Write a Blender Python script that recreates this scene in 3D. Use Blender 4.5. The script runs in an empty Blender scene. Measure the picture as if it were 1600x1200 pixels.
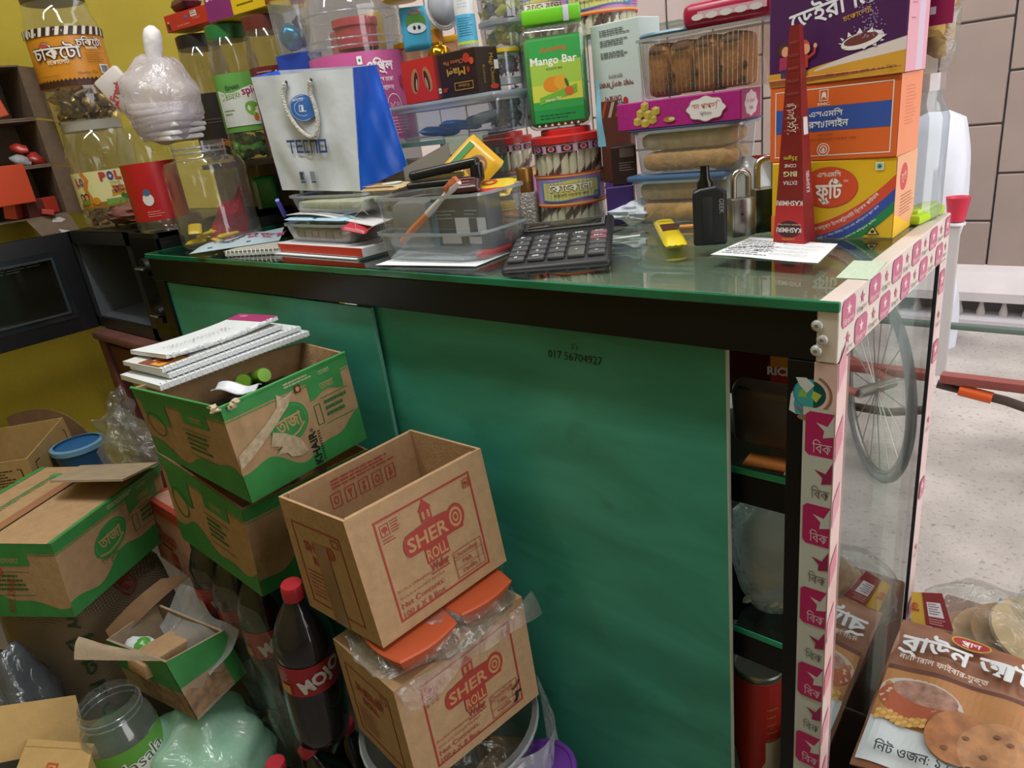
import bpy, bmesh, math, random
from mathutils import Vector, Matrix, Euler
import numpy as np
random.seed(7)
PI = math.pi
SC = bpy.context.scene
COL = SC.collection

# ------------------------------------------------------------------ camera
CAM = Vector((0.1955, -0.6476, 1.1445))
F_PX = 1100.0
_y, _p, _r = 0.7573, -0.3649, 0.1311
_Ry = Matrix(((math.cos(_y), -math.sin(_y), 0), (math.sin(_y), math.cos(_y), 0), (0, 0, 1)))
_Rp = Matrix(((1, 0, 0), (0, math.cos(_p), -math.sin(_p)), (0, math.sin(_p), math.cos(_p))))
_Rr = Matrix(((math.cos(_r), 0, math.sin(_r)), (0, 1, 0), (-math.sin(_r), 0, math.cos(_r))))
CM = _Ry @ _Rp @ _Rr                      # columns: right, forward, up
cam_d = bpy.data.cameras.new('camera')
cam_d.sensor_width = 36.0
cam_d.sensor_fit = 'HORIZONTAL'
cam_d.lens = 36.0 * F_PX / 1600.0
cam_d.clip_start = 0.02
cam_o = bpy.data.objects.new('camera', cam_d)
COL.objects.link(cam_o)
R_, F_, U_ = CM.col[0], CM.col[1], CM.col[2]
m4 = Matrix.Identity(4)
for i in range(3):
    m4[i][0], m4[i][1], m4[i][2], m4[i][3] = R_[i], U_[i], -F_[i], CAM[i]
cam_o.matrix_world = m4
SC.camera = cam_o

# ------------------------------------------------------------------ light
SC.view_settings.view_transform = 'Standard'
SC.view_settings.look = 'None'
SC.view_settings.gamma = 1.0
SC.view_settings.use_curve_mapping = False
SC.view_settings.exposure = 0.0
wd = bpy.data.worlds.new('overcast_sky')
SC.world = wd
wd.use_nodes = True
bgn = wd.node_tree.nodes['Background']
bgn.inputs[0].default_value = (1.0, 0.97, 0.96, 1)
bgn.inputs[1].default_value = 3.2

def area_light(name, loc, rot, sx, sy, power, col):
    d = bpy.data.lights.new(name, 'AREA')
    d.shape = 'RECTANGLE'; d.size = sx; d.size_y = sy
    d.energy = power; d.color = col
    o = bpy.data.objects.new(name, d)
    o.location = loc; o.rotation_euler = rot
    COL.objects.link(o)
    return o
# two ceiling tube lamps of the shop
area_light('ceiling_tube_light', (-0.55, -0.25, 2.42), (0, 0, 0), 1.2, 0.10, 23, (1.0, 0.98, 0.95))
area_light('ceiling_tube_light', (-1.35, -0.75, 2.42), (0, 0, PI/2), 1.2, 0.10, 8, (1.0, 0.98, 0.95))

# ------------------------------------------------------------------ helpers
def lin(h):
    h = h.lstrip('#')
    r = []
    for i in (0, 2, 4):
        c = int(h[i:i+2], 16) / 255.0
        r.append(c / 12.92 if c <= 0.04045 else ((c + 0.055) / 1.055) ** 2.4)
    return (r[0], r[1], r[2], 1.0)

_mats = {}
def pm(hexc, rough=0.55, metal=0.0, spec=0.5, noise=0.0, nscale=30.0, bump=0.0, bscale=80.0, coat=0.0, key=None):
    k = (hexc, rough, metal, spec, noise, nscale, bump, bscale, coat)
    if k in _mats: return _mats[k]
    m = bpy.data.materials.new('mat_' + (key or hexc.lstrip('#')))
    m.use_nodes = True
    nt = m.node_tree; b = nt.nodes['Principled BSDF']
    c = lin(hexc)
    b.inputs['Base Color'].default_value = c
    b.inputs['Roughness'].default_value = rough
    b.inputs['Metallic'].default_value = metal
    b.inputs['Specular IOR Level'].default_value = spec
    b.inputs['Coat Weight'].default_value = coat
    if noise or bump:
        tc = nt.nodes.new('ShaderNodeTexCoord')
        if noise:
            n = nt.nodes.new('ShaderNodeTexNoise'); n.inputs['Scale'].default_value = nscale
            n.inputs['Detail'].default_value = 5
            nt.links.new(tc.outputs['Object'], n.inputs['Vector'])
            r = nt.nodes.new('ShaderNodeValToRGB')
            r.color_ramp.elements[0].position = 0.3; r.color_ramp.elements[1].position = 0.7
            r.color_ramp.elements[0].color = tuple(max(0, x * (1 - noise)) for x in c[:3]) + (1,)
            r.color_ramp.elements[1].color = tuple(min(1, x * (1 + noise)) for x in c[:3]) + (1,)
            nt.links.new(n.outputs['Fac'], r.inputs['Fac'])
            nt.links.new(r.outputs['Color'], b.inputs['Base Color'])
        if bump:
            n2 = nt.nodes.new('ShaderNodeTexNoise'); n2.inputs['Scale'].default_value = bscale
            n2.inputs['Detail'].default_value = 3
            nt.links.new(tc.outputs['Object'], n2.inputs['Vector'])
            bp = nt.nodes.new('ShaderNodeBump'); bp.inputs['Strength'].default_value = bump
            bp.inputs['Distance'].default_value = 0.01
            nt.links.new(n2.outputs['Fac'], bp.inputs['Height'])
            nt.links.new(bp.outputs['Normal'], b.inputs['Normal'])
    _mats[k] = m
    return m

def film(name, tint='#ffffff', base=0.06, ior=1.5, rough=0.08, haze=0.0, hazecol='#e8eef0', bump=0.0, bscale=25.0, gain=0.55):
    """thin clear plastic: mostly see-through, shiny at grazing angles, some milky haze"""
    if name in _mats: return _mats[name]
    m = bpy.data.materials.new(name); m.use_nodes = True
    nt = m.node_tree; nt.nodes.clear()
    out = nt.nodes.new('ShaderNodeOutputMaterial')
    tr = nt.nodes.new('ShaderNodeBsdfTransparent'); tr.inputs[0].default_value = lin(tint)
    gl = nt.nodes.new('ShaderNodeBsdfGlossy'); gl.inputs['Roughness'].default_value = rough
    gl.inputs[0].default_value = (0.95, 0.97, 0.97, 1)
    fr = nt.nodes.new('ShaderNodeFresnel')
    ge = nt.nodes.new('ShaderNodeNewGeometry'); mi = nt.nodes.new('ShaderNodeMath'); mi.operation = 'MULTIPLY_ADD'
    mi.inputs[1].default_value = 1/ior - ior; mi.inputs[2].default_value = ior      # thin sheet: same reflection from both sides
    nt.links.new(ge.outputs['Backfacing'], mi.inputs[0]); nt.links.new(mi.outputs[0], fr.inputs['IOR'])
    ma = nt.nodes.new('ShaderNodeMath'); ma.operation = 'MULTIPLY_ADD'
    ma.inputs[1].default_value = gain; ma.inputs[2].default_value = base; ma.use_clamp = True
    nt.links.new(fr.outputs[0], ma.inputs[0])
    mx = nt.nodes.new('ShaderNodeMixShader')
    nt.links.new(ma.outputs[0], mx.inputs[0])
    if haze > 0:
        df = nt.nodes.new('ShaderNodeBsdfDiffuse'); df.inputs[0].default_value = lin(hazecol)
        tl = nt.nodes.new('ShaderNodeBsdfTranslucent'); tl.inputs[0].default_value = lin(hazecol)
        mdt = nt.nodes.new('ShaderNodeMixShader'); mdt.inputs[0].default_value = 0.4
        nt.links.new(df.outputs[0], mdt.inputs[1]); nt.links.new(tl.outputs[0], mdt.inputs[2])
        mh = nt.nodes.new('ShaderNodeMixShader'); mh.inputs[0].default_value = haze
        nt.links.new(tr.outputs[0], mh.inputs[1]); nt.links.new(mdt.outputs[0], mh.inputs[2])
        nt.links.new(mh.outputs[0], mx.inputs[1])
    else:
        nt.links.new(tr.outputs[0], mx.inputs[1])
    nt.links.new(gl.outputs[0], mx.inputs[2])
    if bump:
        tc = nt.nodes.new('ShaderNodeTexCoord')
        n2 = nt.nodes.new('ShaderNodeTexNoise'); n2.inputs['Scale'].default_value = bscale
        n2.inputs['Detail'].default_value = 4; n2.inputs['Distortion'].default_value = 1.2
        nt.links.new(tc.outputs['Object'], n2.inputs['Vector'])
        bp = nt.nodes.new('ShaderNodeBump'); bp.inputs['Strength'].default_value = bump
        bp.inputs['Distance'].default_value = 0.02
        nt.links.new(n2.outputs['Fac'], bp.inputs['Height'])
        for s in (gl, fr): nt.links.new(bp.outputs['Normal'], s.inputs['Normal'])
    nt.links.new(mx.outputs[0], out.inputs[0])
    _mats[name] = m
    return m

# pixel rays of the calibrated photograph -> points on real planes of the room
def ray(px, py):
    return CM @ Vector(((px - 800) / F_PX, 1.0, -(py - 600) / F_PX))
def atz(px, py, z):
    d = ray(px, py); return CAM + d * ((z - CAM.z) / d.z)
def aty(px, py, y):
    d = ray(px, py); return CAM + d * ((y - CAM.y) / d.y)
def atx(px, py, x):
    d = ray(px, py); return CAM + d * ((x - CAM.x) / d.x)
def along(P0, u, px, py):
    """length t so that P0 + t*u lies nearest the ray through the pixel"""
    d = ray(px, py).normalized(); u = Vector(u).normalized()
    w = CAM - Vector(P0); b = u.dot(d)
    return (u.dot(w) - b * d.dot(w)) / (1 - b * b)
def pxm(P, npx):
    """metres spanned by npx pixels at point P"""
    return npx * (Vector(P) - CAM).dot(F_) / F_PX
def rz(a):
    return Vector((math.cos(a), math.sin(a), 0))

class MB:
    def __init__(s): s.v = []; s.f = []; s.m = []
    def add(s, vs, fs, mi=0):
        o = len(s.v)
        s.v += [tuple(v) for v in vs]
        for f in fs:
            s.f.append([i + o for i in f]); s.m.append(mi)
        return s
    def box(s, c, d, mi=0, M=None):
        x, y, z = d[0] / 2, d[1] / 2, d[2] / 2
        vs = [Vector((a * x, b * y, e * z)) for a in (-1, 1) for b in (-1, 1) for e in (-1, 1)]
        if M is not None: vs = [M @ v for v in vs]
        c = Vector(c)
        return s.add([v + c for v in vs], [(0, 1, 3, 2), (4, 6, 7, 5), (0, 4, 5, 1), (2, 3, 7, 6), (0, 2, 6, 4), (1, 5, 7, 3)], mi)
    def hexa(s, b, t, mi=0):
        """box from four bottom and four top points, ccw seen from above"""
        return s.add(list(b) + list(t), [(3, 2, 1, 0), (4, 5, 6, 7), (0, 1, 5, 4), (1, 2, 6, 5), (2, 3, 7, 6), (3, 0, 4, 7)], mi)
    def rbox(s, c, d, r, mi=0, M=None, seg=2):
        bm = bmesh.new()
        bmesh.ops.create_cube(bm, size=1)
        for v in bm.verts: v.co = Vector((v.co.x * d[0], v.co.y * d[1], v.co.z * d[2]))
        r = min(r, min(d) * 0.49)
        bmesh.ops.bevel(bm, geom=bm.edges[:], offset=r, segments=seg, profile=0.5, affect='EDGES')
        bm.verts.index_update(); c = Vector(c)
        vs = [((M @ v.co) if M is not None else v.co) + c for v in bm.verts]
        fs = [[v.index for v in f.verts] for f in bm.faces]
        bm.free()
        return s.add(vs, fs, mi)
    def lathe(s, prof, n=28, mi=0, c=(0, 0, 0), M=None, sq=0.0, ax=1.0):
        """turn a profile of (r, z); sq squares the section off, ax squeezes it in y"""
        c = Vector(c); vs = []; fs = []
        for r, z in prof:
            for k in range(n):
                a = 2 * PI * (k + 0.5) / n; ca, sa = math.cos(a), math.sin(a)
                q = 1.0
                if sq: q = 1.0 + sq * (1 / max(abs(ca), abs(sa)) - 1)
                v = Vector((r * q * ca, r * q * sa * ax, z))
                vs.append(((M @ v) if M is not None else v) + c)
        for i in range(len(prof) - 1):
            for k in range(n):
                a, b = i * n + k, i * n + (k + 1) % n
                fs.append((a, b, b + n, a + n))
        if prof[0][0] > 1e-6: fs.append(list(range(n))[::-1])
        if prof[-1][0] > 1e-6: fs.append([(len(prof) - 1) * n + k for k in range(n)])
        return s.add(vs, fs, mi)
    def shell(s, prof, n=28, mi=0, c=(0, 0, 0), M=None, sq=0.0, ax=1.0):
        o = len(s.f)
        s.lathe(prof, n, mi, c, M, sq, ax)
        k = (1 if prof[0][0] > 1e-6 else 0) + (1 if prof[-1][0] > 1e-6 else 0)
        for _ in range(k): s.f.pop(); s.m.pop()
        return s
    def tube(s, pts, r, n=8, mi=0, cap=True, closed=False):
        pts = [Vector(p) for p in pts]; N = len(pts); vs = []; fs = []
        rr = r if isinstance(r, (list, tuple)) else [r] * N
        up = None
        for i, p in enumerate(pts):
            if closed: t = pts[(i + 1) % N] - pts[i - 1]
            else: t = pts[min(i + 1, N - 1)] - pts[max(i - 1, 0)]
            if t.length < 1e-9: t = Vector((0, 0, 1))
            t.normalize()
            if up is None:
                up = Vector((0, 0, 1)) if abs(t.z) < 0.9 else Vector((1, 0, 0))
            a = up - t * up.dot(t)
            if a.length < 1e-6: a = t.orthogonal()
            a.normalize(); up = a; b = t.cross(a)
            for k in range(n):
                g = 2 * PI * k / n
                vs.append(p + (a * math.cos(g) + b * math.sin(g)) * rr[i])
        M_ = N if closed else N - 1
        for i in range(M_):
            for k in range(n):
                a, b = i * n + k, i * n + (k + 1) % n
                j = ((i + 1) % N) * n
                fs.append((a, b, j + (k + 1) % n, j + k))
        if cap and not closed:
            fs.append(list(range(n))[::-1]); fs.append([(N - 1) * n + k for k in range(n)])
        return s.add(vs, fs, mi)
    def sheet(s, fn, nu, nv, mi=0, th=0.0, wrapu=False):
        """grid surface fn(u,v); th gives it thickness along its normal"""
        P = [[Vector(fn(i / nu, j / nv)) for j in range(nv + 1)] for i in range(nu + 1)]
        def put(Q, flip):
            vs = [Q[i][j] for i in range(nu + 1) for j in range(nv + 1)]
            w = nv + 1
            fs = []
            for i in range(nu):
                for j in range(nv):
                    q = (i * w + j, (i + 1) * w + j, (i + 1) * w + j + 1, i * w + j + 1)
                    fs.append(q[::-1] if flip else q)
            s.add(vs, fs, mi)
        put(P, False)
        if th:
            Q = []
            for i in range(nu + 1):
                row = []
                for j in range(nv + 1):
                    du = P[min(i + 1, nu)][j] - P[max(i - 1, 0)][j]
                    dv = P[i][min(j + 1, nv)] - P[i][max(j - 1, 0)]
                    n = du.cross(dv)
                    n = n.normalized() if n.length > 1e-12 else Vector((0, 0, 1))
                    row.append(P[i][j] - n * th)
                Q.append(row)
            put(Q, True)
            rim = [(i, 0) for i in range(nu)] + [(nu, j) for j in range(nv)] + [(i, nv) for i in range(nu, 0, -1)] + [(0, j) for j in range(nv, 0, -1)]
            vs = [P[i][j] for i, j in rim] + [Q[i][j] for i, j in rim]
            n = len(rim)
            s.add(vs, [(k, n + k, n + (k + 1) % n, (k + 1) % n) for k in range(n)], mi)
        return s
    def prism(s, pts, z0, z1, mi=0, M=None, c=(0, 0, 0)):
        n = len(pts); c = Vector(c)
        vs = [Vector((x, y, z0)) for x, y in pts] + [Vector((x, y, z1)) for x, y in pts]
        vs = [((M @ v) if M is not None else v) + c for v in vs]
        fs = [list(range(n))[::-1], list(range(n, 2 * n))] + [(k, (k + 1) % n, n + (k + 1) % n, n + k) for k in range(n)]
        return s.add(vs, fs, mi)
    def blob(s, c, r, seed=0, amp=0.15, nu=12, nv=8, mi=0, M=None, fr=2.5):
        """crumpled rounded lump with radii r"""
        rnd = random.Random(seed); ph = [rnd.uniform(0, 6.28) for _ in range(9)]
        c = Vector(c); vs = []; fs = []
        for j in range(nv + 1):
            t = PI * j / nv
            for i in range(nu):
                a = 2 * PI * i / nu
                d = Vector((math.sin(t) * math.cos(a), math.sin(t) * math.sin(a), math.cos(t)))
                k = 1 + amp * (math.sin(fr * 2 * d.x + ph[0]) * math.sin(fr * d.y + ph[1]) + 0.6 * math.sin(fr * 3 * d.z + ph[2] + 3 * d.x) + 0.4 * math.sin(9 * d.y + ph[3]))
                v = Vector((d.x * r[0], d.y * r[1], d.z * r[2])) * k
                vs.append(((M @ v) if M is not None else v) + c)
        for j in range(nv):
            for i in range(nu):
                a, b = j * nu + i, j * nu + (i + 1) % nu
                fs.append((a, a + nu, b + nu, b))
        return s.add(vs, fs, mi)
    def mesh(s, name, mats, smooth=False):
        me = bpy.data.meshes.new(name)
        me.from_pydata(s.v, [], s.f)
        if not isinstance(mats, (list, tuple)): mats = [mats]
        for m in mats: me.materials.append(m)
        if len(mats) > 1: me.polygons.foreach_set('material_index', s.m)
        if smooth is True: me.polygons.foreach_set('use_smooth', [True] * len(me.polygons))
        elif smooth:
            bm = bmesh.new(); bm.from_mesh(me)
            for f in bm.faces: f.smooth = True
            for e in bm.edges:
                if len(e.link_faces) == 2 and e.calc_face_angle(0) > smooth: e.smooth = False
            bm.to_mesh(me); bm.free()
        me.update()
        return me
    def out(s, name, mats, parent=None, smooth=0.6, loc=None, rot=None):
        return link(name, s.mesh(name, mats, smooth), parent, loc, rot)

def link(name, me, parent=None, loc=None, rot=None):
    o = bpy.data.objects.new(name, me)
    COL.objects.link(o)
    if parent is not None: o.parent = parent
    if loc is not None: o.location = loc
    if rot is not None: o.rotation_euler = rot
    return o
def tag(o, label, cat, group=None):
    o['label'] = label; o['category'] = cat
    if group: o['group'] = group
    return o
def thing(name, label, cat, loc=(0, 0, 0), rot=0, group=None):
    o = bpy.data.objects.new(name, None)
    o.empty_display_size = 0.02
    COL.objects.link(o)
    o.location = loc
    o.rotation_euler = (0, 0, rot) if isinstance(rot, (int, float)) else rot
    return tag(o, label, cat, group)
def struct(o):
    o['kind'] = 'structure'; return o
def copy_tree(o, parent=None):
    c = o.copy(); COL.objects.link(c)
    if parent is not None: c.parent = parent
    for ch in list(o.children): copy_tree(ch, c)
    return c

# ---- flat printing: lettering and artwork laid a hair above a face
PRE = 'িেৈ'
def bn(s):
    """put the pre-base vowel signs in front of their consonants (plain glyph order)"""
    s = s.replace('\u09cb', '\u09c7\u09be').replace('\u09cc', '\u09c7\u09d7')
    out = []
    for ch in s:
        if ch in PRE and out:
            k = len(out) - 1
            while k >= 2 and out[k - 1] == '\u09cd': k -= 2
            out.insert(k, ch)
        else: out.append(ch)
    return ''.join(out)
_tx = {}
def glyphs(s, bold=0.0, sp=1.0):
    k = (s, bold, sp)
    if k in _tx: return _tx[k]
    if '\u09cd\u09b0' in s or '\u09cd\u09af' in s:      # below-base r and after-base y are drawn as strokes
        t = ''; marks = []; i = 0
        while i < len(s):
            if s[i] == '\u09cd' and i + 1 < len(s) and s[i+1] in '\u09b0\u09af':
                nx = s[i+2] if i + 2 < len(s) else ''
                marks.append((t + ('\u09c7' if nx and nx in PRE + '\u09cb\u09cc' else ''), s[i+1]))
                if s[i+1] == '\u09af': t += '\u00a0\u00a0'
                i += 2
            else: t += s[i]; i += 1
        vs, fs, x0, x1 = glyphs(t, bold, sp); vs = list(vs); fs = list(fs)
        for pre, kind in marks:
            x = glyphs(pre, bold, sp)[3]
            pts = [(x - 0.62, -0.02), (x - 0.42, -0.13), (x - 0.22, -0.10), (x - 0.06, -0.24)] if kind == '\u09b0' else [(x + 0.06, 0.52), (x + 0.20, 0.36), (x + 0.10, 0.08), (x + 0.24, 0.0), (x + 0.36, 0.14), (x + 0.38, 0.62)]
            o = len(vs); h = 0.035
            for j, (a, b) in enumerate(pts):
                p0, p1 = pts[max(j-1, 0)], pts[min(j+1, len(pts)-1)]; dx, dy = p1[0]-p0[0], p1[1]-p0[1]; L = math.hypot(dx, dy)
                vs += [(a - dy/L*h, b + dx/L*h), (a + dy/L*h, b - dx/L*h)]
            fs += [[o+2*j+1, o+2*j+3, o+2*j+2, o+2*j] for j in range(len(pts)-1)]
        _tx[k] = (vs, fs, x0, x1); return _tx[k]
    c = bpy.data.curves.new('t', 'FONT'); c.body = bn(s); c.size = 1.0
    c.resolution_u = 1 if len(s) > 14 else 2
    c.offset = bold; c.space_character = sp
    o = bpy.data.objects.new('t', c); me = o.to_mesh()
    vs = [(v.co.x, v.co.y) for v in me.vertices]; fs = [list(p.vertices) for p in me.polygons]
    o.to_mesh_clear(); bpy.data.objects.remove(o); bpy.data.curves.remove(c)
    if vs:
        x0 = min(v[0] for v in vs); x1 = max(v[0] for v in vs)
    else: x0 = x1 = 0
    _tx[k] = (vs, fs, x0, x1)
    return _tx[k]
def face_map(w, d, h, face):
    if face == 'front': o, u, v, n = (-w/2, -d/2, 0), (1, 0, 0), (0, 0, 1), (0, -1, 0)
    elif face == 'right': o, u, v, n = (w/2, -d/2, 0), (0, 1, 0), (0, 0, 1), (1, 0, 0)
    elif face == 'left': o, u, v, n = (-w/2, d/2, 0), (0, -1, 0), (0, 0, 1), (-1, 0, 0)
    elif face == 'back': o, u, v, n = (w/2, d/2, 0), (-1, 0, 0), (0, 0, 1), (0, 1, 0)
    else: o, u, v, n = (-w/2, -d/2, h), (1, 0, 0), (0, 1, 0), (0, 0, 1)
    o, u, v, n = Vector(o), Vector(u), Vector(v), Vector(n)
    return lambda a, b, e: o + u * a + v * b + n * e
def cyl_map(r, z0=0.0, a0=0.0):
    """u runs along the arc in metres from angle a0"""
    k = 0.0007 if r > 0.03 else 0.0
    return lambda a, b, e: Vector(((r + e + k) * math.cos(a0 + a / r), (r + e + k) * math.sin(a0 + a / r), z0 + b))
def slice_flat(vs, fs, du, dv):
    """cut a flat mesh into strips so that it can follow a curved surface"""
    bm = bmesh.new(); B = [bm.verts.new((x, y, 0)) for x, y in vs]
    for f in fs:
        try: bm.faces.new([B[i] for i in f])
        except ValueError: pass
    for ax, d in ((0, du), (1, dv)):
        if not d: continue
        lo = min(v[ax] for v in vs); hi = max(v[ax] for v in vs); n = min(60, int((hi - lo) / d))
        for k in range(1, n + 1):
            co = [0, 0, 0]; no = [0, 0, 0]; co[ax] = lo + (hi - lo) * k / (n + 1); no[ax] = 1
            bmesh.ops.bisect_plane(bm, geom=bm.verts[:] + bm.edges[:] + bm.faces[:], plane_co=co, plane_no=no, dist=1e-7)
    bm.verts.index_update()
    r = [(v.co.x, v.co.y) for v in bm.verts], [[v.index for v in f.verts] for f in bm.faces]
    bm.free(); return r
class Print:
    cut = (0, 0)
    def __init__(s, fmap, step=0.00025):
        s.map = fmap; s.ch = []; s.mats = []; s.k = 1; s.step = step
    def mi(s, m):
        if isinstance(m, str): m = pm(m, 0.5)
        if m not in s.mats: s.mats.append(m)
        return s.mats.index(m)
    def raw(s, vs, fs, m):
        e = s.step + s.k * 0.00005
        s.ch.append(([s.map(a, b, e) for a, b in vs], fs, s.mi(m))); s.k += 1
        return s
    def poly(s, pts, m): return s.raw(pts, [list(range(len(pts)))], m)
    def rect(s, u0, v0, u1, v1, m, n=1):
        vs = []; fs = []
        for i in range(n + 1):
            u = u0 + (u1 - u0) * i / n; vs += [(u, v0), (u, v1)]
        for i in range(n): fs.append((2*i, 2*i+2, 2*i+3, 2*i+1))
        return s.raw(vs, fs, m)
    def ell(s, u, v, a, b, m, n=24, rot=0.0, inner=None):
        c_, s_ = math.cos(rot), math.sin(rot)
        P = [(a * math.cos(2*PI*k/n), b * math.sin(2*PI*k/n)) for k in range(n)]
        Q = [(u + x*c_ - y*s_, v + x*s_ + y*c_) for x, y in P]
        if inner:
            Q2 = [(u + (x*c_ - y*s_)*inner, v + (x*s_ + y*c_)*inner) for x, y in P]
            return s.raw(Q + Q2, [(k, (k+1) % n, n + (k+1) % n, n + k) for k in range(n)], m)
        return s.raw([(u, v)] + Q, [(0, 1+k, 1+(k+1) % n) for k in range(n)], m)
    def frame(s, u0, v0, u1, v1, t, m):
        e = s.k
        for r in ((u0, v0, u1, v0+t), (u0, v1-t, u1, v1), (u0, v0+t, u0+t, v1-t), (u1-t, v0+t, u1, v1-t)):
            s.k = e; s.rect(*r, m)
        return s
    def line(s, pts, t, m):
        vs = []; fs = []
        for i, (x, y) in enumerate(pts):
            a = pts[max(i-1, 0)]; b = pts[min(i+1, len(pts)-1)]
            dx, dy = b[0]-a[0], b[1]-a[1]; L = math.hypot(dx, dy) or 1
            nx, ny = -dy/L*t/2, dx/L*t/2
            vs += [(x+nx, y+ny), (x-nx, y-ny)]
        for i in range(len(pts)-1): fs.append((2*i+1, 2*i+3, 2*i+2, 2*i))
        return s.raw(vs, fs, m)
    def text(s, t, u, v, size, m, rot=0.0, al='c', bold=0.0, w=None, sp=1.0, sx=1.0, shear=0.0, arc=None):
        if bold > 0.012 and any(ord(ch) > 0x600 for ch in t):      # thicken these scripts by overprinting
            b_ = bold * size * 0.8
            for dx, dy in ((b_, 0), (-b_, 0), (0, b_), (0, -b_)):
                s.text(t, u + dx, v + dy, size, m, rot, al, 0.0, w, sp, sx, shear, arc)
            return s
        vs, fs, x0, x1 = glyphs(t, bold, sp)
        if not vs: return s
        W = x1 - x0
        if w: sx = w / (W * size)
        off = {'c': -(x0 + x1) / 2, 'l': -x0, 'r': -x1}[al]
        c_, s_ = math.cos(rot), math.sin(rot); P = []
        for x, y in vs:
            X = (x + off + shear * y) * size * sx; Y = y * size
            if arc:                                   # bend the line onto a circle of radius arc
                a = X / arc; X, Y = (arc + Y) * math.sin(a), (arc + Y) * math.cos(a) - arc
            P.append((u + X*c_ - Y*s_, v + X*s_ + Y*c_))
        if (s.cut[0] or s.cut[1]) and size > 0.008: P, fs = slice_flat(P, fs, *s.cut)
        return s.raw(P, fs, m)
    def field(s, u0, u1, lo, hi, m, nu=24, nv=4):
        vs = []; fs = []
        for i in range(nu + 1):
            u = u0 + (u1 - u0) * i / nu; a, b = lo(u), hi(u)
            for j in range(nv + 1): vs.append((u, a + (b - a) * j / nv))
        w = nv + 1
        for i in range(nu):
            for j in range(nv): fs.append((i*w+j, (i+1)*w+j, (i+1)*w+j+1, i*w+j+1))
        return s.raw(vs, fs, m)
    def lines(s, u0, v0, u1, v1, n, m, t=0.0006, seed=1):
        """small print too fine to read: rows of little dashes"""
        rnd = random.Random(seed); vs = []; fs = []
        for i in range(n):
            y = v1 + (v0 - v1) * (i + 0.5) / n; x = u0
            end = u1 - (u1 - u0) * rnd.uniform(0, 0.3)
            while x < end:
                l = (u1 - u0) * rnd.uniform(0.05, 0.16); x2 = min(end, x + l); o = len(vs)
                vs += [(x, y), (x2, y), (x2, y + t), (x, y + t)]; fs.append((o, o+1, o+2, o+3))
                x = x2 + (u1 - u0) * 0.02
        return s.raw(vs, fs, m)
    def out(s, name, parent, loc=None):
        """one mesh per patch of print that stands apart on the thing"""
        bx = []
        for vs, fs, mi in s.ch:
            bx.append([min(v[i] for v in vs) for i in range(3)] + [max(v[i] for v in vs) for i in range(3)])
        n = len(bx); root = list(range(n))
        def find(i):
            while root[i] != i: i = root[i]
            return i
        size = [max(b[i+3] - b[i] for i in range(3)) for b in bx]
        for i in range(n):
            for j in range(i):
                g = math.sqrt(sum(max(0, bx[i][q] - bx[j][q+3], bx[j][q] - bx[i][q+3])**2 for q in range(3)))
                if g <= max(0.018, 0.4 * max(size[i], size[j])): root[find(i)] = find(j)
        groups = {}
        for i in range(n): groups.setdefault(find(i), []).append(i)
        for g in groups.values():
            used = sorted({s.ch[i][2] for i in g}); mb = MB()
            for i in g: mb.add(s.ch[i][0], s.ch[i][1], used.index(s.ch[i][2]))
            o = mb.out(name, [s.mats[u] for u in used], parent, smooth=False, loc=loc)
        return o
# ------------------------------------------------------------------ materials
def wall_paint():
    m = pm('#aa991c', 0.6, noise=0.10, nscale=3.0, bump=0.15, bscale=60, key='yellow_paint')
    return m
CARD = pm('#a68763', 0.85, noise=0.10, nscale=60, bump=0.12, bscale=220, key='kraft_card')
CARDL = pm('#b3945e', 0.85, noise=0.07, nscale=40, bump=0.10, bscale=200, key='yellow_kraft')
CARDD = pm('#7d6044', 0.88, noise=0.12, nscale=40, bump=0.10, bscale=200, key='dark_kraft')
CARDG = pm('#9b8a72', 0.88, noise=0.10, nscale=40, bump=0.12, bscale=200, key='greyed_kraft')
GREEN = pm('#2f8040', 0.6, noise=0.10, nscale=25, key='carton_green')
BLACK = pm('#0b0b0d', 0.36, spec=0.3, noise=0.25, nscale=8, bump=0.03, bscale=120, key='black_laminate')
CHROME = pm('#c8c8c6', 0.22, metal=1.0, key='chrome')
SCREW = pm('#c4c6c8', 0.4, metal=0.5, key='screw_steel')
STEEL = pm('#a6a39c', 0.32, metal=1.0, noise=0.08, nscale=60, key='brushed_steel')
WHITE = pm('#e9eaec', 0.55, key='white_plain')
PAPER = pm('#dfe4e8', 0.8, noise=0.03, nscale=20, key='paper')
CLEAR = film('clear_plastic', '#f6f7f6', base=0.04, ior=1.45, rough=0.06, haze=0.06, hazecol='#dfe3e0', gain=0.95)
CLEARB = film('clear_tray_plastic', '#e8ecf0', base=0.06, ior=1.45, rough=0.10, haze=0.18, hazecol='#cfd8de', gain=0.9)
RIMM = film('rim_plastic', '#e8ecf0', base=0.10, ior=1.45, rough=0.12, haze=0.5, hazecol='#c6ced4', gain=1.0)
WRAP = film('crinkled_wrap', '#f2f4f2', base=0.05, ior=1.42, rough=0.12, haze=0.10, hazecol='#dfe4e2', bump=0.7, bscale=28)
BAGW = film('milky_bag_plastic', '#e2e6ea', base=0.07, ior=1.45, rough=0.18, haze=0.45, hazecol='#d5dade', bump=0.8, bscale=22)
GLASS = film('counter_glass', '#e4efe9', base=0.015, ior=1.5, rough=0.01, gain=1.0)
SIDEGLASS = film('side_glass', '#d8e2dc', base=0.16, ior=1.52, rough=0.015, gain=1.0)
MAG = '#a8185c'

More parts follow.
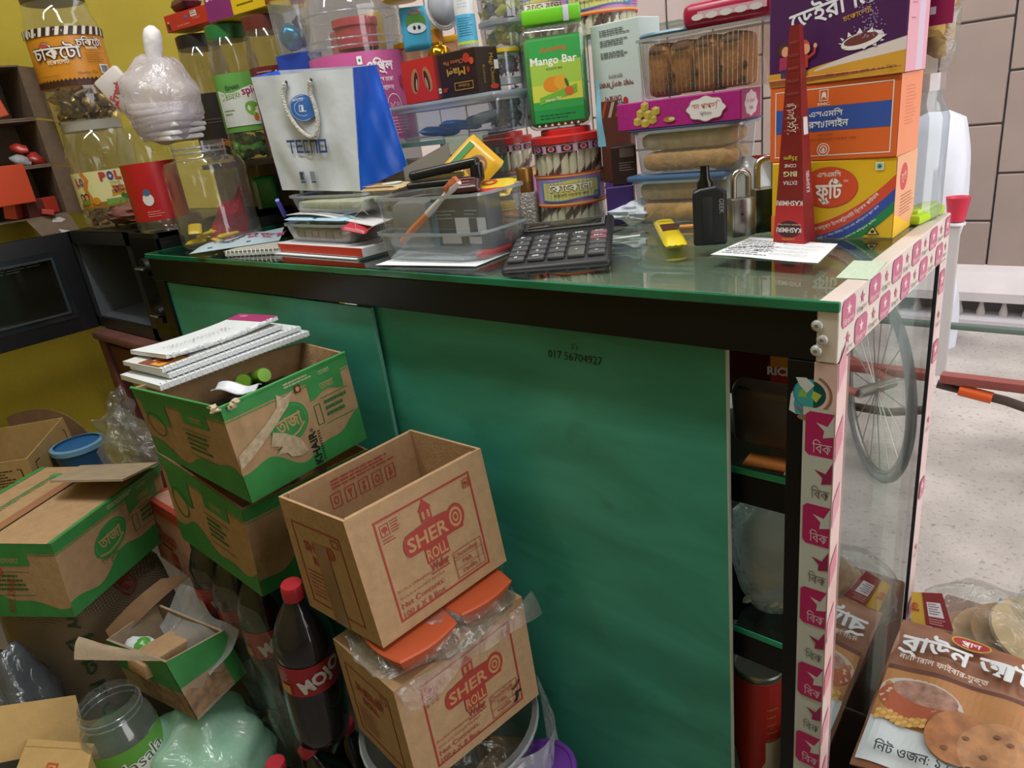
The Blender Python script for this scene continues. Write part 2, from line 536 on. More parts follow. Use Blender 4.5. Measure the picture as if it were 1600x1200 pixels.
# ------------------------------------------------------------------ room shell
def shell_box(name, c, d, m):
    o = MB().box((0, 0, 0), d).out(name, m, smooth=False, loc=c)
    return struct(o)
XW = -2.32
shell_box('floor', (-0.65, -0.55, -0.03), (3.5, 2.2, 0.06), pm('#6f665c', 0.7, noise=0.2, nscale=6, bump=0.2, bscale=40, key='cement_floor'))
shell_box('wall_left', (XW - 0.06, -0.35, 1.3), (0.12, 2.8, 2.7), wall_paint())
shell_box('wall_back', (-0.65, -1.72, 1.3), (3.5, 0.12, 2.7), pm('#a89a4a', 0.7, noise=0.05, nscale=4, key='back_wall'))
shell_box('wall_right', (1.15, -1.05, 1.3), (0.12, 1.3, 2.7), pm('#8f8878', 0.7, noise=0.05, nscale=4, key='right_wall'))
shell_box('ceiling', (-0.65, -0.3, 2.68), (3.5, 2.9, 0.08), pm('#c9c6bd', 0.8, key='ceiling_paint'))

# street outside
def ground_mat():
    m = bpy.data.materials.new('street_concrete'); m.use_nodes = True
    nt = m.node_tree; b = nt.nodes['Principled BSDF']
    tc = nt.nodes.new('ShaderNodeTexCoord')
    n = nt.nodes.new('ShaderNodeTexNoise'); n.inputs['Scale'].default_value = 3.0; n.inputs['Detail'].default_value = 8
    n2 = nt.nodes.new('ShaderNodeTexNoise'); n2.inputs['Scale'].default_value = 70; n2.inputs['Detail'].default_value = 4
    for q in (n, n2): nt.links.new(tc.outputs['Object'], q.inputs['Vector'])
    r = nt.nodes.new('ShaderNodeValToRGB')
    r.color_ramp.elements[0].position = 0.32; r.color_ramp.elements[1].position = 0.68
    r.color_ramp.elements[0].color = lin('#908a86'); r.color_ramp.elements[1].color = lin('#bdb6b1')
    nt.links.new(n.outputs['Fac'], r.inputs['Fac'])
    r2 = nt.nodes.new('ShaderNodeValToRGB')
    r2.color_ramp.elements[0].position = 0.30; r2.color_ramp.elements[1].position = 0.42
    r2.color_ramp.elements[0].color = (0.55, 0.54, 0.53, 1); r2.color_ramp.elements[1].color = (1, 1, 1, 1)
    nt.links.new(n2.outputs['Fac'], r2.inputs['Fac'])
    mx = nt.nodes.new('ShaderNodeMix'); mx.data_type = 'RGBA'; mx.blend_type = 'MULTIPLY'; mx.inputs['Factor'].default_value = 0.8
    nt.links.new(r.outputs[0], mx.inputs['A']); nt.links.new(r2.outputs[0], mx.inputs['B'])
    nt.links.new(mx.outputs['Result'], b.inputs['Base Color'])
    b.inputs['Roughness'].default_value = 0.85
    bp = nt.nodes.new('ShaderNodeBump'); bp.inputs['Strength'].default_value = 0.5; bp.inputs['Distance'].default_value = 0.01
    nt.links.new(n2.outputs['Fac'], bp.inputs['Height']); nt.links.new(bp.outputs['Normal'], b.inputs['Normal'])
    return m
shell_box('street_pavement', (0, 4.2, -0.03), (14, 7.3, 0.06), ground_mat())
# wall of large tiles across the street, each tile its own piece
WY = 3.1
ws = shell_box('wall_street', (0, WY + 0.11, 1.9), (12, 0.2, 3.8), pm('#4e4846', 0.8, key='dark_joint'))
tile_mb = MB().rbox((0, 0, 0), (0.252, 0.02, 0.402), 0.004, seg=1)
tile_m = pm('#887972', 0.35, noise=0.07, nscale=5, key='wall_tile')
tile_me = tile_mb.mesh('tile', tile_m, 0.6)
for i in range(-13, 7):
    for j in range(0, 9):
        x = -0.445 + 0.26 * i
        z = 0.245 + 0.41 * j + (0.205 if i % 2 == 0 else 0.0) + 0.205 - 0.01
        o = link('tile', tile_me, ws); o.location = (x, -0.105 + random.uniform(-0.002, 0.002), z - 1.9)
half_me = MB().rbox((0, 0, 0), (0.252, 0.02, 0.197), 0.004, seg=1).mesh('tile', tile_m, 0.6)
for i in range(-12, 7, 2):
    o = link('tile', half_me, ws); o.location = (-0.445 + 0.26 * i, -0.105, 0.3375 - 1.9)
# plinth ledge, dark slot and its row of little posts
pl = MB()
pl.prism([(WY - 0.0, 0.245), (WY - 0.06, 0.225), (WY - 0.16, 0.155), (WY - 0.16, 0.115), (WY, 0.115)], -4, 2.2, M=Matrix(((0, 0, 1), (1, 0, 0), (0, 1, 0))))
ledge = struct(pl.out('trim_1', pm('#b6b0b0', 0.7, noise=0.06, nscale=8, key='plinth'), smooth=False))
struct(MB().box((-0.9, WY - 0.03, 0.06), (6.2, 0.04, 0.11)).out('trim_2', pm('#6a6460', 0.8, key='slot_dark'), smooth=False))
struct(MB().box((-0.9, WY - 0.13, 0.022), (6.2, 0.16, 0.044)).out('trim_3', pm('#b4b0b4', 0.8, key='kerb'), smooth=False))
post_me = MB().lathe([(0.017, 0.0), (0.017, 0.014), (0.008, 0.05), (0.011, 0.058), (0.011, 0.071)], 8).mesh('baluster', pm('#a39c98', 0.8, key='baluster'), 0.6)
for i in range(-14, 12):
    o = link('baluster', post_me, ledge); o.location = (-0.3 + 0.085 * i, WY - 0.11, 0.044)

# ------------------------------------------------------------------ counter
TZ = 0.95
CT = thing('shop_counter', 'long black framed shop counter with a glass top and green sliding back boards', 'counter', (-0.75, 0.224, 0))
def cp(mb, name, mats, smooth=False, parent=CT):
    """part given in room coordinates"""
    p = parent.location if parent.parent is None else parent.location + parent.parent.location
    return mb.out(name, mats, parent, smooth, loc=-Vector(p))
D_ = 0.4477
cp(MB().box((-0.75, D_/2 + 0.003, TZ - 0.005), (1.49, D_ - 0.008, 0.0098)), 'glass_top', GLASS)
EDGE = pm('#0d6d4e', 0.12, noise=0.35, nscale=9, spec=0.8, key='green_glass_edge')
cp(MB().rbox((-0.75, 0.001, TZ - 0.005), (1.5, 0.005, 0.010), 0.0012), 'front_glass_edge', EDGE)
cp(MB().rbox((-1.4985, D_/2, TZ - 0.005), (0.003, D_ - 0.004, 0.010), 0.001), 'left_glass_edge', EDGE)
fb = cp(MB().rbox((-0.75, 0.012, 0.9145), (1.497, 0.02, 0.0495), 0.0015), 'front_beam', BLACK)
for (px, py) in ((1278, 508.3), (1286, 530.3), (1276.5, 547.5)):
    p = aty(px, py, 0.002)
    scr = MB().lathe([(0.0058, 0), (0.0058, 0.001), (0.0045, 0.0032), (0.0022, 0.0042), (0.0018, 0.0022), (0.0, 0.0022)], 16, M=Matrix(((1, 0, 0), (0, 0, -1), (0, 1, 0))))
    o = scr.out('screw', [SCREW], fb); o.location = p - Vector((0, 0.0005, 0)) - CT.location + CT.location - CT.location
    o.parent = CT
cp(MB().rbox((-1.474, 0.014, 0.445), (0.046, 0.024, 0.89), 0.001), 'post', BLACK)
rp = cp(MB().rbox((-0.0235, 0.0135, 0.4445), (0.047, 0.024, 0.889), 0.001), 'post', BLACK)
cp(MB().box((-0.012, D_ - 0.022, 0.4445), (0.024, 0.04, 0.889)), 'post', pm('#cdb4b2', 0.4, noise=0.08, nscale=12, key='taped_post'))
cp(MB().box((-1.474, D_ - 0.02, 0.4445), (0.046, 0.036, 0.889)), 'post', BLACK)
cp(MB().box((-1.495, D_/2, 0.46), (0.008, D_ - 0.06, 0.85)), 'end_panel', BLACK)
cp(MB().box((-0.75, D_ - 0.012, 0.9145), (1.45, 0.02, 0.049)), 'rear_beam', BLACK)
cp(MB().box((-0.75, D_/2, 0.035), (1.45, D_ - 0.06, 0.05)), 'bottom_board', BLACK)
cp(MB().box((-0.75, D_ - 0.008, 0.47), (1.40, 0.005, 0.83)), 'street_side_glass', GLASS)
cp(MB().box((-0.75, D_ - 0.014, 0.25), (1.40, 0.004, 0.40)), 'darkening_board', BLACK)  # unseen black board added to keep the lower interior dark
cp(MB().box((-1.09, D_/2, 0.915), (0.76, D_ - 0.07, 0.008)), 'tray_board', pm('#3a3c3c', 0.6, noise=0.25, nscale=10, key='grey_board'))
cp(MB().box((-0.365, D_/2, 0.932), (0.68, D_ - 0.07, 0.006)), 'tray_board', pm('#a8a398', 0.6, noise=0.12, nscale=10, key='pale_reflection_board'))  # pale board added under the glass, partly standing in for its bright reflection
# green boards
def green_board():
    m = bpy.data.materials.new('green_board'); m.use_nodes = True
    nt = m.node_tree; b = nt.nodes['Principled BSDF']
    tc = nt.nodes.new('ShaderNodeTexCoord')
    mp = nt.nodes.new('ShaderNodeMapping'); mp.inputs['Scale'].default_value = (2.2, 1, 6.0)
    n = nt.nodes.new('ShaderNodeTexNoise'); n.inputs['Scale'].default_value = 1.6; n.inputs['Detail'].default_value = 7; n.inputs['Distortion'].default_value = 0.8
    nt.links.new(tc.outputs['Object'], mp.inputs[0]); nt.links.new(mp.outputs[0], n.inputs['Vector'])
    r = nt.nodes.new('ShaderNodeValToRGB')
    r.color_ramp.elements[0].position = 0.30; r.color_ramp.elements[1].position = 0.72
    r.color_ramp.elements[0].color = lin('#2b7d67'); r.color_ramp.elements[1].color = lin('#45a48f')
    nt.links.new(n.outputs['Fac'], r.inputs['Fac'])
    n2 = nt.nodes.new('ShaderNodeTexNoise'); n2.inputs['Scale'].default_value = 9; n2.inputs['Detail'].default_value = 6
    nt.links.new(tc.outputs['Object'], n2.inputs['Vector'])
    r2 = nt.nodes.new('ShaderNodeValToRGB')
    r2.color_ramp.elements[0].position = 0.27; r2.color_ramp.elements[1].position = 0.36
    r2.color_ramp.elements[0].color = (0.45, 0.45, 0.45, 1); r2.color_ramp.elements[1].color = (1, 1, 1, 1)
    nt.links.new(n2.outputs['Fac'], r2.inputs['Fac'])
    mx = nt.nodes.new('ShaderNodeMix'); mx.data_type = 'RGBA'; mx.blend_type = 'MULTIPLY'; mx.inputs['Factor'].default_value = 0.6
    nt.links.new(r.outputs[0], mx.inputs['A']); nt.links.new(r2.outputs[0], mx.inputs['B'])
    nt.links.new(mx.outputs['Result'], b.inputs['Base Color'])
    b.inputs['Roughness'].default_value = 0.42
    return m
GB = green_board()
xr = aty(1137.5, 567, 0.022).x; xs = aty(584, 496, 0.012).x
b1 = cp(MB().box(((-1.452 + xs)/2, 0.0115, 0.45), (xs + 1.452, 0.005, 0.868)), 'sliding_board', GB)
cp(MB().box((xs - 0.0015, 0.0113, 0.45), (0.004, 0.0062, 0.868)), 'board_edge', pm('#4c8f7c', 0.5, key='board_edge'))
b2 = cp(MB().box(((xs - 0.05 + xr)/2, 0.0225, 0.45), (xr - xs + 0.05, 0.005, 0.868)), 'sliding_board', GB)
cp(MB().box((xr - 0.0008, 0.0225, 0.45), (0.002, 0.0056, 0.868)), 'board_edge', pm('#b9bdb4', 0.6, key='raw_edge'))
# handwriting on the board
def hand(parent, fmap, items, col):
    p = Print(fmap, 0.0004)
    for it in items: p.text(*it[:4], col, **it[4])
    p.out('handwriting', parent)
hp = aty(898, 564, 0.02)
ink = pm('#10201e', 0.6)
hand(CT, lambda a, b, e: Vector((hp.x + a, 0.0198 - e, hp.z + b)) - CT.location,
     [('017 56704927', 0, 0, 0.0155, dict(rot=-0.0, sx=0.95, shear=0.1)), ("S's", 0.002, 0.016, 0.011, dict(shear=0.2))], ink)
# interior shelves and the rails under them
for (px, py) in ((1185, 742), (1185, 995)):
    z = aty(px, py, 0.045).z
    cp(MB().box((-0.75, 0.225, z), (1.40, 0.36, 0.007)), 'glass_shelf', GLASS)
    cp(MB().box((-0.75, 0.0445, z), (1.40, 0.002, 0.0075)), 'shelf_edge', pm('#2aa078', 0.25, key='bright_glass_edge'))
    cp(MB().box((-0.75, 0.052, z - 0.0235), (1.40, 0.016, 0.037)), 'shelf_rail', BLACK)
SH1 = aty(1185, 742, 0.045).z + 0.0036; SH2 = aty(1185, 995, 0.045).z + 0.0036
# side pane
sg = cp(MB().box((-0.004, D_/2, 0.4645), (0.004, D_ - 0.085, 0.85)), 'side_glass', SIDEGLASS)
# right hand side beam under tape
cp(MB().rbox((-0.010, D_/2, 0.9200), (0.020, D_, 0.0598), 0.0015), 'side_beam', pm('#cfc4bb', 0.45, noise=0.05, nscale=14, key='taped_beam'))
cp(MB().box((-0.0100, 0.0146, 0.4645), (0.0216, 0.028, 0.85)), 'taped_corner', pm('#d3b5b2', 0.3, noise=0.12, nscale=10, key='pink_tape'))
cp(MB().box((-0.0035, 0.0345, 0.4645), (0.006, 0.012, 0.85)), 'clear_tape_fold', film('tape_film', '#f0dede', base=0.06, haze=0.35, hazecol='#dcc0be', rough=0.2))
# printed payment-shop tape: star bird and word, cell by cell
BIRD = [(0.0, 0.5), (0.12, 0.12), (0.5, 0.06), (0.2, -0.14), (0.28, -0.5), (0.0, -0.22), (-0.28, -0.42), (-0.16, -0.08), (-0.45, 0.12), (-0.14, 0.14)]
def tape_cell(p, u, v, w, h, flip, rot90=False, word='বিকাশ', pale=False):
    mg = '#b4637e' if pale else MAG; gr = '#8f8480' if pale else '#6c6a66'; wh = '#d8c8c4' if pale else '#d4d6d2'
    if not flip:
        c = w * 0.12
        p.poly([(u + c, v), (u + w - c, v), (u + w, v + c), (u + w, v + h - c), (u + w - c, v + h), (u + c, v + h), (u, v + h - c), (u, v + c)], mg)
    bm_ = wh if not flip else mg
    tm_ = wh if not flip else gr
    s = min(w, h) * 0.55
    p.poly([(u + w*0.5 + x*s, v + h*0.62 + y*s) for x, y in BIRD], bm_)
    p.text(word, u + w*0.5, v + h*0.06, h*0.30, tm_, w=w*0.8)
# vertical strip on the front of the right post: wide cells that wrap round the corner
tp = Print(lambda a, b, e: Vector((a, 0.0006 - e, b)) - CT.location, 0.00022)
zt = aty(1287, 640, 0.0).z
tp.rect(-0.0300, 0.06, -0.0004, zt, '#b9beba')
k = 0; z = zt
while z > 0.1:
    h = 0.048
    z -= h + 0.004
    if z < 0.08: break
    # only the left half of each cell shows on this face
    flip = k % 2 == 1
    u0, u1 = -0.0275, -0.0004
    if not flip:
        tp.poly([(u0 + 0.004, z), (u1, z), (u1, z + h), (u0 + 0.004, z + h), (u0, z + h - 0.004), (u0, z + 0.004)], MAG)
    bw = '#b9beba' if not flip else '#8c1a4c'
    s = 0.026
    tp.poly([(u1, z + 0.047), (u1 - 0.006, z + 0.034), (u1 - 0.017, z + 0.037), (u1 - 0.009, z + 0.029), (u1 - 0.010, z + 0.021), (u1, z + 0.024)], bw)
    tp.text('বিক', u1 - 0.0105, z + 0.004, 0.016, '#cdb5c0' if not flip else '#6c6a66', w=0.0185)
    k += 1
tp.out('printed_tape', CT)
# globe sticker, torn at the top left
gs = Print(lambda a, b, e: Vector((a, 0.0010 - e, b)) - CT.location, 0.0002)
c0 = aty(1272, 622, 0.001)
def gpt(px, py):
    q = aty(px, py, 0.001); return (q.x, q.z)
gs.poly([gpt(*q) for q in ((1233, 640), (1236, 615), (1244, 603), (1250, 592), (1258, 593), (1262, 600), (1270, 605), (1277, 594), (1287, 592), (1296, 583), (1303, 594), (1303, 648), (1266, 651), (1243, 646))], '#c4ccd0')
gs.poly([gpt(*q) for q in ((1240, 630), (1246, 612), (1258, 612), (1268, 606), (1280, 598), (1290, 592), (1302, 600), (1302, 648), (1266, 651), (1243, 645))], '#3f97bd')
gx, gz = gpt(1266, 616)
gs.ell(gx, gz, 0.0165, 0.0160, '#2f7ea0')
gs.ell(gx, gz, 0.0150, 0.0146, '#3a9c9c')
gs.poly([(gx - 0.010, gz + 0.003), (gx - 0.002, gz + 0.006), (gx - 0.004, gz - 0.004), (gx - 0.011, gz - 0.004)], '#7fb04c')
gs.poly([(gx + 0.003, gz + 0.004), (gx + 0.011, gz + 0.001), (gx + 0.006, gz - 0.008), (gx + 0.001, gz - 0.003)], '#a8b84a')
gs.poly([(gx - 0.014, gz + 0.016), (gx - 0.004, gz + 0.017), (gx + 0.004, gz + 0.010), (gx - 0.003, gz + 0.001), (gx - 0.010, gz + 0.008)], '#c4ccd0')
gs.line([(gx + 0.0195*math.cos(a), gz + 0.0195*math.sin(a)) for a in [x*0.15 - 2.3 for x in range(24)]], 0.0026, '#8a6a55')
gs.rect(gx - 0.0015, gz - 0.024, gx + 0.0015, gz - 0.018, '#8a6a55')
gs.ell(gx, gz - 0.0255, 0.012, 0.0035, '#8a6a55')
gs.out('globe_sticker', CT)
# two rows of tape along the side beam
sp = Print(lambda a, b, e: Vector((0.0004 + e, a, b)) - CT.location, 0.00022)
for row, z0 in ((0, 0.9215), (1, 0.8925)):
    y = 0.006; k = row
    while y < 0.43:
        w = min(0.039, 0.444 - y)
        sp = Print(lambda a, b, e: Vector((0.0004 + e, a, b)) - CT.location, 0.00022)
        tape_cell(sp, y, z0, w, 0.0265, k % 2 == 1, pale=True); sp.out('tape_cell', CT)
        y += 0.041; k += 1
sp = Print(lambda a, b, e: Vector((0.0010 + e, a, b)) - CT.location, 0.00022)
z = 0.86; k = 0
while z > 0.1:
    sp.poly([(0.002, z), (0.022, z + 0.018), (0.022, z + 0.046), (0.002, z + 0.030)], '#c27a8b' if k % 2 else '#c98f9a'); z -= 0.075; k += 1
sp.out('printed_tape', CT)
sp2 = Print(lambda a, b, e: Vector((0.0006 + e, a, b)) - CT.location, 0.00022)
z = 0.845; k = 0
while z > 0.1:
    tape_cell(sp2, 0.412, z, 0.030, 0.032, k % 2 == 1, pale=True); z -= 0.05 if k < 2 else 0.11; k += 1
sp2.out('printed_tape', CT)
cp(MB().box((-0.002, 0.4060, 0.4645), (0.0045, 0.003, 0.85)), 'pane_gasket', pm('#17181a', 0.5))
# ------------------------------------------------------------------ cartons of the pile
def snap(P, px):
    d = ray(*px).normalized(); return CAM + d * (Vector(P) - CAM).dot(d)
def fitted(base, dims, eul, seen):
    """eight corners of a carton; seen ones are drawn out to where the dented carton really has them"""
    E_ = Euler(eul, 'XYZ').to_matrix(); c = {}
    for n, (a, b) in dict(F=(-1, -1), R=(1, -1), B=(1, 1), L=(-1, 1)).items():
        for k, e in (('b', 0), ('t', 1)):
            P = Vector(base) + E_ @ Vector((a * dims[0]/2, b * dims[1]/2, e * dims[2]))
            if n + k in seen: P = snap(P, seen[n + k])
            c[n + k] = P
    return c
def quad_map(p00, p10, p11, p01):
    W = ((p10 - p00).length + (p11 - p01).length) / 2; H = ((p01 - p00).length + (p11 - p10).length) / 2
    n = (p10 - p00).cross(p01 - p00).normalized()
    def f(a, b, e):
        s, t = a / W, b / H
        return p00 * ((1-s)*(1-t)) + p10 * (s*(1-t)) + p11 * (s*t) + p01 * ((1-s)*t) + n * e
    return f, W, H
def panel(t, name, q, mats, th=0.004, n=5):
    """one board of a carton: q = 4 outer corners ccw seen from outside, board lies behind them"""
    f, W, H = quad_map(*q)
    mb = MB().sheet(lambda u, v: f(u * W, v * H, 0), n, n, 0, th=th)
    return mb.out(name, mats, t, smooth=False, loc=-t.location)
def carton(name, label, c, m, open_top=True, cat='box', group=None, top_m=None, inner=None, seal=True):
    base = (c['Fb'] + c['Rb'] + c['Bb'] + c['Lb']) / 4
    t = thing(name, label, cat, base, 0, group)
    fc = {}
    for k, (a, b) in dict(FR=('F', 'R'), RB=('R', 'B'), BL=('B', 'L'), LF=('L', 'F')).items():
        q = (c[a + 'b'], c[b + 'b'], c[b + 't'], c[a + 't'])
        panel(t, 'side_panel', q, m)
        fc[k] = quad_map(*q)
    up = Vector((0, 0, 0.003))
    panel(t, 'bottom_panel', (c['Fb'] + up, c['Rb'] + up, c['Bb'] + up, c['Lb'] + up), m, 0.003, 2)
    if not open_top:
        mid1 = (c['Ft'] + c['Lt']) / 2; mid2 = (c['Rt'] + c['Bt']) / 2
        fc['T'] = quad_map(c['Ft'], c['Rt'], c['Bt'], c['Lt'])
        panel(t, 'top_flap', (c['Ft'], c['Rt'], mid2 + (c['Rt']-mid2)*0.02, mid1 + (c['Ft']-mid1)*0.02), top_m or m)
        panel(t, 'top_flap', (mid1, mid2, c['Bt'], c['Lt']), top_m or m)
    return t, fc
PR = Print
def pout(p, name, t):
    return p.out(name, t, -t.location)
GR2 = pm('#348442', 0.6, noise=0.12, nscale=30, key='print_green')
GRD = pm('#23662f', 0.6, key='print_dark_green')

def green_face(t, fm, wide, torn=False, khair=False, seed=0):
    f, W, H = fm; p = PR(f, 0.0006)
    p.field(0, W, lambda u: 0.865*H, lambda u: H, GR2)
    ph = seed * 1.3
    p.field(0, W, lambda u: 0, lambda u: H * (0.24 + 0.10*math.sin(2*PI*(u/W)*1.1 + ph + 3.4) + 0.045*math.sin(2*PI*(u/W)*2.6 + ph)), GR2, 36, 3)
    p.field(0.0, W*0.99, lambda u: 0.838*H, lambda u: 0.848*H, GR2, 12, 1)
    if wide:
        p.field(W*0.62, W*0.92, lambda u: 0.70*H + 0.03*H*math.cos((u/W-0.77)*20), lambda u: 0.87*H, GR2, 12, 2)
        p.text('তাজা', W*0.78, 0.74*H, H*0.11, '#b08a62', w=W*0.12)
        p.ell(W*0.42, H*0.57, W*0.155, H*0.20, GR2, 28, rot=0.25)
        p.ell(W*0.42, H*0.57, W*0.140, H*0.18, '#3f9a52', 28, rot=0.25, inner=0.955)
        p.text('তাজা', W*0.42, H*0.51, H*0.20, '#b58f66', rot=0.06, bold=0.02, w=W*0.20)
        p.line([(W*0.30, H*0.44), (W*0.38, H*0.41), (W*0.47, H*0.45), (W*0.53, H*0.52)], H*0.02, '#b58f66')
        p.text('সুস্বাদু চা', W*0.36, H*0.335, H*0.065, GRD)
        p.frame(W*0.63, H*0.40, W*0.685, H*0.62, H*0.008, GRD)
        p.lines(W*0.72, H*0.42, W*0.94, H*0.62, 3, GRD, H*0.035, seed)
        p.line([(W*0.70, H*0.66), (W*0.95, H*0.66)], H*0.008, GRD); p.line([(W*0.70, H*0.38), (W*0.95, H*0.38)], H*0.008, GRD)
        # breaking wave crest
        p.line([(W*0.42 + 0.06*W*math.cos(a)*(1 - a/9), H*0.27 + 0.09*H*math.sin(a)*(1 - a/9)) for a in [x*0.3 for x in range(20)]], H*0.022, GR2)
        p.text('তাজা', W*0.78, H*0.895, H*0.07, '#a9b58a', w=W*0.1)
        p.lines(W*0.45, H*0.90, W*0.70, H*0.96, 2, '#a3ac80', H*0.018, seed + 3)
    else:
        p.field(W*0.06, W*0.34, lambda u: 0.60*H + 0.05*H*math.sin(u/W*16), lambda u: 0.87*H, GR2, 10, 2)
        p.text('তাজা', W*0.66, H*0.72, H*0.10, '#b08a62', w=W*0.16)
        p.field(W*0.52, W*0.80, lambda u: 0.70*H, lambda u: 0.87*H, GR2, 8, 2)
        p.text('তাজা', W*0.66, H*0.74, H*0.10, '#b08a62', w=W*0.14)
        p.lines(W*0.50, H*0.34, W*0.74, H*0.58, 4, GRD, H*0.03, seed)
        p.line([(W*0.48, H*0.62), (W*0.78, H*0.62)], H*0.008, GRD); p.line([(W*0.48, H*0.30), (W*0.78, H*0.30)], H*0.008, GRD)
        p.ell(W*0.16, H*0.53, W*0.10, H*0.17, GRD, 20, rot=0.4, inner=0.9)
    if khair:
        p.text('KHAIR', W*0.585, H*0.20, H*0.13, '#161a16', rot=PI/2, bold=0.03, w=H*0.36)
        p.text('ABUL', W*0.585, H*-0.06, H*0.13, '#161a16', rot=PI/2, bold=0.03, w=H*0.12)
        p.lines(W*0.60, H*0.02, W*0.625, H*0.36, 12, '#161a16', H*0.014, 4)
        p.text('®', W*0.575, H*0.40, H*0.06, '#161a16', rot=PI/2)
        p.rect(W*0.52, H*0.82, W*0.57, H*0.90, '#5a2a20'); p.ell(W*0.545, H*0.86, W*0.016, H*0.026, '#b58a5a', 10)
    if torn:
        tc = pm('#b3a184', 0.9, noise=0.2, nscale=120, key='torn_card')
        p.poly([(W*0.00, H*0.36), (W*0.12, H*0.44), (W*0.30, H*0.60), (W*0.44, H*0.74), (W*0.50, H*0.86), (W*0.42, H*0.84), (W*0.38, H*0.90), (W*0.36, H*0.78), (W*0.24, H*0.66), (W*0.10, H*0.56), (W*0.01, H*0.50)], tc)
        p.poly([(W*0.28, H*0.56), (W*0.36, H*0.50), (W*0.46, H*0.38), (W*0.50, H*0.22), (W*0.44, H*0.20), (W*0.36, H*0.24), (W*0.34, H*0.30), (W*0.26, H*0.33), (W*0.32, H*0.38), (W*0.24, H*0.44)], tc)
    pout(p, 'printed_design', t)

# lower green carton, then the upper one standing in it
cL = fitted((-0.913, -0.143, 0.482), (0.235, 0.281, 0.171), (0.085, 0.024, 1.563), dict(Ft=(378, 797), Rt=(575, 702), Lt=(245, 706), Fb=(411, 932), Lb=(286, 841)))
t, fc = carton('tea_carton', 'green and brown tea carton underneath the open carton with notebooks', cL, CARD, True, group='green tea cartons')
green_face(t, fc['FR'], True, seed=1); green_face(t, fc['LF'], False, seed=2)
rim = PR(quad_map(cL['Ft'], cL['Rt'], cL['Bt'], cL['Lt'])[0])
cU = fitted((-0.826, -0.156, 0.688), (0.244, 0.200, 0.141), (0.06, 0.03, 1.64), dict(Ft=(343, 638), Rt=(538, 551), Bt=(473, 535), Lt=(205, 606), Fb=(394, 786.5), Rb=(573, 685), Lb=(247, 706)))
t, fc = carton('tea_carton', 'open green and brown tea carton with notebooks across its top', cU, CARD, True, group='green tea cartons')
tU = t
green_face(t, fc['FR'], True, True, True, 3); green_face(t, fc['LF'], False, seed=4)
edge = MB().tube([cU['Lt'], cU['Ft'], cU['Rt']], 0.0028, 6)
edge.out('folded_rim', GR2, t, loc=-t.location)
tears = MB()
for k in range(7):
    tears.blob(cU['Ft'] + Vector((random.uniform(-.012, .012), random.uniform(-.012, .02), random.uniform(-.004, .006))), (0.006, 0.006, 0.003), k, 0.4, 8, 5)
tears.out('torn_edge', pm('#b9a88c', 0.9), t, loc=-t.location)
# odds and ends inside it
ctr = (cU['Ft'] + cU['Rt'] + cU['Bt'] + cU['Lt']) / 4
fill = MB().box((0, 0, 0), (0.16, 0.13, 0.07), M=Euler((0.05, 0.02, 1.6)).to_matrix())
o = fill.out('packet_box', pm('#17181b', 0.5, noise=0.3, nscale=20, key='dark_goods'), loc=(ctr.x - 0.0, ctr.y - 0.0, ctr.z - 0.085), smooth=False)
tag(o, 'dark boxed goods lying inside the open tea carton', 'box')
pt = aty(380, 597, ctr.y - 0.02)
for k, (px, py, a) in enumerate(((381, 597, 0.1), (408, 588, 0.5))):
    P = atz(px, py, ctr.z - 0.03)
    c = thing('small_can', ['lime green can end showing inside the tea carton', 'second lime green can lying against the notebooks inside the tea carton'][k], 'can', P, (1.25, 0.2, 0.9 + a), 'green cans in the tea carton')
    MB().lathe([(0.010, -0.05), (0.0125, -0.045), (0.0125, 0.014), (0.0112, 0.017)], 20).out('can_body', pm('#6d9a2e', 0.3, metal=0.3), c)
    MB().lathe([(0.0105, 0.0168), (0.0095, 0.0150), (0.0, 0.0150)], 20).out('can_end', pm('#8fb53e', 0.3), c)
o = MB().sheet(lambda u, v: Vector((u*0.07, v*0.03, 0.004*math.sin(7*u) + 0.003*math.cos(9*v))), 8, 4, th=0.0015).out('plastic_sachet', pm('#c7ccd3', 0.3), loc=atz(330, 612, ctr.z - 0.02), rot=(0.2, 0.1, 0.5))
tag(o, 'silver white sachet on the goods inside the tea carton', 'packet')

# notebooks across the carton
def notebook(label, P, w, d, th, rot, cover, pages='#d9dde0', spiral=True, n_c=26, curl=0.0, extra=None):
    t = thing('spiral_notebook', label, 'notebook', P, rot, 'notebooks on the tea carton')
    def srf(z): return lambda u, v: Vector(((u - .5)*w, (v - .5)*d, z + curl*((u - .5)**2) - 0.25*curl*0.3))
    MB().sheet(srf(th), 10, 4, th=th*0.9).out('page_block', pm(pages, 0.85, noise=0.04, nscale=90), t)
    MB().sheet(srf(th + 0.0012), 10, 4, th=0.001).out('cover', cover, t)
    if spiral:
        for k in range(n_c):
            x = (k + 0.5) / n_c - 0.5; zz = srf(0)(x + .5, 0).z
            mb = MB().tube([(x*w + 0.0008*math.sin(a*1.0), -d/2 + 0.003 - 0.0055*math.cos(a) + 0.0015, zz + th*0.55 + (th*0.62 + 0.0015)*math.sin(a)) for a in [2*PI*q/12 for q in range(12)]], 0.0007, 5, closed=True)
            mb.out('coil', pm('#d4d8da', 0.4), t)
    return t
def dirpx(a, b, z):
    A, B = atz(*a, z), atz(*b, z); return A, B
zt = (cU['Ft'].z + cU['Rt'].z) / 2 + 0.004
A, B = atz(242, 612, zt + 0.003), atz(490, 520, zt + 0.003)
L4 = (B - A).length; ang = math.atan2(B.y - A.y, B.x - A.x)
def nb_at(off_u, off_v, z): 
    u = Vector((math.cos(ang), math.sin(ang), 0)); v = Vector((-math.sin(ang), math.cos(ang), 0))
    return A + u * off_u + v * off_v + Vector((0, 0, z - A.z))
W0 = L4 * 0.94
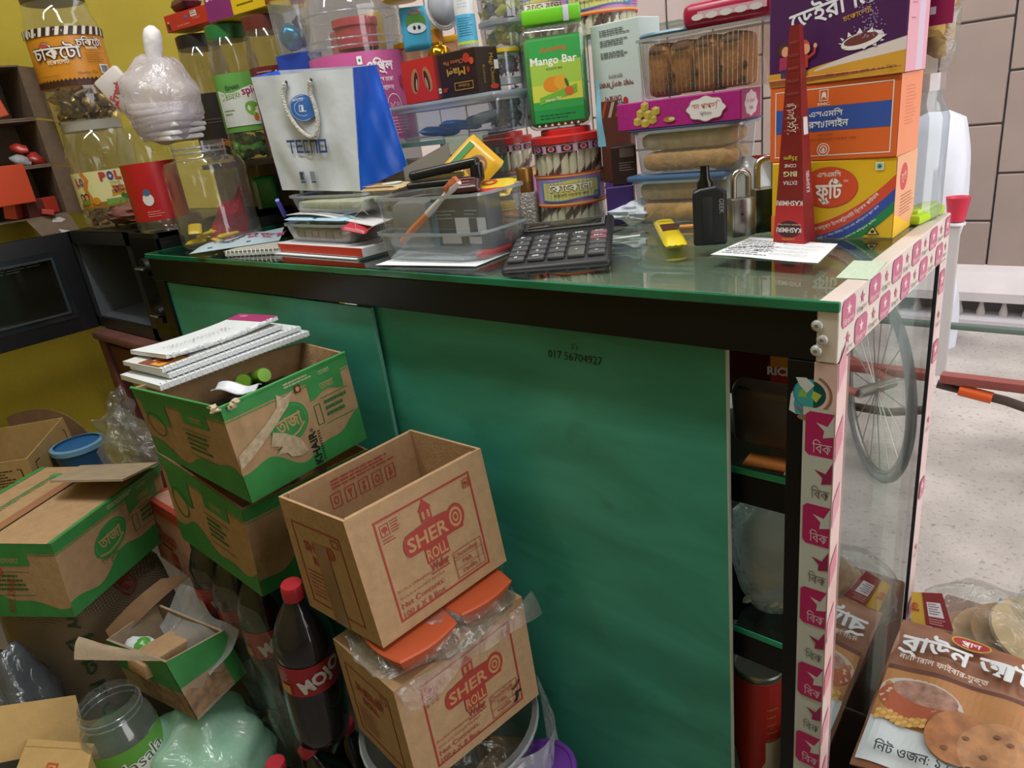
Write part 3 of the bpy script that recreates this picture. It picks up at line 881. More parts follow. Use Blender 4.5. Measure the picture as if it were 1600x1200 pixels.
cov = pm('#cdd3d6', 0.7, noise=0.05, nscale=20, key='grey_white_cover')
dN = 0.132
n1 = notebook('white spiral notebook at the bottom of the stack on the tea carton', nb_at(L4*0.5, dN/2, zt), W0, dN, 0.008, (0, 0, ang), cov, n_c=30)
n2 = notebook('second spiral notebook in the stack on the tea carton, its coil upper', nb_at(L4*0.52, dN/2 + 0.006, zt + 0.0115), W0*0.90, dN*0.95, 0.006, (0, 0, ang + 0.02), cov, n_c=26)
n3 = notebook('spiral notebook with a colourful printed cover corner under the top notebook', nb_at(L4*0.46, dN/2 + 0.012, zt + 0.021), W0*0.82, dN*0.9, 0.006, (0, 0, ang + 0.05), pm('#c9ccc9', 0.5), n_c=22)
p = Print(lambda a, b, e: Vector((-W0*0.41 + a, -dN*0.45 + b, 0.0076 + e)), 0.0003)
p.rect(0.002, 0.012, 0.055, 0.075, '#7a3b2c'); p.rect(0.006, 0.016, 0.05, 0.045, '#c9a02c'); p.poly([(0.012, 0.03), (0.03, 0.02), (0.045, 0.05), (0.02, 0.07)], '#a33a2a'); p.ell(0.03, 0.055, 0.012, 0.010, '#d9cdb5')
p.out('cover_print', n3)
n4 = notebook('top notebook with handwriting and a magenta binding strip', nb_at(L4*0.50, dN/2 + 0.024, zt + 0.030), W0*0.76, dN*0.86, 0.006, (-0.03, 0.0, ang + 0.04), cov, spiral=False, curl=0.02)
w4, d4 = W0*0.76, dN*0.86
p = Print(lambda a, b, e: Vector((a - w4/2, b - d4/2, 0.0075 + e + 0.02*((a/w4 - .5)**2) - 0.0015)), 0.0003)
p.rect(w4*0.86, 0, w4, d4, '#a0346a', 4)
p.text('খাতা', w4*0.935, d4*0.78, d4*0.10, '#e3c7d2', rot=-PI/2)
rnd = random.Random(5)
for i in range(3):
    for j in range(16):
        p.text(rnd.choice(['২', 'ক', 'ন', '৫', 'ব', 'র', '১']), w4*(0.14 + 0.036*j), d4*(0.50 - 0.11*i), d4*0.065, '#55585c', rot=0.1)
p.out('cover_print', n4)
mb = MB()
for k in range(14):
    mb.blob((-w4/2 + w4*(0.06 + 0.066*k), -d4/2 - 0.001, 0.004 + 0.02*((0.06 + 0.066*k - .5)**2)), (0.008, 0.004, 0.004), k, 0.3, 8, 5)
mb.out('frayed_edge', pm('#d5dadd', 0.9), n4)

# closed green carton at the far left
sc_ = 1.25
def far(P, s): return CAM + (Vector(P) - CAM) * s
cG = fitted(far((-0.932, -0.412, 0.566), sc_), (0.2925, 0.27, 0.15), (0.036, 0.045, 2.149), {})
# move so that the near corner is where it is seen
E_ = Euler((0.036, 0.045, 2.149)).to_matrix()
nb_ = far((-0.932, -0.412, 0.566), sc_) + E_ @ Vector((0, (0.27 - 0.076*1.25)/2, 0))
cG = fitted(nb_, (0.2925, 0.27, 0.15), (0.036, 0.045, 2.149), dict(Ft=(80, 850), Rt=(247, 726), Fb=(117, 964)))
t, fc = carton('tea_carton', 'closed green and brown tea carton with a raised cardboard flap', cG, CARD, False, group='green tea cartons')
green_face(t, fc['FR'], True, seed=5); green_face(t, fc['LF'], False, seed=6)
f, W, H = fc['LF']; p = PR(f, 0.0012)
p.text('ABUL KHAIR', W*0.62, H*0.28, H*0.14, '#8a3a26', rot=PI/2 - 0.3, w=H*0.5)
p.ell(W*0.56, H*0.62, H*0.06, H*0.07, '#9a4a30', 12)
pout(p, 'printed_design', t)
f, W, H = fc['T']; p = PR(f, 0.0008)
p.field(0, W, lambda u: 0, lambda u: H*0.03, GR2, 4, 1); p.field(0, W, lambda u: H*0.955, lambda u: H, GR2, 4, 1)
for k in range(5): p.text('তাজা', W*(0.30 + 0.12*k), H*0.72, H*0.09, '#4c8a50', rot=0.0)
p.ell(W*0.86, H*0.74, W*0.035, H*0.05, '#4c8a50', 12)
p.rect(0, H*0.49, W, H*0.58, pm('#9a6a44', 0.25, spec=0.7, key='brown_tape'), 6)
p.rect(0, H*0.485, W*0.98, H*0.497, '#1b120c', 6)
pout(p, 'printed_design', t)
ztop = (cG['Rt'].z + cG['Bt'].z)/2
fq_ = [atz(78, 754, ztop + 0.045), atz(192, 752, ztop + 0.045), atz(247, 725, ztop + 0.006), atz(126, 730, ztop + 0.012)]
fl = MB().sheet(lambda u, v: (
    fq_[0] * (1-u)*(1-v) + fq_[1] * u*(1-v) + fq_[2] * u*v + fq_[3] * (1-u)*v), 5, 3, th=-0.004)
fl.out('raised_flap', CARDG, t, smooth=False, loc=-t.location)

# open yellow kraft box behind it, at the far left
s2 = 1.31
b0 = far((-1.487, -0.331, 0.508), s2); E_ = Euler((0, -0.039, 2.453)).to_matrix()
b1_ = b0 + E_ @ Vector((0, (0.24 - 0.0616)/2, 0))
cT = fitted(b1_, (0.245, 0.24, 0.17), (0, -0.039, 2.453), dict(Ft=(42, 717), Rt=(98, 652), Fb=(78, 800), Rb=(135, 730)))
t, fc = carton('open_carton', 'open yellowish kraft carton with thin black printed frames by yellow wall', cT, CARDL, True)
for key in ('FR', 'LF'):
    f, W, H = fc[key]; p = PR(f, 0.0008); k_ = '#1d1710'
    p.line([(W*0.12, H*0.72), (W*0.12, H*0.84), (W*0.22, H*0.84)], H*0.018, k_)
    p.line([(W*0.86, H*0.84), (W*0.90, H*0.84), (W*0.90, H*0.06)], H*0.018, k_)
    p.line([(W*0.12, H*0.55), (W*0.35, H*0.12)], H*0.016, k_) if key == 'FR' else p.lines(W*0.45, H*0.55, W*0.85, H*0.85, 6, '#4a3a22', H*0.02, 3)
    if key == 'FR':
        p.poly([(W*0.42, H*0.10), (W*0.55, H*0.14), (W*0.62, H*0.38), (W*0.56, H*0.52), (W*0.48, H*0.46), (W*0.44, H*0.28)], '#2a1d10')
        p.ell(W*0.66, H*0.28, W*0.03, H*0.04, k_, 12, inner=0.7); p.ell(W*0.70, H*0.20, W*0.03, H*0.04, k_, 12, inner=0.7)
        p.line([(W*0.40, H*0.62), (W*0.72, H*0.62)], H*0.012, k_)
    else:
        p.text('N', W*0.50, H*0.16, H*0.26, k_, bold=0.02)
    pout(p, 'printed_design', t)
o = MB().rbox((0, 0, 0), (0.12, 0.10, 0.05), 0.01).out('folded_packet', pm('#8d9299', 0.5), loc=(cT['Ft'] + cT['Bt'])/2 - Vector((0, 0, 0.12)))
tag(o, 'grey packet lying inside the yellowish kraft carton', 'packet')

cb_ = (cT['Fb'] + cT['Bb'] + cT['Rb'] + cT['Lb'])/4; zb0 = min(cT[k].z for k in ('Fb', 'Rb', 'Bb', 'Lb')) - 0.002
o = MB().rbox((0, 0, zb0/2), (0.22, 0.19, zb0), 0.004).out('plain_carton', CARDD, loc=(cb_.x, cb_.y, 0), rot=(0, 0, 2.45)); tag(o, 'plain brown carton under the yellowish kraft carton', 'box')
# curved dark sheet of cardboard standing behind it
P0, P1, P2, P3 = atx(10, 652, -2.24), atx(75, 622, -2.20), atx(125, 640, -2.12), atx(182, 730, -1.98)
def arc4(u): return P0*(1-u)**3 + P1*3*u*(1-u)**2 + P2*3*u*u*(1-u) + P3*u**3
cs = MB().sheet(lambda u, v: arc4(u) + Vector((0.02*v, -0.01*v, -0.26*v*(0.75 + 0.25*(1-u)))), 16, 5, th=0.005)
o = cs.out('bent_cardboard', CARDD, smooth=0.9)
tag(o, 'bent dark cardboard sheet arching behind the kraft carton', 'cardboard')
tb = thing('plastic_tub', 'blue plastic tub lid edge seen behind the kraft carton', 'tub', atz(140, 745, 0.34), 0)
MB().lathe([(0.05, 0), (0.062, 0.09), (0.066, 0.095), (0.064, 0.1), (0.0, 0.1)], 24).out('tub_body', pm('#2d6ca8', 0.4), tb)
MB().shell([(0.067, 0.092), (0.068, 0.106), (0.058, 0.108)], 24).out('tub_rim', pm('#74a5c8', 0.4), tb)

# stool under the microwave
st = thing('wooden_stool', 'dark red brown wooden stand under the microwave', 'stand', (-1.78, 0.20, 0))
WOOD = pm('#5c2f28', 0.6, noise=0.2, nscale=14, key='red_wood')
MB().rbox((-0.02, 0, 0.695), (0.515, 0.40, 0.024), 0.006).out('stool_top', pm('#6e4640', 0.6, noise=0.2, nscale=14, key='red_wood_top'), st)
for a in (-1, 1):
    for b in (-1, 1):
        MB().rbox((-0.02 + a*0.23, b*0.17, 0.342), (0.045, 0.04, 0.684), 0.004).out('leg', WOOD, st)
MB().rbox((-0.02, -0.17, 0.62), (0.44, 0.02, 0.09), 0.003).out('apron', WOOD, st)

# crumpled clear wrap beside the stand
def crumple(name, label, c, r, seed, mat, cat='plastic wrap', amp=0.28, rot=(0, 0, 0), n=(20, 14), fr=2.6):
    o = MB().blob((0, 0, 0), r, seed, amp, n[0], n[1], fr=fr).out(name, mat, smooth=1.2, loc=c, rot=rot)
    return tag(o, label, cat)
P = aty(205, 690, -0.10); crumple('plastic_wrap', 'crumpled clear wrap lying between kraft carton and stacked tea cartons', P, (0.10, 0.06, 0.065), 3, WRAP, rot=(0.3, 0.5, 0.3))
P = aty(190, 640, -0.02); crumple('plastic_wrap', 'small crinkled wrapper with a dark patch hanging by the stand leg', P, (0.035, 0.03, 0.055), 8, WRAP)

# red printed chocolate carton
b0 = (-1.160, -0.146, 0.367)
cC = fitted(b0, (0.205, 0.185, 0.139), (-0.008, 0.06, 1.558), {})
t, fc = carton('chocolate_carton', 'pale red printed chocolate carton squeezed between the green cartons', cC, pm('#b98a76', 0.8, noise=0.08, nscale=30, key='pink_kraft'), False)
f, W, H = fc['LF']; p = PR(f, 0.0008); rd = '#a8402f'
p.field(0, W, lambda u: H*0.84 + H*0.025*math.sin(u/W*60), lambda u: H, rd, 30, 1)
p.field(0, W, lambda u: 0, lambda u: H, '#c0917c', 4, 1) if False else None
p.text('Choco', W*0.34, H*0.40, H*0.34, rd, bold=0.035, shear=0.1, w=W*0.52, rot=-0.05)
p.ell(W*0.12, H*0.52, W*0.085, H*0.20, rd, 18, inner=0.78)
p.lines(W*0.2, H*0.26, W*0.5, H*0.32, 1, rd, H*0.05, 3)
p.rect(W*0.40, H*0.02, W*0.55, H*0.26, rd)
p.text('JAR', W*0.475, H*0.08, H*0.1, '#c0917c')
pout(p, 'printed_design', t)
f, W, H = fc['T']; p = PR(f, 0.0008); p.frame(0, 0, W, H, H*0.06, rd); pout(p, 'printed_design', t)
c_ = MB().rbox((0, 0, 0.18), (0.15, 0.17, 0.36), 0.004).out('plain_carton', CARDD, loc=(-1.165, -0.10, 0.0))
tag(c_, 'plain brown carton standing beneath the red chocolate carton', 'box')

# wafer cartons
def shero_face(t, fm, ticks=False, side=False, tape=False):
    f, W, H = fm; p = PR(f, 0.0006); r = '#9c3326'
    if side:
        p.frame(W*0.12, H*0.10, W*0.84, H*0.83, W*0.014, r)
        p.text('SHERO', W*0.45, H*0.60, H*0.12, r, bold=0.03, w=W*0.42, rot=0.0)
        p.ell(W*0.64, H*0.66, W*0.06, H*0.055, r, 16, inner=0.6)
        p.text('ROLL', W*0.45, H*0.49, H*0.10, r, bold=0.03, w=W*0.25)
        p.lines(W*0.18, H*0.16, W*0.50, H*0.42, 7, r, H*0.010, 9)
        p.frame(W*0.70, H*0.73, W*0.80, H*0.80, W*0.01, r)
        if tape: p.rect(W*0.40, H*0.0, W*0.60, H*0.70, pm('#8a6038', 0.25, spec=0.7, key='dark_tape'))
        pout(p, 'printed_design', t); return
    p.frame(W*0.155, H*0.085, W*0.865, H*0.885, H*0.016, r)
    p.frame(W*0.185, H*0.75, W*0.245, H*0.84, H*0.006, r)
    p.ell(W*0.215, H*0.80, W*0.02, H*0.022, r, 10); p.rect(W*0.212, H*0.765, W*0.218, H*0.80, r)
    p.lines(W*0.255, H*0.745, W*0.315, H*0.845, 5, r, H*0.008, 4); p.lines(W*0.185, H*0.69, W*0.28, H*0.735, 2, r, H*0.008, 6)
    p.poly([(W*0.455, H*0.70), (W*0.455, H*0.79), (W*0.445, H*0.79), (W*0.485, H*0.85), (W*0.495, H*0.875), (W*0.505, H*0.85), (W*0.545, H*0.79), (W*0.535, H*0.79), (W*0.535, H*0.70)], r)
    p.rect(W*0.468, H*0.715, W*0.485, H*0.775, '#a9825a'); p.rect(W*0.505, H*0.715, W*0.522, H*0.775, '#a9825a')
    # lettering on its swelling plate
    k = '#b2875c'
    plate = []
    for i in range(13): 
        s = i / 12; plate.append((W*(0.325 + 0.40*s), H*(0.505 + 0.03*math.sin(s*PI))))
    for i in range(13):
        s = 1 - i / 12; plate.append((W*(0.325 + 0.40*s), H*(0.655 + 0.035*math.sin(s*PI) + 0.02*s)))
    p.field(W*0.32, W*0.735, lambda u: H*0.50, lambda u: H*(0.665 + 0.03*math.sin((u/W - 0.32)/0.415*PI)), r, 16, 2)
    p.ell(W*0.325, H*0.58, W*0.03, H*0.075, r, 16)
    p.ell(W*0.695, H*0.605, W*0.065, H*0.105, r, 20)
    p.text('SHER', W*0.475, H*0.535, H*0.150, k, bold=0.022, w=W*0.30)
    p.ell(W*0.692, H*0.605, W*0.048, H*0.080, k, 20, inner=0.72); p.ell(W*0.692, H*0.605, W*0.022, H*0.040, k, 16, inner=0.55)
    p.rect(W*0.425, H*0.375, W*0.595, H*0.50, r)
    p.text('ROLL', W*0.51, H*0.395, H*0.125, k, bold=0.02, w=W*0.155)
    p.text('Wafer', W*0.505, H*0.305, H*0.085, r, bold=0.025, w=W*0.14)
    p.lines(W*0.43, H*0.275, W*0.58, H*0.29, 1, r, H*0.009, 8)
    p.text('Net Contents:', W*0.185, H*0.175, H*0.062, r, al='l', sx=1.1)
    p.text('100 g X 8 Box', W*0.185, H*0.105, H*0.062, r, al='l', sx=1.1)
    p.text('Product of Bangladesh', W*0.185, H*0.300, H*0.036, r, al='l')
    p.text('Store in a cool and dry place', W*0.185, H*0.245, H*0.036, r, al='l')
    for j, s in enumerate(('Vanilla', 'Milk', 'Chocolate')):
        p.text(s, W*0.705, H*(0.145 + 0.072*j), H*0.055, r, sx=1.05)
    p.frame(W*0.605, H*0.12, W*0.835, H*0.345, H*0.005, r)
    for j in (1, 2): p.rect(W*0.605, H*(0.12 + 0.075*j), W*0.835, H*(0.124 + 0.075*j), r)
    p.rect(W*0.785, H*0.12, W*0.788, H*0.345, r)
    p.frame(W*0.795, H*0.775, W*0.845, H*0.845, H*0.007, r); p.ell(W*0.82, H*0.81, W*0.013, H*0.018, r, 8)
    if ticks:
        bk = '#1a1a18'
        p.line([(W*0.785, H*0.265), (W*0.80, H*0.25), (W*0.86, H*0.30)], H*0.014, bk)
        p.line([(W*0.79, H*0.12), (W*0.83, H*0.17), (W*0.80, H*0.19), (W*0.86, H*0.20)], H*0.02, bk)
        p.line([(W*0.81, H*0.12), (W*0.82, H*0.22)], H*0.014, bk)
        p.text('18  05  15', W*0.215, H*0.72, H*0.04, bk, w=W*0.09); p.text('18  11  15', W*0.215, H*0.67, H*0.04, bk, w=W*0.09)
    pout(p, 'printed_design', t)
SCARD = pm('#aa8a66', 0.82, noise=0.09, nscale=70, bump=0.10, bscale=260, key='wafer_card')
cS = fitted((-0.539, -0.142, 0.522), (0.231, 0.175, 0.183), (-0.09, 0.002, 1.509), dict(Ft=(535.8, 815.3), Lt=(434.5, 776), Rt=(751, 700.5), Bt=(641.6, 671), Fb=(598.8, 1013), Lb=(484, 946), Rb=(791.5, 876)))
t, fc = carton('wafer_carton', 'open brown wafer carton with red print, upper of the two', cS, SCARD, True, group='brown wafer cartons')
shero_face(t, fc['FR']); shero_face(t, fc['LF'], side=True, tape=True)
# inner flap with handling marks, folded down inside the far wall
i0 = cS['Bt'].lerp(cS['Lt'], 0.04); i1 = cS['Lt'].lerp(cS['Bt'], 0.05)
inn = Vector((0.010, 0, 0)); dn = Vector((0, 0, -0.085))
q = (i1 + inn + dn, i0 + inn + dn, i0 + inn * 0.6, i1 + inn * 0.6)
panel(t, 'inner_flap', q, SCARD, 0.003, 3)
f, W, H = quad_map(*q); p = PR(f, 0.0008); r = '#a5473a'
for k in range(5):
    p.frame(W*(0.27 + 0.115*k), H*0.34, W*(0.355 + 0.115*k), H*0.62, H*0.02, r)
    x = W*(0.3125 + 0.115*k)
    if k == 4: p.poly([(x - W*0.02, H*0.48), (x, H*0.38), (x + W*0.02, H*0.48), (x + W*0.008, H*0.48), (x + W*0.008, H*0.58), (x - W*0.008, H*0.58), (x - W*0.008, H*0.48)], r)
    elif k == 1: p.poly([(x - W*0.02, H*0.56), (x + W*0.02, H*0.56), (x + W*0.004, H*0.46), (x + W*0.004, H*0.40), (x - W*0.004, H*0.40), (x - W*0.004, H*0.46)], r)
    elif k == 2: p.ell(x, H*0.44, W*0.012, H*0.05, r, 10); p.ell(x, H*0.54, W*0.014, H*0.03, r, 10)
    else: p.ell(x, H*0.48, W*0.02, H*0.08, r, 12, inner=0.6)
p.lines(W*0.30, H*0.66, W*0.85, H*0.86, 3, r, H*0.035, 12)
pout(p, 'printed_design', t)
i0 = cS['Ft'].lerp(cS['Rt'], 0.03); i1 = cS['Rt'].lerp(cS['Ft'], 0.05)
MB().sheet(lambda u, v: (i0 + Vector((-0.010, 0, 0)) + Vector((0, 0, -0.07)))*(1-u)*(1-v) + (i1 + Vector((-0.010, 0, -0.07)))*u*(1-v) + (i1 + Vector((-0.006, 0, -0.002)))*u*v + (i0 + Vector((-0.006, 0, -0.002)))*(1-u)*v, 3, 3, th=0.003).out('inner_flap', SCARD, t, smooth=False, loc=-t.location)

cW = fitted((-0.494, -0.152, 0.309), (0.225, 0.162, 0.177), (-0.023, -0.017, 1.45), dict(Ft=(614.6, 1081), Rt=(815, 932), Lt=(520, 997.6), Lb=(560.5, 1137), Rb=(842, 1085)))
t, fc = carton('wafer_carton', 'closed brown wafer carton with ink tick marks, lower of the two', cW, SCARD, False, group='brown wafer cartons')
shero_face(t, fc['FR'], ticks=True); shero_face(t, fc['LF'], side=True)

# orange bowls in a clear bag pressed between the two
tb = thing('plastic_bowl_pack', 'orange plastic bowls in clear wrap between the two wafer cartons', 'bowls', (cW['Ft'] + cW['Rt'] + cW['Bt'] + cW['Lt'])/4 + Vector((0, 0, 0.001)), 1.48)
OR = pm('#b5502c', 0.45, key='orange_plastic')
for k, (dx, ml) in enumerate(((-0.052, 0), (0.056, 0))):
    MB().lathe([(0.030, 0.002), (0.040, 0.004), (0.052, 0.028), (0.0545, 0.034), (0.052, 0.036), (0.0, 0.036)], 28, sq=0.55).out('bowl', OR, tb, loc=(dx, 0.006*k - 0.034, 0))
MB().blob((0, -0.01, 0.016), (0.125, 0.098, 0.021), 12, 0.10, 30, 14, fr=4).out('wrap', WRAP, tb, smooth=1.5)
MB().sheet(lambda u, v: Vector((-0.12 + 0.24*u, -0.092 - 0.006*math.sin(9*u) - 0.018*v, 0.010 - 0.022*v*v + 0.004*math.sin(14*u + 3*v))), 24, 5, th=0.0006).out('wrap_edge', film('wrap_edge_film', '#f6f2f0', base=0.02, ior=1.4, rough=0.28, haze=0.10, hazecol='#d8cfc8', bump=0.4, bscale=30, gain=0.12), tb, smooth=1.5)

# ---- shrink packs of cola
COLA = pm('#191920', 0.10, spec=0.8, key='cola_in_bottle')
CAPR = pm('#b02734', 0.4, key='red_cap')
LABR = pm('#9c2330', 0.4, key='red_label')
RB = 0.046
def bottle_parts(t, word='MOJO', h=0.315, ang0=0.0):
    s = h / 0.315; q_ = min(1.0, 0.42 + 0.58*s)
    prof = [(0.0, 0.004), (0.020, 0.004), (0.034, 0.0), (0.044, 0.010), (RB, 0.03), (RB, 0.125), (0.0445, 0.13), (0.0445, 0.19), (RB, 0.195), (RB, 0.205), (0.043, 0.225), (0.034, 0.25), (0.022, 0.274), (0.0145, 0.288), (0.0145, 0.296)]
    MB().lathe([(r*q_ if r > 0.016 else r, z*s) for r, z in prof], 28).out('bottle_body', COLA, t, smooth=1.0)
    cap = MB().lathe([(0.0158, 0.290*s), (0.0162, 0.293*s), (0.0162, 0.312*s), (0.0148, 0.3155*s), (0, 0.3155*s)], 24).out('cap', CAPR, t)
    lab = MB().shell([(0.0452*q_, 0.131*s), (0.0452*q_, 0.189*s)], 32).out('label', LABR, t)
    p = Print(cyl_map(0.0455*q_, 0.131*s, ang0), 0.0002)
    p.cut = (0.006, 0); p.text(word, 0.012*q_, 0.021*s, 0.034*s, '#c9cdd0', rot=0.38, bold=0.045, al='c', w=0.074*q_)
    p.rect(-0.060, 0.005, -0.042, 0.022, '#c79a3a', 3); p.lines(-0.062, 0.028, -0.040, 0.05, 5, '#d8b8ba', 0.0012, 2)
    p.out('label_print', lab)
def cola(label, P, rot=(0, 0, 0), h=0.315, ang0=0.0):
    t = thing('cola_bottle', label, 'bottle', P, rot, 'cola bottles in shrink wrap')
    bottle_parts(t, 'MOJO', h, ang0); return t
def face_cam(P): return math.atan2(CAM.y - P.y, CAM.x - P.x)
Pt = aty(455, 912, -0.262)
Pb = aty(506, 1142, -0.262)
ax = (Pt - Pb); hh = ax.length
q = ax.to_track_quat('Z', 'Y').to_euler()
b_1 = cola('cola bottle with full red label, frontmost by the wafer carton', Pb, q, hh, face_cam(Pb) - q.z + 0.1)
for k, (px, py, lb, tw) in enumerate(((408, 935, 'second cola bottle from the wafer carton, neck hidden under the tea carton', 0.6), (368, 905, 'third cola bottle from the wafer carton, gold patch on its label', 1.0), (331, 872, 'cola bottle farthest left in the upper row', 0.7))):
    P = aty(px, py, -0.235)
    base = Vector((P.x, P.y, P.z - 0.215))
    cola(lb, base, (0, 0, 0), 0.295, face_cam(P) + tw - 0.6)
for k, (px, py, lb) in enumerate(((412, 1062, 'shaded cola bottle in the lower row, beside the green tinted bag'), (466, 1075, 'shaded cola bottle in the lower row, middle'))):
    P = atz(px, py, 0.165); cola(lb, (P.x, P.y, 0.0), (0, 0, 0), 0.205, face_cam(P) - 0.3)
for k, (px, py, z, tilt, lb) in enumerate(((478, 1164, 0.215, (0.1, -0.45, 0), 'leaning cola bottle with barcode at the lower edge'), (430, 1190, 0.20, (-0.05, 0.05, 0), 'leaning cola bottle lowest in the picture, left of the barcode one'), (538, 1128, 0.205, (-0.1, 0.0, 0.2), 'cola bottle leaning behind the bucket, only its cap clear'))):
    P = atz(px, py, z); E_ = Euler(tilt).to_matrix()
    t = cola(lb, P - E_ @ Vector((0, 0, 0.205)), tilt, 0.205, -0.6)
# the film round the upper pack
wp = MB()
A_ = aty(300, 880, -0.262); 
xs_ = [Pb.x + 0.052, Pb.x, -0.90, -1.01, -1.12, -1.20]
def filmf(u, v):
    x = -0.66 - 0.50*u
    z = 0.50 - 0.40*v - 0.05*u
    y = -0.318 + 0.062*u + 0.010*abs(math.sin(u*PI*4.6)) + 0.006*math.sin(16*v + 7*u)
    return Vector((x, y, z))
o = wp.sheet(filmf, 40, 14).out('shrink_wrap', film('shrink_film', '#f4f6f4', base=0.035, ior=1.4, rough=0.15, haze=0.05, hazecol='#e8ecea', bump=0.35, bscale=26, gain=0.22), smooth=1.5)
tag(o, 'clear shrink wrap drawn tight around the row of cola bottles', 'plastic wrap')
P = aty(305, 985, -0.31)
o = MB().sheet(lambda u, v: P + Vector((-0.09 + 0.20*u, 0.03 - 0.06*v + 0.006*math.sin(7*u + 3*v), 0.045 - 0.05*v - 0.02*u + 0.006*math.sin(9*u + 5*v))), 18, 8).out('plastic_bag', BAGW, smooth=1.5)
tag(o, 'loose clear bag hanging over the small open carton', 'bag')

# small open carton on the green tinted bag
sc3 = 1.1
b0 = far((-0.878, -0.376, 0.343), sc3)
cO = fitted(b0, (0.102, 0.22, 0.11), (-0.127, -0.046, 1.702), dict(Ft=(258, 1035), Rt=(350, 985), Fb=(310, 1125), Rb=(385, 1050), Lt=(165, 1000)))
t, fc = carton('open_carton', 'small open green and brown carton with raised flaps, worn at its corner', cO, CARDG, True)
f, W, H = fc['FR']; p = PR(f, 0.0008)
p.field(0, W, lambda u: H*0.55, lambda u: H, GR2, 6, 2); p.field(W*0.75, W, lambda u: 0, lambda u: H*0.55, GR2, 3, 2); p.field(0, W*0.75, lambda u: H*0.05, lambda u: H*(0.42 + 0.06*math.sin(u*160)), pm('#8a6f55', 0.9, noise=0.4, nscale=60, key='scuffed_card'), 12, 3)
pout(p, 'printed_design', t)
f, W, H = fc['LF']; p = PR(f, 0.0008)
p.field(0, W, lambda u: H*0.45, lambda u: H, GR2, 6, 2); p.field(W*0.3, W, lambda u: H*0.0, lambda u: H*(0.40 + 0.06*math.sin(u*120)), pm('#8a6f55', 0.9, noise=0.4, nscale=60, key='scuffed_card'), 12, 3)
pout(p, 'printed_design', t)
def fquad(pts, P): return [snap(P, q) for q in pts]
for pts, P, nm, mm in (((( 165, 985), (252, 905), (296, 900), (180, 1010)), cO['Lt'] + Vector((-0.02, 0.08, 0.02)), 'flap', CARDD), (((116, 1030), (122, 996), (175, 1018), (255, 1032)), cO['Ft'], 'flap', CARDG)):
    q = fquad(pts, P)
    MB().sheet(lambda u, v: q[0]*(1-u)*(1-v) + q[1]*u*(1-v) + q[2]*u*v + q[3]*(1-u)*v + Vector((0, 0, 0.006*math.sin(PI*u))), 6, 4, th=0.004).out(nm, mm, t, smooth=0.5, loc=-t.location)
P = atz(218, 1010, 0.345)
pk = thing('snack_packet', 'small green and white snack packet poking out of the small carton', 'packet', P, (0.5, 0.2, 0.6))
MB().blob((0, 0, 0), (0.028, 0.018, 0.010), 2, 0.12, 14, 8).out('pouch', pm('#c9d4d8', 0.3), pk, smooth=1.2)
MB().blob((0.006, 0, 0.003), (0.018, 0.017, 0.010), 4, 0.10, 12, 8).out('printed_patch', pm('#4f9a3c', 0.3), pk, smooth=1.2)
P = cO['Rt'].lerp(cO['Lt'], 0.5) - Vector((0, 0, 0.03))
o = MB().rbox((0, 0, 0), (0.12, 0.06, 0.03), 0.006).out('inner_box', CARD, loc=P, rot=(0, 0.1, 1.7)); tag(o, 'brown inner box inside the small open carton', 'box')

# green tinted bag of tissue
P = atz(318, 1165, 0.17)
gb = thing('tissue_bag', 'pale green translucent bag of tissue packs under the small open carton', 'bag', (P.x, P.y, 0.0), 0.2)
GBAG = film('green_bag_film', '#d5f2e4', base=0.06, ior=1.42, rough=0.25, haze=0.72, hazecol='#c2efd9', bump=0.8, bscale=18)
MB().blob((0, 0, 0.125), (0.115, 0.105, 0.125), 21, 0.07, 40, 26, fr=5.0).out('bag_skin', GBAG, gb, smooth=1.5)
MB().rbox((0, 0, 0.11), (0.14, 0.12, 0.16), 0.04, seg=3).out('tissue_pack', pm('#d8ebe2', 0.7), gb)
p = Print(cyl_map(0.119, 0.142, face_cam(P) - 0.30), 0.0006)
p.text('CONFIDENCE', 0.0, 0.035, 0.011, '#3d5a55', bold=0.02); p.text('tissue', 0.0, 0.023, 0.008, '#5a7a72'); p.rect(-0.02, 0.0, 0.015, 0.014, '#5aa0b4', 4); p.ell(0.0, 0.055, 0.007, 0.007, '#3d5a55', 12, inner=0.7)
p.rect(-0.085, 0.06, -0.06, 0.085, '#3b7fa5', 3); p.rect(-0.055, 0.05, -0.045, 0.075, '#2c4a66', 3)
p.out('bag_print', gb)

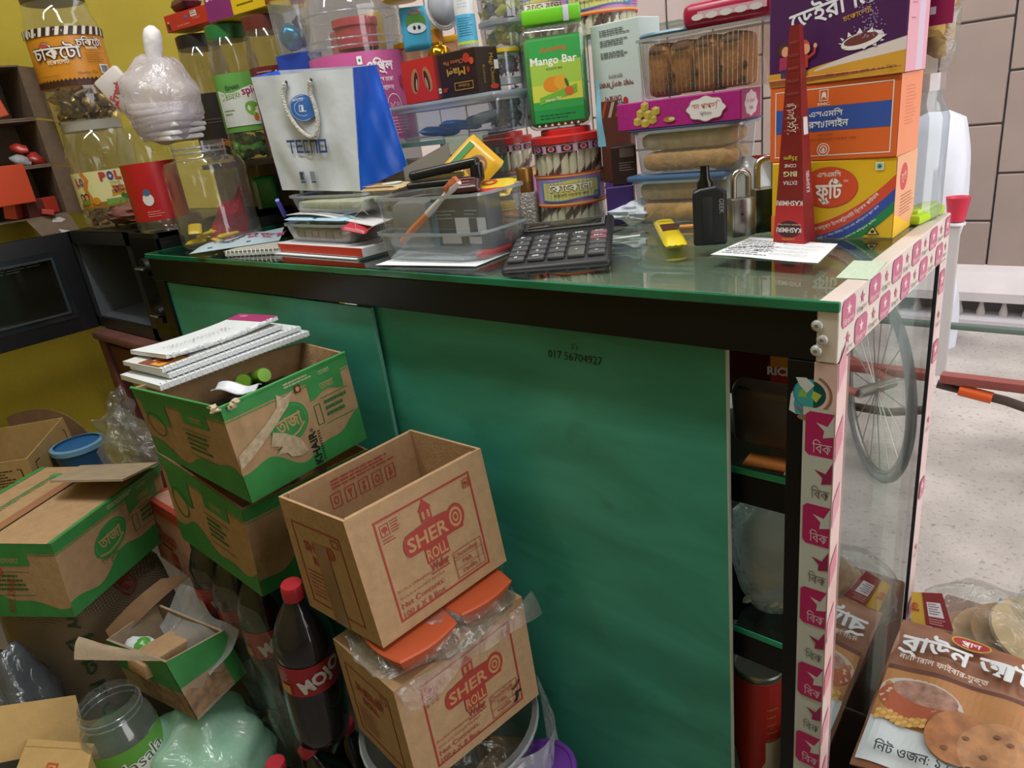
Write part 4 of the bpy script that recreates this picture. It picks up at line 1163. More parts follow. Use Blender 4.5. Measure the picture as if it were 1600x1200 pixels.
# jute sack
P = atz(140, 955, 0.25)
js = thing('jute_sack', 'brown woven jute sack under the closed tea carton', 'sack', (-1.34, -0.385, 0.0), 0.3)
def jute():
    m = bpy.data.materials.new('jute'); m.use_nodes = True
    nt = m.node_tree; b = nt.nodes['Principled BSDF']
    tc = nt.nodes.new('ShaderNodeTexCoord')
    w1 = nt.nodes.new('ShaderNodeTexWave'); w1.inputs['Scale'].default_value = 110; w1.bands_direction = 'Z'; w1.inputs['Distortion'].default_value = 1.0
    w2 = nt.nodes.new('ShaderNodeTexWave'); w2.inputs['Scale'].default_value = 110; w2.bands_direction = 'DIAGONAL'; w2.inputs['Distortion'].default_value = 1.0
    for w in (w1, w2): nt.links.new(tc.outputs['Object'], w.inputs['Vector'])
    mu = nt.nodes.new('ShaderNodeMath'); mu.operation = 'MULTIPLY'
    nt.links.new(w1.outputs['Fac'], mu.inputs[0]); nt.links.new(w2.outputs['Fac'], mu.inputs[1])
    r = nt.nodes.new('ShaderNodeValToRGB'); r.color_ramp.elements[0].color = lin('#6a5d4c'); r.color_ramp.elements[1].color = lin('#a39279')
    r.color_ramp.elements[1].position = 0.6
    nt.links.new(mu.outputs[0], r.inputs[0]); nt.links.new(r.outputs[0], b.inputs['Base Color'])
    b.inputs['Roughness'].default_value = 0.95
    bp = nt.nodes.new('ShaderNodeBump'); bp.inputs['Strength'].default_value = 0.5; bp.inputs['Distance'].default_value = 0.003
    nt.links.new(mu.outputs[0], bp.inputs['Height']); nt.links.new(bp.outputs['Normal'], b.inputs['Normal'])
    return m
def sackf(u, v):
    a = 2*PI*u; ca, sa = math.cos(a), math.sin(a); n = 3.2
    q = 1 / (abs(ca)**n + abs(sa)**n)**(1/n)
    t = v; rr = 0.165 * (1 - 0.10*(2*t-1)**2) * (1 - max(0, (t - 0.88)/0.12)**2*0.9) * (0.94 + 0.03*math.sin(5*a + 4*t))
    return Vector((rr*q*ca*1.0, rr*q*sa*0.85, 0.405*min(1, t*1.02) + 0.006*math.sin(7*a)*t))
MB().sheet(sackf, 40, 18).out('sack_body', jute(), js, smooth=1.2)
p = Print(lambda a, b, e: Vector((0, 0, 0)), 0.001)
def sackmap(a0):
    def f(a, b, e):
        v = sackf((a0 + a / 0.19) / (2*PI) % 1.0, b / 0.405); n = Vector((v.x, v.y, 0)).normalized(); return v + n * (0.002 + e)
    return f
p = Print(sackmap(-0.75), 0.0006)
for k in range(6): p.text(['২', 'আ', 'ট', 'ব', '৫', 'ক'][k], 0.0, 0.34 - 0.05*k, 0.05, '#2f4a34', bold=0.03)
p.out('stencil_print', js)
p = Print(sackmap(0.10), 0.0006); p.ell(0.0, 0.37, 0.03, 0.025, '#8a3a32', 18, inner=0.85); p.ell(0.0, 0.37, 0.018, 0.014, '#8a3a32', 14)
p.out('stencil_print', js)

# grey bag at the left edge
P = atz(14, 1050, 0.32)
gy = thing('grey_plastic_bag', 'crumpled grey plastic bag at the left edge beside the jute sack', 'bag', (P.x, P.y, 0.0), 0.4)
MB().blob((0, 0, 0.185), (0.066, 0.066, 0.185), 31, 0.12, 24, 16, fr=3.2).out('bag_skin', film('grey_bag_film', '#b4bcc4', base=0.08, ior=1.45, rough=0.15, haze=0.7, hazecol='#737a82', bump=0.8, bscale=20), gy, smooth=1.5)
MB().blob((0, 0, 0.14), (0.05, 0.05, 0.12), 33, 0.1, 14, 10).out('bag_content', pm('#5a6068', 0.6), gy, smooth=1.2)

# empty jar with a green masala label
P = atz(166, 1092, 0.33)
MJ = thing('empty_jar', 'lidless clear jar with green masala label at the lower left', 'jar', (P.x, P.y, 0.05), 0)
MB().shell([(0.001, 0.0), (0.045, 0.0), (0.056, 0.012), (0.058, 0.06), (0.058, 0.215), (0.053, 0.235), (0.044, 0.246), (0.044, 0.28)], 32).out('jar_body', CLEARB, MJ, smooth=1.0)
for z in (0.252, 0.264): MB().tube([(0.0452*math.cos(a), 0.047*math.sin(a), z) for a in [2*PI*k/28 for k in range(28)]], 0.0016, 6, closed=True).out('thread', CLEARB, MJ, smooth=1.2)
lab = MB().shell([(0.0584, 0.06), (0.0584, 0.212)], 40).out('label', pm('#5fa03c', 0.4), MJ)
am = face_cam(P)
p = Print(cyl_map(0.0588, 0.075, am), 0.0003)
p.cut = (0.008, 0)
p.rect(-0.03, 0.0, 0.055, 0.105, '#d7dcd4', 8)
p.text('Masala', 0.012, 0.092, 0.036, '#e6e9e4', rot=0.16, bold=0.05, w=0.085); p.text('Masala', 0.012, 0.092, 0.036, '#4a5a44', rot=0.16, bold=0.0, w=0.085)
p.ell(0.03, 0.06, 0.024, 0.020, '#79b43c', 20, rot=0.4); p.ell(0.04, 0.05, 0.014, 0.013, '#d9dfae', 14); p.ell(0.04, 0.05, 0.006, 0.006, '#b4603a', 10)
p.out('label_print', lab)

# kraft box with folded top at the bottom left
Z0 = 0.27
q = [atz(*k, Z0) for k in ((-10, 1290), (112, 1300), (147, 1162), (44, 1154))]
tk = thing('kraft_box', 'yellowish kraft box with red marks at the lower left corner', 'box', (sum((a.x for a in q))/4, sum((a.y for a in q))/4, 0))
MB().hexa([Vector((a.x, a.y, 0.0)) for a in q], q).out('box_body', CARDL, tk, smooth=False, loc=-tk.location)
f, W, H = quad_map(q[0], q[1], q[2], q[3]); p = PR(f, 0.0006)
p.line([(0, H*0.90), (W, H*0.92)], H*0.01, '#a58648'); p.rect(W*0.42, H*0.55, W*0.58, H*0.72, '#b04a2c'); p.rect(W*0.45, H*0.58, W*0.55, H*0.69, '#c29a58'); p.ell(W*0.49, H*0.64, W*0.04, H*0.04, '#b04a2c', 8); p.rect(W*0.66, H*0.62, W*0.80, H*0.66, '#b04a2c')
pout(p, 'printed_design', tk)
f, W, H = quad_map(Vector((q[1].x, q[1].y, 0)), Vector((q[2].x, q[2].y, 0)), q[2], q[1]); p = PR(f, 0.0006)
p.poly([(W*0.5, H*0.6), (W*0.85, H*0.8), (W*0.6, H*0.99), (W*0.3, H*0.8)], '#a33f2c'); p.poly([(W*0.5, H*0.66), (W*0.74, H*0.8), (W*0.58, H*0.93), (W*0.40, H*0.8)], '#c4a070'); p.ell(W*0.57, H*0.8, W*0.06, H*0.05, '#a33f2c', 10)
pout(p, 'printed_design', tk)
q2 = [snap(Vector((-1.12, -0.50, 0.30)), k) for k in ((-20, 1196), (-20, 1106), (118, 1086), (138, 1164))]
fl = MB().sheet(lambda u, v: q2[0]*(1-u)*(1-v) + q2[3]*u*(1-v) + q2[2]*u*v + q2[1]*(1-u)*v, 5, 4, th=0.004)
o = fl.out('upright_flap', CARDL, tk, smooth=False, loc=-tk.location)

# bucket, bread bag, purple tub at the bottom middle
bk = thing('bucket', 'translucent grey bucket under the lower wafer carton', 'bucket', (-0.50, -0.15, 0.0))
MB().shell([(0.001, 0.0), (0.105, 0.0), (0.132, 0.285), (0.137, 0.29), (0.137, 0.298), (0.130, 0.298)], 40).out('bucket_body', film('bucket_plastic', '#cfd6d8', base=0.05, haze=0.5, hazecol='#9fa6a8', rough=0.2), bk, smooth=1.0)
MB().tube([(0.137*math.cos(a), 0.137*math.sin(a), 0.29) for a in [2*PI*k/40 for k in range(40)]], 0.003, 6, closed=True).out('rim', pm('#8f9698', 0.35), bk, smooth=1.2)
bb = thing('bread_bag', 'clear bag of pale toast stuffed in the bucket', 'bag', (-0.485, -0.15, 0.012))
MB().blob((0.0, 0, 0.15), (0.112, 0.112, 0.125), 41, 0.05, 24, 16).out('bag_skin', WRAP, bb, smooth=1.5)
for k in range(7): MB().rbox((0.07*math.cos(k*0.9), 0.07*math.sin(k*0.9), 0.20 - 0.012*k), (0.075, 0.05, 0.018), 0.007, M=Euler((0.7*k, 0.5, k)).to_matrix()).out('toast', pm('#b08a5c', 0.8, noise=0.2, nscale=40, key='toast'), bb)
P = atz(800, 1120, 0.29)
o = MB().sheet(lambda u, v: Vector((0.157*math.cos(-0.9 + 2.0*u), 0.157*math.sin(-0.9 + 2.0*u), 0.0)) + Vector((-0.50, -0.15, 0.30 - 0.2*v)) + Vector((0.012*math.cos(-0.9 + 2*u)*math.sin(12*u + 4*v), 0.012*math.sin(-0.9 + 2*u)*math.sin(12*u + 4*v), 0.004*math.sin(20*u))), 30, 10).out('plastic_bag', BAGW, smooth=1.5)
tag(o, 'crinkled clear bag hanging over the right rim of the bucket', 'bag')
P = atz(851, 1194, 0.255)
pt = thing('plastic_tub', 'tub with a round purple lid standing against the green board', 'tub', (P.x, P.y - 0.002, 0.0))
MB().lathe([(0.036, 0.0), (0.043, 0.226), (0.0, 0.226)], 28).out('tub_body', pm('#8c84a0', 0.4), pt)
MB().lathe([(0.0480, 0.228), (0.0490, 0.250), (0.0470, 0.255), (0.041, 0.255), (0.0395, 0.252), (0.0, 0.252)], 36).out('lid', pm('#5b2a86', 0.4, key='purple_lid'), pt, smooth=0.8)
# ------------------------------------------------------------------ microwave and the jars on it
MX0, MX1, MY0, MZ0, MZ1 = -2.10, -1.512, 0.037, 0.710, 0.9875
mw = thing('microwave_oven', 'black microwave oven with its door swung open beside the counter', 'microwave', ((MX0+MX1)/2, 0.22, MZ0), 0)
MBK = pm('#121316', 0.35, noise=0.2, nscale=12, key='oven_black')
MGY = pm('#3a3f45', 0.45, key='oven_grey')
x0, x1, h, d = MX0 - mw.location.x, MX1 - mw.location.x, MZ1 - MZ0, 0.37
yf = MY0 - 0.22
cx1 = x1 - 0.15
mb = MB()
mb.box(((x0+x1)/2, yf + d/2, h - 0.006), (x1-x0, d, 0.012)).box(((x0+x1)/2, yf + d/2, 0.012), (x1-x0, d, 0.024))
mb.box((x0 + 0.006, yf + d/2, h/2), (0.012, d, h)).box(((x0+x1)/2, yf + d - 0.006, h/2), (x1-x0, 0.012, h)).box(((cx1 + x1)/2, yf + d/2 + 0.004, h/2), (x1-cx1, d - 0.008, h))
mb.out('oven_body', MBK, mw, smooth=False)
# front frame and cavity
fr = MB()
fw = 0.032
fr.box(((x0+cx1)/2, yf + 0.004, h - fw/2), (cx1-x0, 0.010, fw)).box(((x0+cx1)/2, yf + 0.004, fw/2), (cx1-x0, 0.010, fw))
fr.box((x0 + fw/2, yf + 0.004, h/2), (fw, 0.010, h)).box((cx1 - fw/2, yf + 0.004, h/2), (fw, 0.010, h))
fr.out('front_frame', pm('#1d2024', 0.4, key='oven_frame'), mw, smooth=False)
cv = MB()
a0, a1, b0_, b1_2, z0_, z1_ = x0 + fw, cx1 - fw, yf + 0.009, yf + 0.30, fw, h - fw
cv.add([(a0, b0_, z0_), (a1, b0_, z0_), (a1 - 0.02, b1_2, z0_ + 0.02), (a0 + 0.02, b1_2, z0_ + 0.02), (a0, b0_, z1_), (a1, b0_, z1_), (a1 - 0.02, b1_2, z1_ - 0.02), (a0 + 0.02, b1_2, z1_ - 0.02)],
       [(0, 1, 2, 3), (7, 6, 5, 4), (3, 2, 6, 7), (0, 3, 7, 4), (1, 5, 6, 2)])
cv.out('cavity', pm('#4d5359', 0.45, key='cavity_grey'), mw, smooth=False)
MB().box((0, 0, 0), (0.145, 0.004, h - 0.02)).out('control_panel', pm('#0b0c0e', 0.25), mw, loc=((cx1+x1)/2, yf - 0.001, h/2), smooth=False)
for zz in (0.20, 0.085):
    k = MB().lathe([(0.030, 0.0), (0.030, 0.004), (0.024, 0.006), (0.022, 0.022), (0.0, 0.022)], 24, M=Matrix(((1, 0, 0), (0, 0, -1), (0, 1, 0)))).rbox((0, -0.026, 0), (0.044, 0.010, 0.008), 0.002)
    k.out('knob', [pm('#15161a', 0.3)], mw, loc=((cx1+x1)/2 + 0.02, yf - 0.003, zz))
    MB().rbox((0, 0, 0), (0.042, 0.003, 0.004), 0.001).out('knob_mark', pm('#9a9a98', 0.3, metal=0.6), mw, loc=((cx1+x1)/2 + 0.02, yf - 0.035, zz))
# door, open a right angle, its inner face to the room
W_ = 0.44
dr = MB()
def ringbox(mb, c, ow, oh, iw, ih, th):
    for (yy, zz, sy, sz) in ((0, (oh+ih)/4, ow, (oh-ih)/2), (0, -(oh+ih)/4, ow, (oh-ih)/2), ((ow+iw)/4, 0, (ow-iw)/2, ih), (-(ow+iw)/4, 0, (ow-iw)/2, ih)):
        mb.box((c[0], c[1] + yy, c[2] + zz), (th, sy, sz))
dc = (x0 + 0.012, yf - 0.004 - W_/2, h/2)
ringbox(dr, dc, W_, h, W_ - 0.085, h - 0.085, 0.026)
door = dr.out('door', MBK, mw, smooth=False)
ri = MB(); ringbox(ri, (dc[0] + 0.008, dc[1], dc[2]), W_ - 0.085, h - 0.085, W_ - 0.12, h - 0.12, 0.016)
ri.out('door_rim', pm('#1f2428', 0.15, spec=0.9, key='rim_gloss'), door, smooth=False)
ri = MB(); ringbox(ri, (dc[0] + 0.014, dc[1], dc[2]), W_ - 0.118, h - 0.118, W_ - 0.128, h - 0.128, 0.014)
ri.out('door_bead', pm('#3c4247', 0.12, spec=0.9, key='bead_gloss'), door, smooth=False)
MB().box((dc[0] - 0.002, dc[1], dc[2]), (0.008, W_ - 0.12, h - 0.12)).out('window', pm('#17170f', 0.12, spec=0.8, key='oven_window'), door, smooth=False)
p = Print(lambda a, b, e: Vector((dc[0] + 0.0025 + e, dc[1] + a, dc[2] + b)), 0.0004)
p.lines(-0.15, 0.055, 0.15, 0.075, 3, '#55584c', 0.002, 4)
p.out('window_dots', door)

# tall jars: profile helper
def jar_profile(R, H, neck=0.62, nh=0.10):
    return [(0.001, 0.002), (R*0.86, 0.0), (R*0.97, H*0.02), (R, H*0.06), (R, H*0.20), (R*0.975, H*0.22), (R*0.975, H*0.66), (R, H*0.68), (R*0.985, H*0.76), (R*0.90, H*0.83), (R*neck*1.08, H*(1-nh)), (R*neck, H*(1-nh) + 0.004), (R*neck, H)]
def jar(name, label, P, R, H, group=None, lid=None, lid_h=0.03, lab=None, lab_z=(0.22, 0.66), neck=0.8, sq=0.0, rot=0, mat=None, cat='jar', n=36, nh=0.08):
    t = thing(name, label, cat, P, rot, group)
    MB().shell(jar_profile(R, H, neck, nh), n, sq=sq).out('jar_body', mat or CLEAR, t, smooth=1.0)
    if lid:
        r = R*neck + 0.003
        MB().lathe([(r, H - lid_h*0.75), (r + 0.001, H - lid_h*0.2), (r + 0.0005, H + 0.004), (r - 0.004, H + 0.0065), (0.0, H + 0.0065)], 40, sq=sq).out('lid', pm(lid, 0.4), t, smooth=0.8)
    L = None
    if lab:
        L = MB().shell([(R*1.004, H*lab_z[0]), (R*1.004, H*lab_z[1])], 48, sq=sq).out('label', pm(lab, 0.38), t)
    return t, L
def wrapped(label_obj, R, z0, P, da=0.0):
    p = Print(cyl_map(R*1.012, z0, face_cam(Vector(P)) + da), 0.0003); p.cut = (R*0.12, 0); return p
def pieces(t, name, n, R, z0, z1, size, cols, seed=1, metal=0.0, rough=0.35, jit=1.0, flat=0.45):
    """loose sweets heaped inside a jar, each one its own piece sharing a few meshes"""
    rnd = random.Random(seed)
    mes = []
    for k, c in enumerate(cols):
        mb = MB().blob((0, 0, 0), (size*0.75, size*0.5, size*flat), seed + k, 0.22, 8, 6)
        for s in (-1, 1): mb.add([(s*size*0.68, 0, 0), (s*size*1.15, size*0.35, size*0.12), (s*size*1.15, -size*0.35, -size*0.12)], [(0, 1, 2)] if s > 0 else [(0, 2, 1)])
        mes.append(mb.mesh(name, pm(c, rough, metal), 0.9))
    for k in range(n):
        a = rnd.uniform(0, 6.28); r = R * math.sqrt(rnd.uniform(0.25, 1))
        o = link(name, mes[k % len(mes)], t, (r*math.cos(a), r*math.sin(a), rnd.uniform(z0, z1)), (rnd.uniform(-1, 1)*jit, rnd.uniform(-1, 1)*jit, rnd.uniform(0, 6.28)))

RJ, HJ = 0.088, 0.268
PJ1 = Vector((-1.985, 0.152, MZ1 + 0.001))
t, L = jar('sweet_jar', 'clear jar with cream lollipop label of children and trees on the microwave', PJ1, RJ, HJ, 'tall sweet jars on the microwave', '#9c9a8e', 0.024, '#d6d49a', (0.20, 0.55))
p = wrapped(L, RJ, HJ*0.20, PJ1)
z = lambda q: q * HJ * 0.35
p.rect(-0.10, 0.0, 0.12, z(0.16), '#8a6a2e', 14); p.rect(-0.02, z(0.06), 0.09, z(0.22), '#6d9a45', 8); p.ell(0.035, z(0.26), 0.018, 0.010, '#3f6a2c', 12); p.ell(0.055, z(0.20), 0.03, 0.007, '#4f8a38', 12)
for (x, c) in ((-0.062, '#c8791e'), (0.078, '#cf8a2a')):
    p.line([(x - 0.004, z(0.05)), (x + 0.003, z(0.3)), (x - 0.006, z(0.55)), (x + 0.005, z(0.8)), (x - 0.006, z(1.0))], 0.011, c)
for k, c in enumerate(('#b0353a', '#3f3f98', '#c04a3a', '#4b3f8f')): p.text('POLO'[k], -0.013 + 0.018*k, z(0.74), 0.028, c, bold=0.06, w=0.016)
for k, c in enumerate(('#b0353a', '#6a4a90')): p.text('LO'[k], -0.088 + 0.014*k, z(0.66), 0.026, c, bold=0.06, w=0.013)
p.poly([(-0.004, z(0.30)), (0.032, z(0.30)), (0.034, z(0.56)), (0.028, z(0.52)), (0.0, z(0.60)), (0.004, z(0.45))], '#d39a2a'); p.text('চুষনি', 0.016, z(0.46), 0.013, '#7a2a4a', bold=0.02); p.text('পোলো', 0.016, z(0.36), 0.013, '#7a2a4a', bold=0.02)
p.text('lolipop', 0.012, z(0.63), 0.009, '#4a6a3a')
for (x, s) in ((-0.085, 1), (-0.070, 1)):
    p.ell(x, z(0.34), 0.008, 0.009, '#2c1d16', 12); p.ell(x, z(0.32), 0.006, 0.007, '#c08a62', 12); p.rect(x - 0.007, z(0.12), x + 0.007, z(0.26), '#6a8a3a')
p.ell(-0.045, z(0.20), 0.010, 0.010, '#c9861e', 10)
p.out('label_print', L)
pieces(t, 'brown_sweet', 55, RJ*0.80, 0.012, 0.046, 0.017, ('#7a4e34', '#6a4030', '#8a5a3c'), 3, 0.0, 0.4)
o = MB().blob((0, 0, 0), (0.115, 0.085, 0.028), 17, 0.10, 30, 14, fr=5).out('folded_bag', pm('#7c5250', 0.5, noise=0.25, nscale=30, bump=0.5, bscale=40, key='dusky_pink_plastic'), smooth=1.2, loc=(PJ1.x + 0.175, PJ1.y + 0.005, MZ1 + 0.034), rot=(0, 0, 0.1))
tag(o, 'folded dusky pink plastic bags on the microwave beside the jar', 'bag')
PJ2 = PJ1 + Vector((0.0, 0.0, HJ + 0.008))
t, L = jar('sweet_jar', 'clear jar with orange chocolate label, half full of gold toffees', PJ2, RJ, HJ*1.12, 'tall sweet jars on the microwave', '#4a3a2c', 0.024, '#c78425', (0.27, 0.72))
H2 = HJ*1.12; zb = H2*0.27; hl = H2*0.45
p = wrapped(L, RJ, zb, PJ2)
p.rect(-0.13, 0.0, 0.16, hl*0.09, '#3a1d10', 18)
for k in range(29): p.poly([(-0.13 + 0.01*k, hl*0.09), (-0.12 + 0.01*k, hl*0.09), (-0.125 + 0.01*k, hl*0.13)], '#3a1d10')
p.rect(-0.13, hl*0.86, 0.16, hl, '#d9d2c4', 18)
for k in range(15): p.poly([(-0.13 + 0.02*k, hl*0.86), (-0.119 + 0.02*k, hl*0.86), (-0.112 + 0.02*k, hl), (-0.123 + 0.02*k, hl)], '#2c1a12')
for (u, s) in ((-0.030, 1.0), (0.055, 0.6)):
    p.text('চকিটো', u, hl*(0.47 if s == 1 else 0.66), 0.040*s, '#3a1f18', bold=0.085); p.text('চকিটো', u, hl*(0.47 if s == 1 else 0.66), 0.040*s, '#dcd6cc', bold=0.02)
    p.text('চকোলেট', u, hl*(0.38 if s == 1 else 0.60), 0.014*s, '#e6d9c0', bold=0.02)
p.ell(-0.052, hl*0.70, 0.012, 0.005, '#b04a3a', 12)
p.lines(0.035, hl*0.36, 0.085, hl*0.55, 5, '#7a4a14', 0.0014, 3); p.text('chocky 75x', 0.03, hl*0.18, 0.010, '#4a2a10'); p.lines(-0.085, hl*0.16, -0.03, hl*0.20, 1, '#8a5a1c', 0.002, 3)
p.rect(0.062, hl*0.18, 0.088, hl*0.34, '#cfd3d6', 4)
for k in range(9): p.rect(0.065 + 0.0022*k, hl*0.20, 0.066 + 0.0022*k + 0.0004*(k % 3), hl*0.32, '#2a2c30')
p.out('label_print', L)
pieces(t, 'toffee', 60, RJ*0.74, 0.014, 0.066, 0.026, ('#b0914a', '#8a6e34', '#c9ab62', '#5a4426'), 7, 0.5, 0.28)

# display cartons in a little stack on the wall, left
dk = thing('display_carton_rack', 'stack of torn open display cartons fixed on the yellow wall', 'cartons', (XW + 0.10, 0.03, 1.0))
DCARD = pm('#6d5c4c', 0.88, noise=0.12, nscale=40, key='grey_brown_card')
def at_rack(px, py, x=-2.10): return atx(px, py, x) - dk.location
for (zb_, zt_) in ((1.035, 1.165), (1.17, 1.285), (1.29, 1.42)):
    b = MB()
    xa, xb, ya, yb = XW + 0.015, -2.115, -0.16, 0.065
    b.box(((xa+xb)/2, (ya+yb)/2, zb_), (xb-xa, yb-ya, 0.004)).box(((xa+xb)/2, yb, (zb_+zt_)/2), (xb-xa, 0.004, zt_-zb_)).box((xa, (ya+yb)/2, (zb_+zt_)/2), (0.004, yb-ya, zt_-zb_)).box(((xa+xb)/2, (ya+yb)/2, zt_), (xb-xa, yb-ya, 0.004)).box(((xa+xb)/2, ya, (zb_+zt_)/2), (xb-xa, 0.004, zt_-zb_))
    b.out('carton_shell', DCARD, dk, smooth=False, loc=-dk.location)
    q = [Vector((xb, yb, zb_)), Vector((xb + 0.035, yb + 0.030, zb_ - 0.01)), Vector((xb + 0.035, yb + 0.030, zt_ - 0.01)), Vector((xb, yb, zt_))]
    MB().sheet(lambda u, v: q[0]*(1-u)*(1-v) + q[1]*u*(1-v) + q[2]*u*v + q[3]*(1-u)*v, 3, 3, th=0.003).out('side_flap', DCARD, dk, smooth=False, loc=-dk.location)
q = [Vector((-2.115, -0.05, 1.035)), Vector((-2.115, 0.062, 1.035)), Vector((-2.085, 0.058, 0.975)), Vector((-2.085, -0.03, 0.975))]
q = [Vector((-2.113, -0.045, 1.036)), Vector((-2.113, 0.064, 1.036)), Vector((-2.085, 0.075, 0.972)), Vector((-2.085, -0.02, 0.972))]
f, W, H = quad_map(q[3], q[2], q[1], q[0])
MB().sheet(lambda u, v: f(u*W, v*H, 0), 3, 3, th=0.003).out('front_flap', DCARD, dk, smooth=False, loc=-dk.location)
p = PR(f, 0.0008)
p.poly([(W*0.50, H*0.72), (W*0.58, H*0.86), (W*0.74, H*0.88), (W*0.84, H*0.74), (W*0.70, H*0.66)], '#b8b7b4'); p.poly([(W*0.52, H*0.22), (W*0.50, H*0.40), (W*0.60, H*0.34), (W*0.78, H*0.22), (W*0.70, H*0.14)], '#b8b7b4')
pout(p, 'torn_paper', dk)
RED = pm('#b03a2a', 0.45, key='packet_red')
rp_ = [(-2.15, 0.03, 1.062, .5), (-2.135, -0.01, 1.060, .2), (-2.15, -0.055, 1.064, .9), (-2.13, 0.02, 1.046, 1.3), (-2.14, 0.035, 1.200, .4), (-2.13, 0.0, 1.195, 1.2), (-2.15, 0.01, 1.225, .8), (-2.13, 0.04, 1.190, 2.0), (-2.14, -0.03, 1.31, .3), (-2.14, -0.07, 1.33, .7)]
lbs = ['red candy box standing in the lowest display carton', 'dark red candy box beside it in the lowest display carton', 'red candy box at the front of the lowest display carton', 'small red box lying at the lip of the lowest display carton', 'red wrapped sweet leaning in the middle display carton', 'silver and red sweet in the middle display carton', 'red sweet on top of the others in the middle display carton', 'red sweet at the right corner of the middle display carton', 'orange red packet in the top display carton', 'orange packet in the top display carton near the edge']
for k, (x, y, zz, a) in enumerate(rp_):
    if k < 4:
        o = MB().rbox((0, 0, 0), (0.03, 0.045, 0.045) if k < 3 else (0.03, 0.07, 0.014), 0.002).out('candy_box', pm(('#b33a2c', '#5a2a26', '#c0452e', '#a8352a')[k], 0.45), loc=(x, y, zz), rot=(0, 0.1*k, a), smooth=False)
    elif k < 8:
        o = MB().blob((0, 0, 0), (0.024, 0.014, 0.012), k, 0.15, 12, 8).out('wrapped_sweet', pm(('#a5342c', '#9a9ca0', '#b03a30', '#a03028')[k-4], 0.3), loc=(x, y, zz - 0.008), rot=(a, 0.4, a), smooth=1.2)
    else:
        o = MB().rbox((0, 0, 0), (0.03, 0.07, 0.05), 0.003).out('candy_packet', pm('#c0502a', 0.45), loc=(x, y, zz + 0.01), rot=(0.2, 0, a*0.3), smooth=False)
    tag(o, lbs[k], 'sweets', 'red sweets in the display cartons')
o = MB().rbox((0, 0, 0), (0.02, 0.10, 0.10), 0.002).out('candy_box', pm('#bf4526', 0.45), loc=at_rack(14, 290, -2.09) + dk.location, rot=(0, 0, 0.2), smooth=False)
tag(o, 'larger orange red box leaning at the left edge below the display cartons', 'box')

# ------------------------------------------------------------------ goods on the counter
def cbox(name, label, P0, rot, w, d, h, m, cat='box', group=None, tilt=(0, 0), r=0.0012):
    """box whose front left bottom corner is P0 and whose width runs along rz(rot)"""
    u, v = rz(rot), rz(rot + PI/2)
    c = Vector(P0) + u*(w/2) + v*(d/2)
    t = thing(name, label, cat, c, (tilt[0], tilt[1], rot), group)
    MB().rbox((0, 0, h/2), (w, d, h), r, seg=1).out('box_body', m, t, smooth=False)
    return t
# --- three drink sachet boxes stacked at the right end
PK = '#e0a88e'
P0 = Vector((-0.1725, 0.274, TZ + 0.0005)); w, d, h = 0.145, 0.090, 0.0935
yb = cbox('drink_powder_box', 'yellow fruit drink box with red oval, at the bottom of the stack', P0, -0.0, w, d, h, pm('#d9ae1c', 0.4, key='yellow_box'), group='stacked drink powder boxes')
p = PR(face_map(w, d, h, 'front'), 0.0002)
def arcband(lo, hi, c): p.field(0.0, w, lambda u: max(0, min(h, lo(u))), lambda u: max(0, min(h, hi(u))), c, 30, 1)
cv_ = lambda k: (lambda u: h*(k + 0.84*(max(0, (u/w - 0.10))**2.2)))
arcband(cv_(-0.04), cv_(0.13), '#c9472e'); arcband(cv_(-0.19), cv_(-0.04), '#2f4aa0'); arcband(cv_(-0.33), cv_(-0.19), '#1f7a45')
p.ell(w*0.485, h*0.655, w*0.235, h*0.262, '#a8351f', 36); p.ell(w*0.485, h*0.66, w*0.23, h*0.252, '#cf4a26', 36)
p.text('এসএমসি', w*0.485, h*0.795, h*0.085, '#e9e4d8', bold=0.02, w=w*0.19)
p.text('ফ্রুটি', w*0.485, h*0.52, h*0.27, '#f0ece6', bold=0.03, w=w*0.21); p.text('TM', w*0.62, h*0.72, h*0.045, '#f0ece6')
p.text('গ্লুকোজযুক্ত ইলেক্ট্রোলাইট ড্রিংকস পাউডার', w*0.63, h*0.235, h*0.066, '#f0ece6', rot=0.50, w=w*0.66, arc=-0.13)
p.text('স্বাদ ও শক্তি ফিরিয়ে আনে এবং পানিশূন্যতা পূরণ করে', w*0.67, h*0.140, h*0.040, '#d6dcef', rot=0.52, w=w*0.56, arc=-0.14)
p.text('আরও মজাদার পরিপূরক পানীয়', w*0.73, h*0.075, h*0.036, '#d6efdc', rot=0.54, w=w*0.36, arc=-0.15)
p.rect(w*0.845, h*0.855, w*0.905, h*0.95, '#d9e2dc'); p.rect(w*0.852, h*0.865, w*0.898, h*0.94, '#8fb79a'); p.ell(w*0.875, h*0.90, w*0.014, h*0.024, '#1f6a42', 14)
p.poly([(w*0.795, h*0.05), (w*0.905, h*0.05), (w*0.85, h*0.165)], '#2a2a28'); p.poly([(w*0.812, h*0.062), (w*0.888, h*0.062), (w*0.85, h*0.145)], '#d9c07a'); p.ell(w*0.85, h*0.09, w*0.016, h*0.022, '#2a2a28', 10)
p.text('PREMIUM', w*0.85, h*0.022, h*0.022, '#4a3a14')
p.poly([(0, 0), (w*0.28, 0), (w*0.30, h*0.16), (w*0.22, h*0.22), (0, h*0.30)], '#d97a20'); p.ell(w*0.30, h*0.22, w*0.03, h*0.05, '#e0c020', 12)
p.out('printed_design', yb)
p = PR(face_map(w, d, h, 'right'), 0.0002)
p.rect(0, 0, d, h, pm('#dba27e', 0.45, key='pale_side'), 2); p.field(0, d, lambda u: 0, lambda u: h*0.30*(1 - u/d), '#e0b52c', 8, 1)
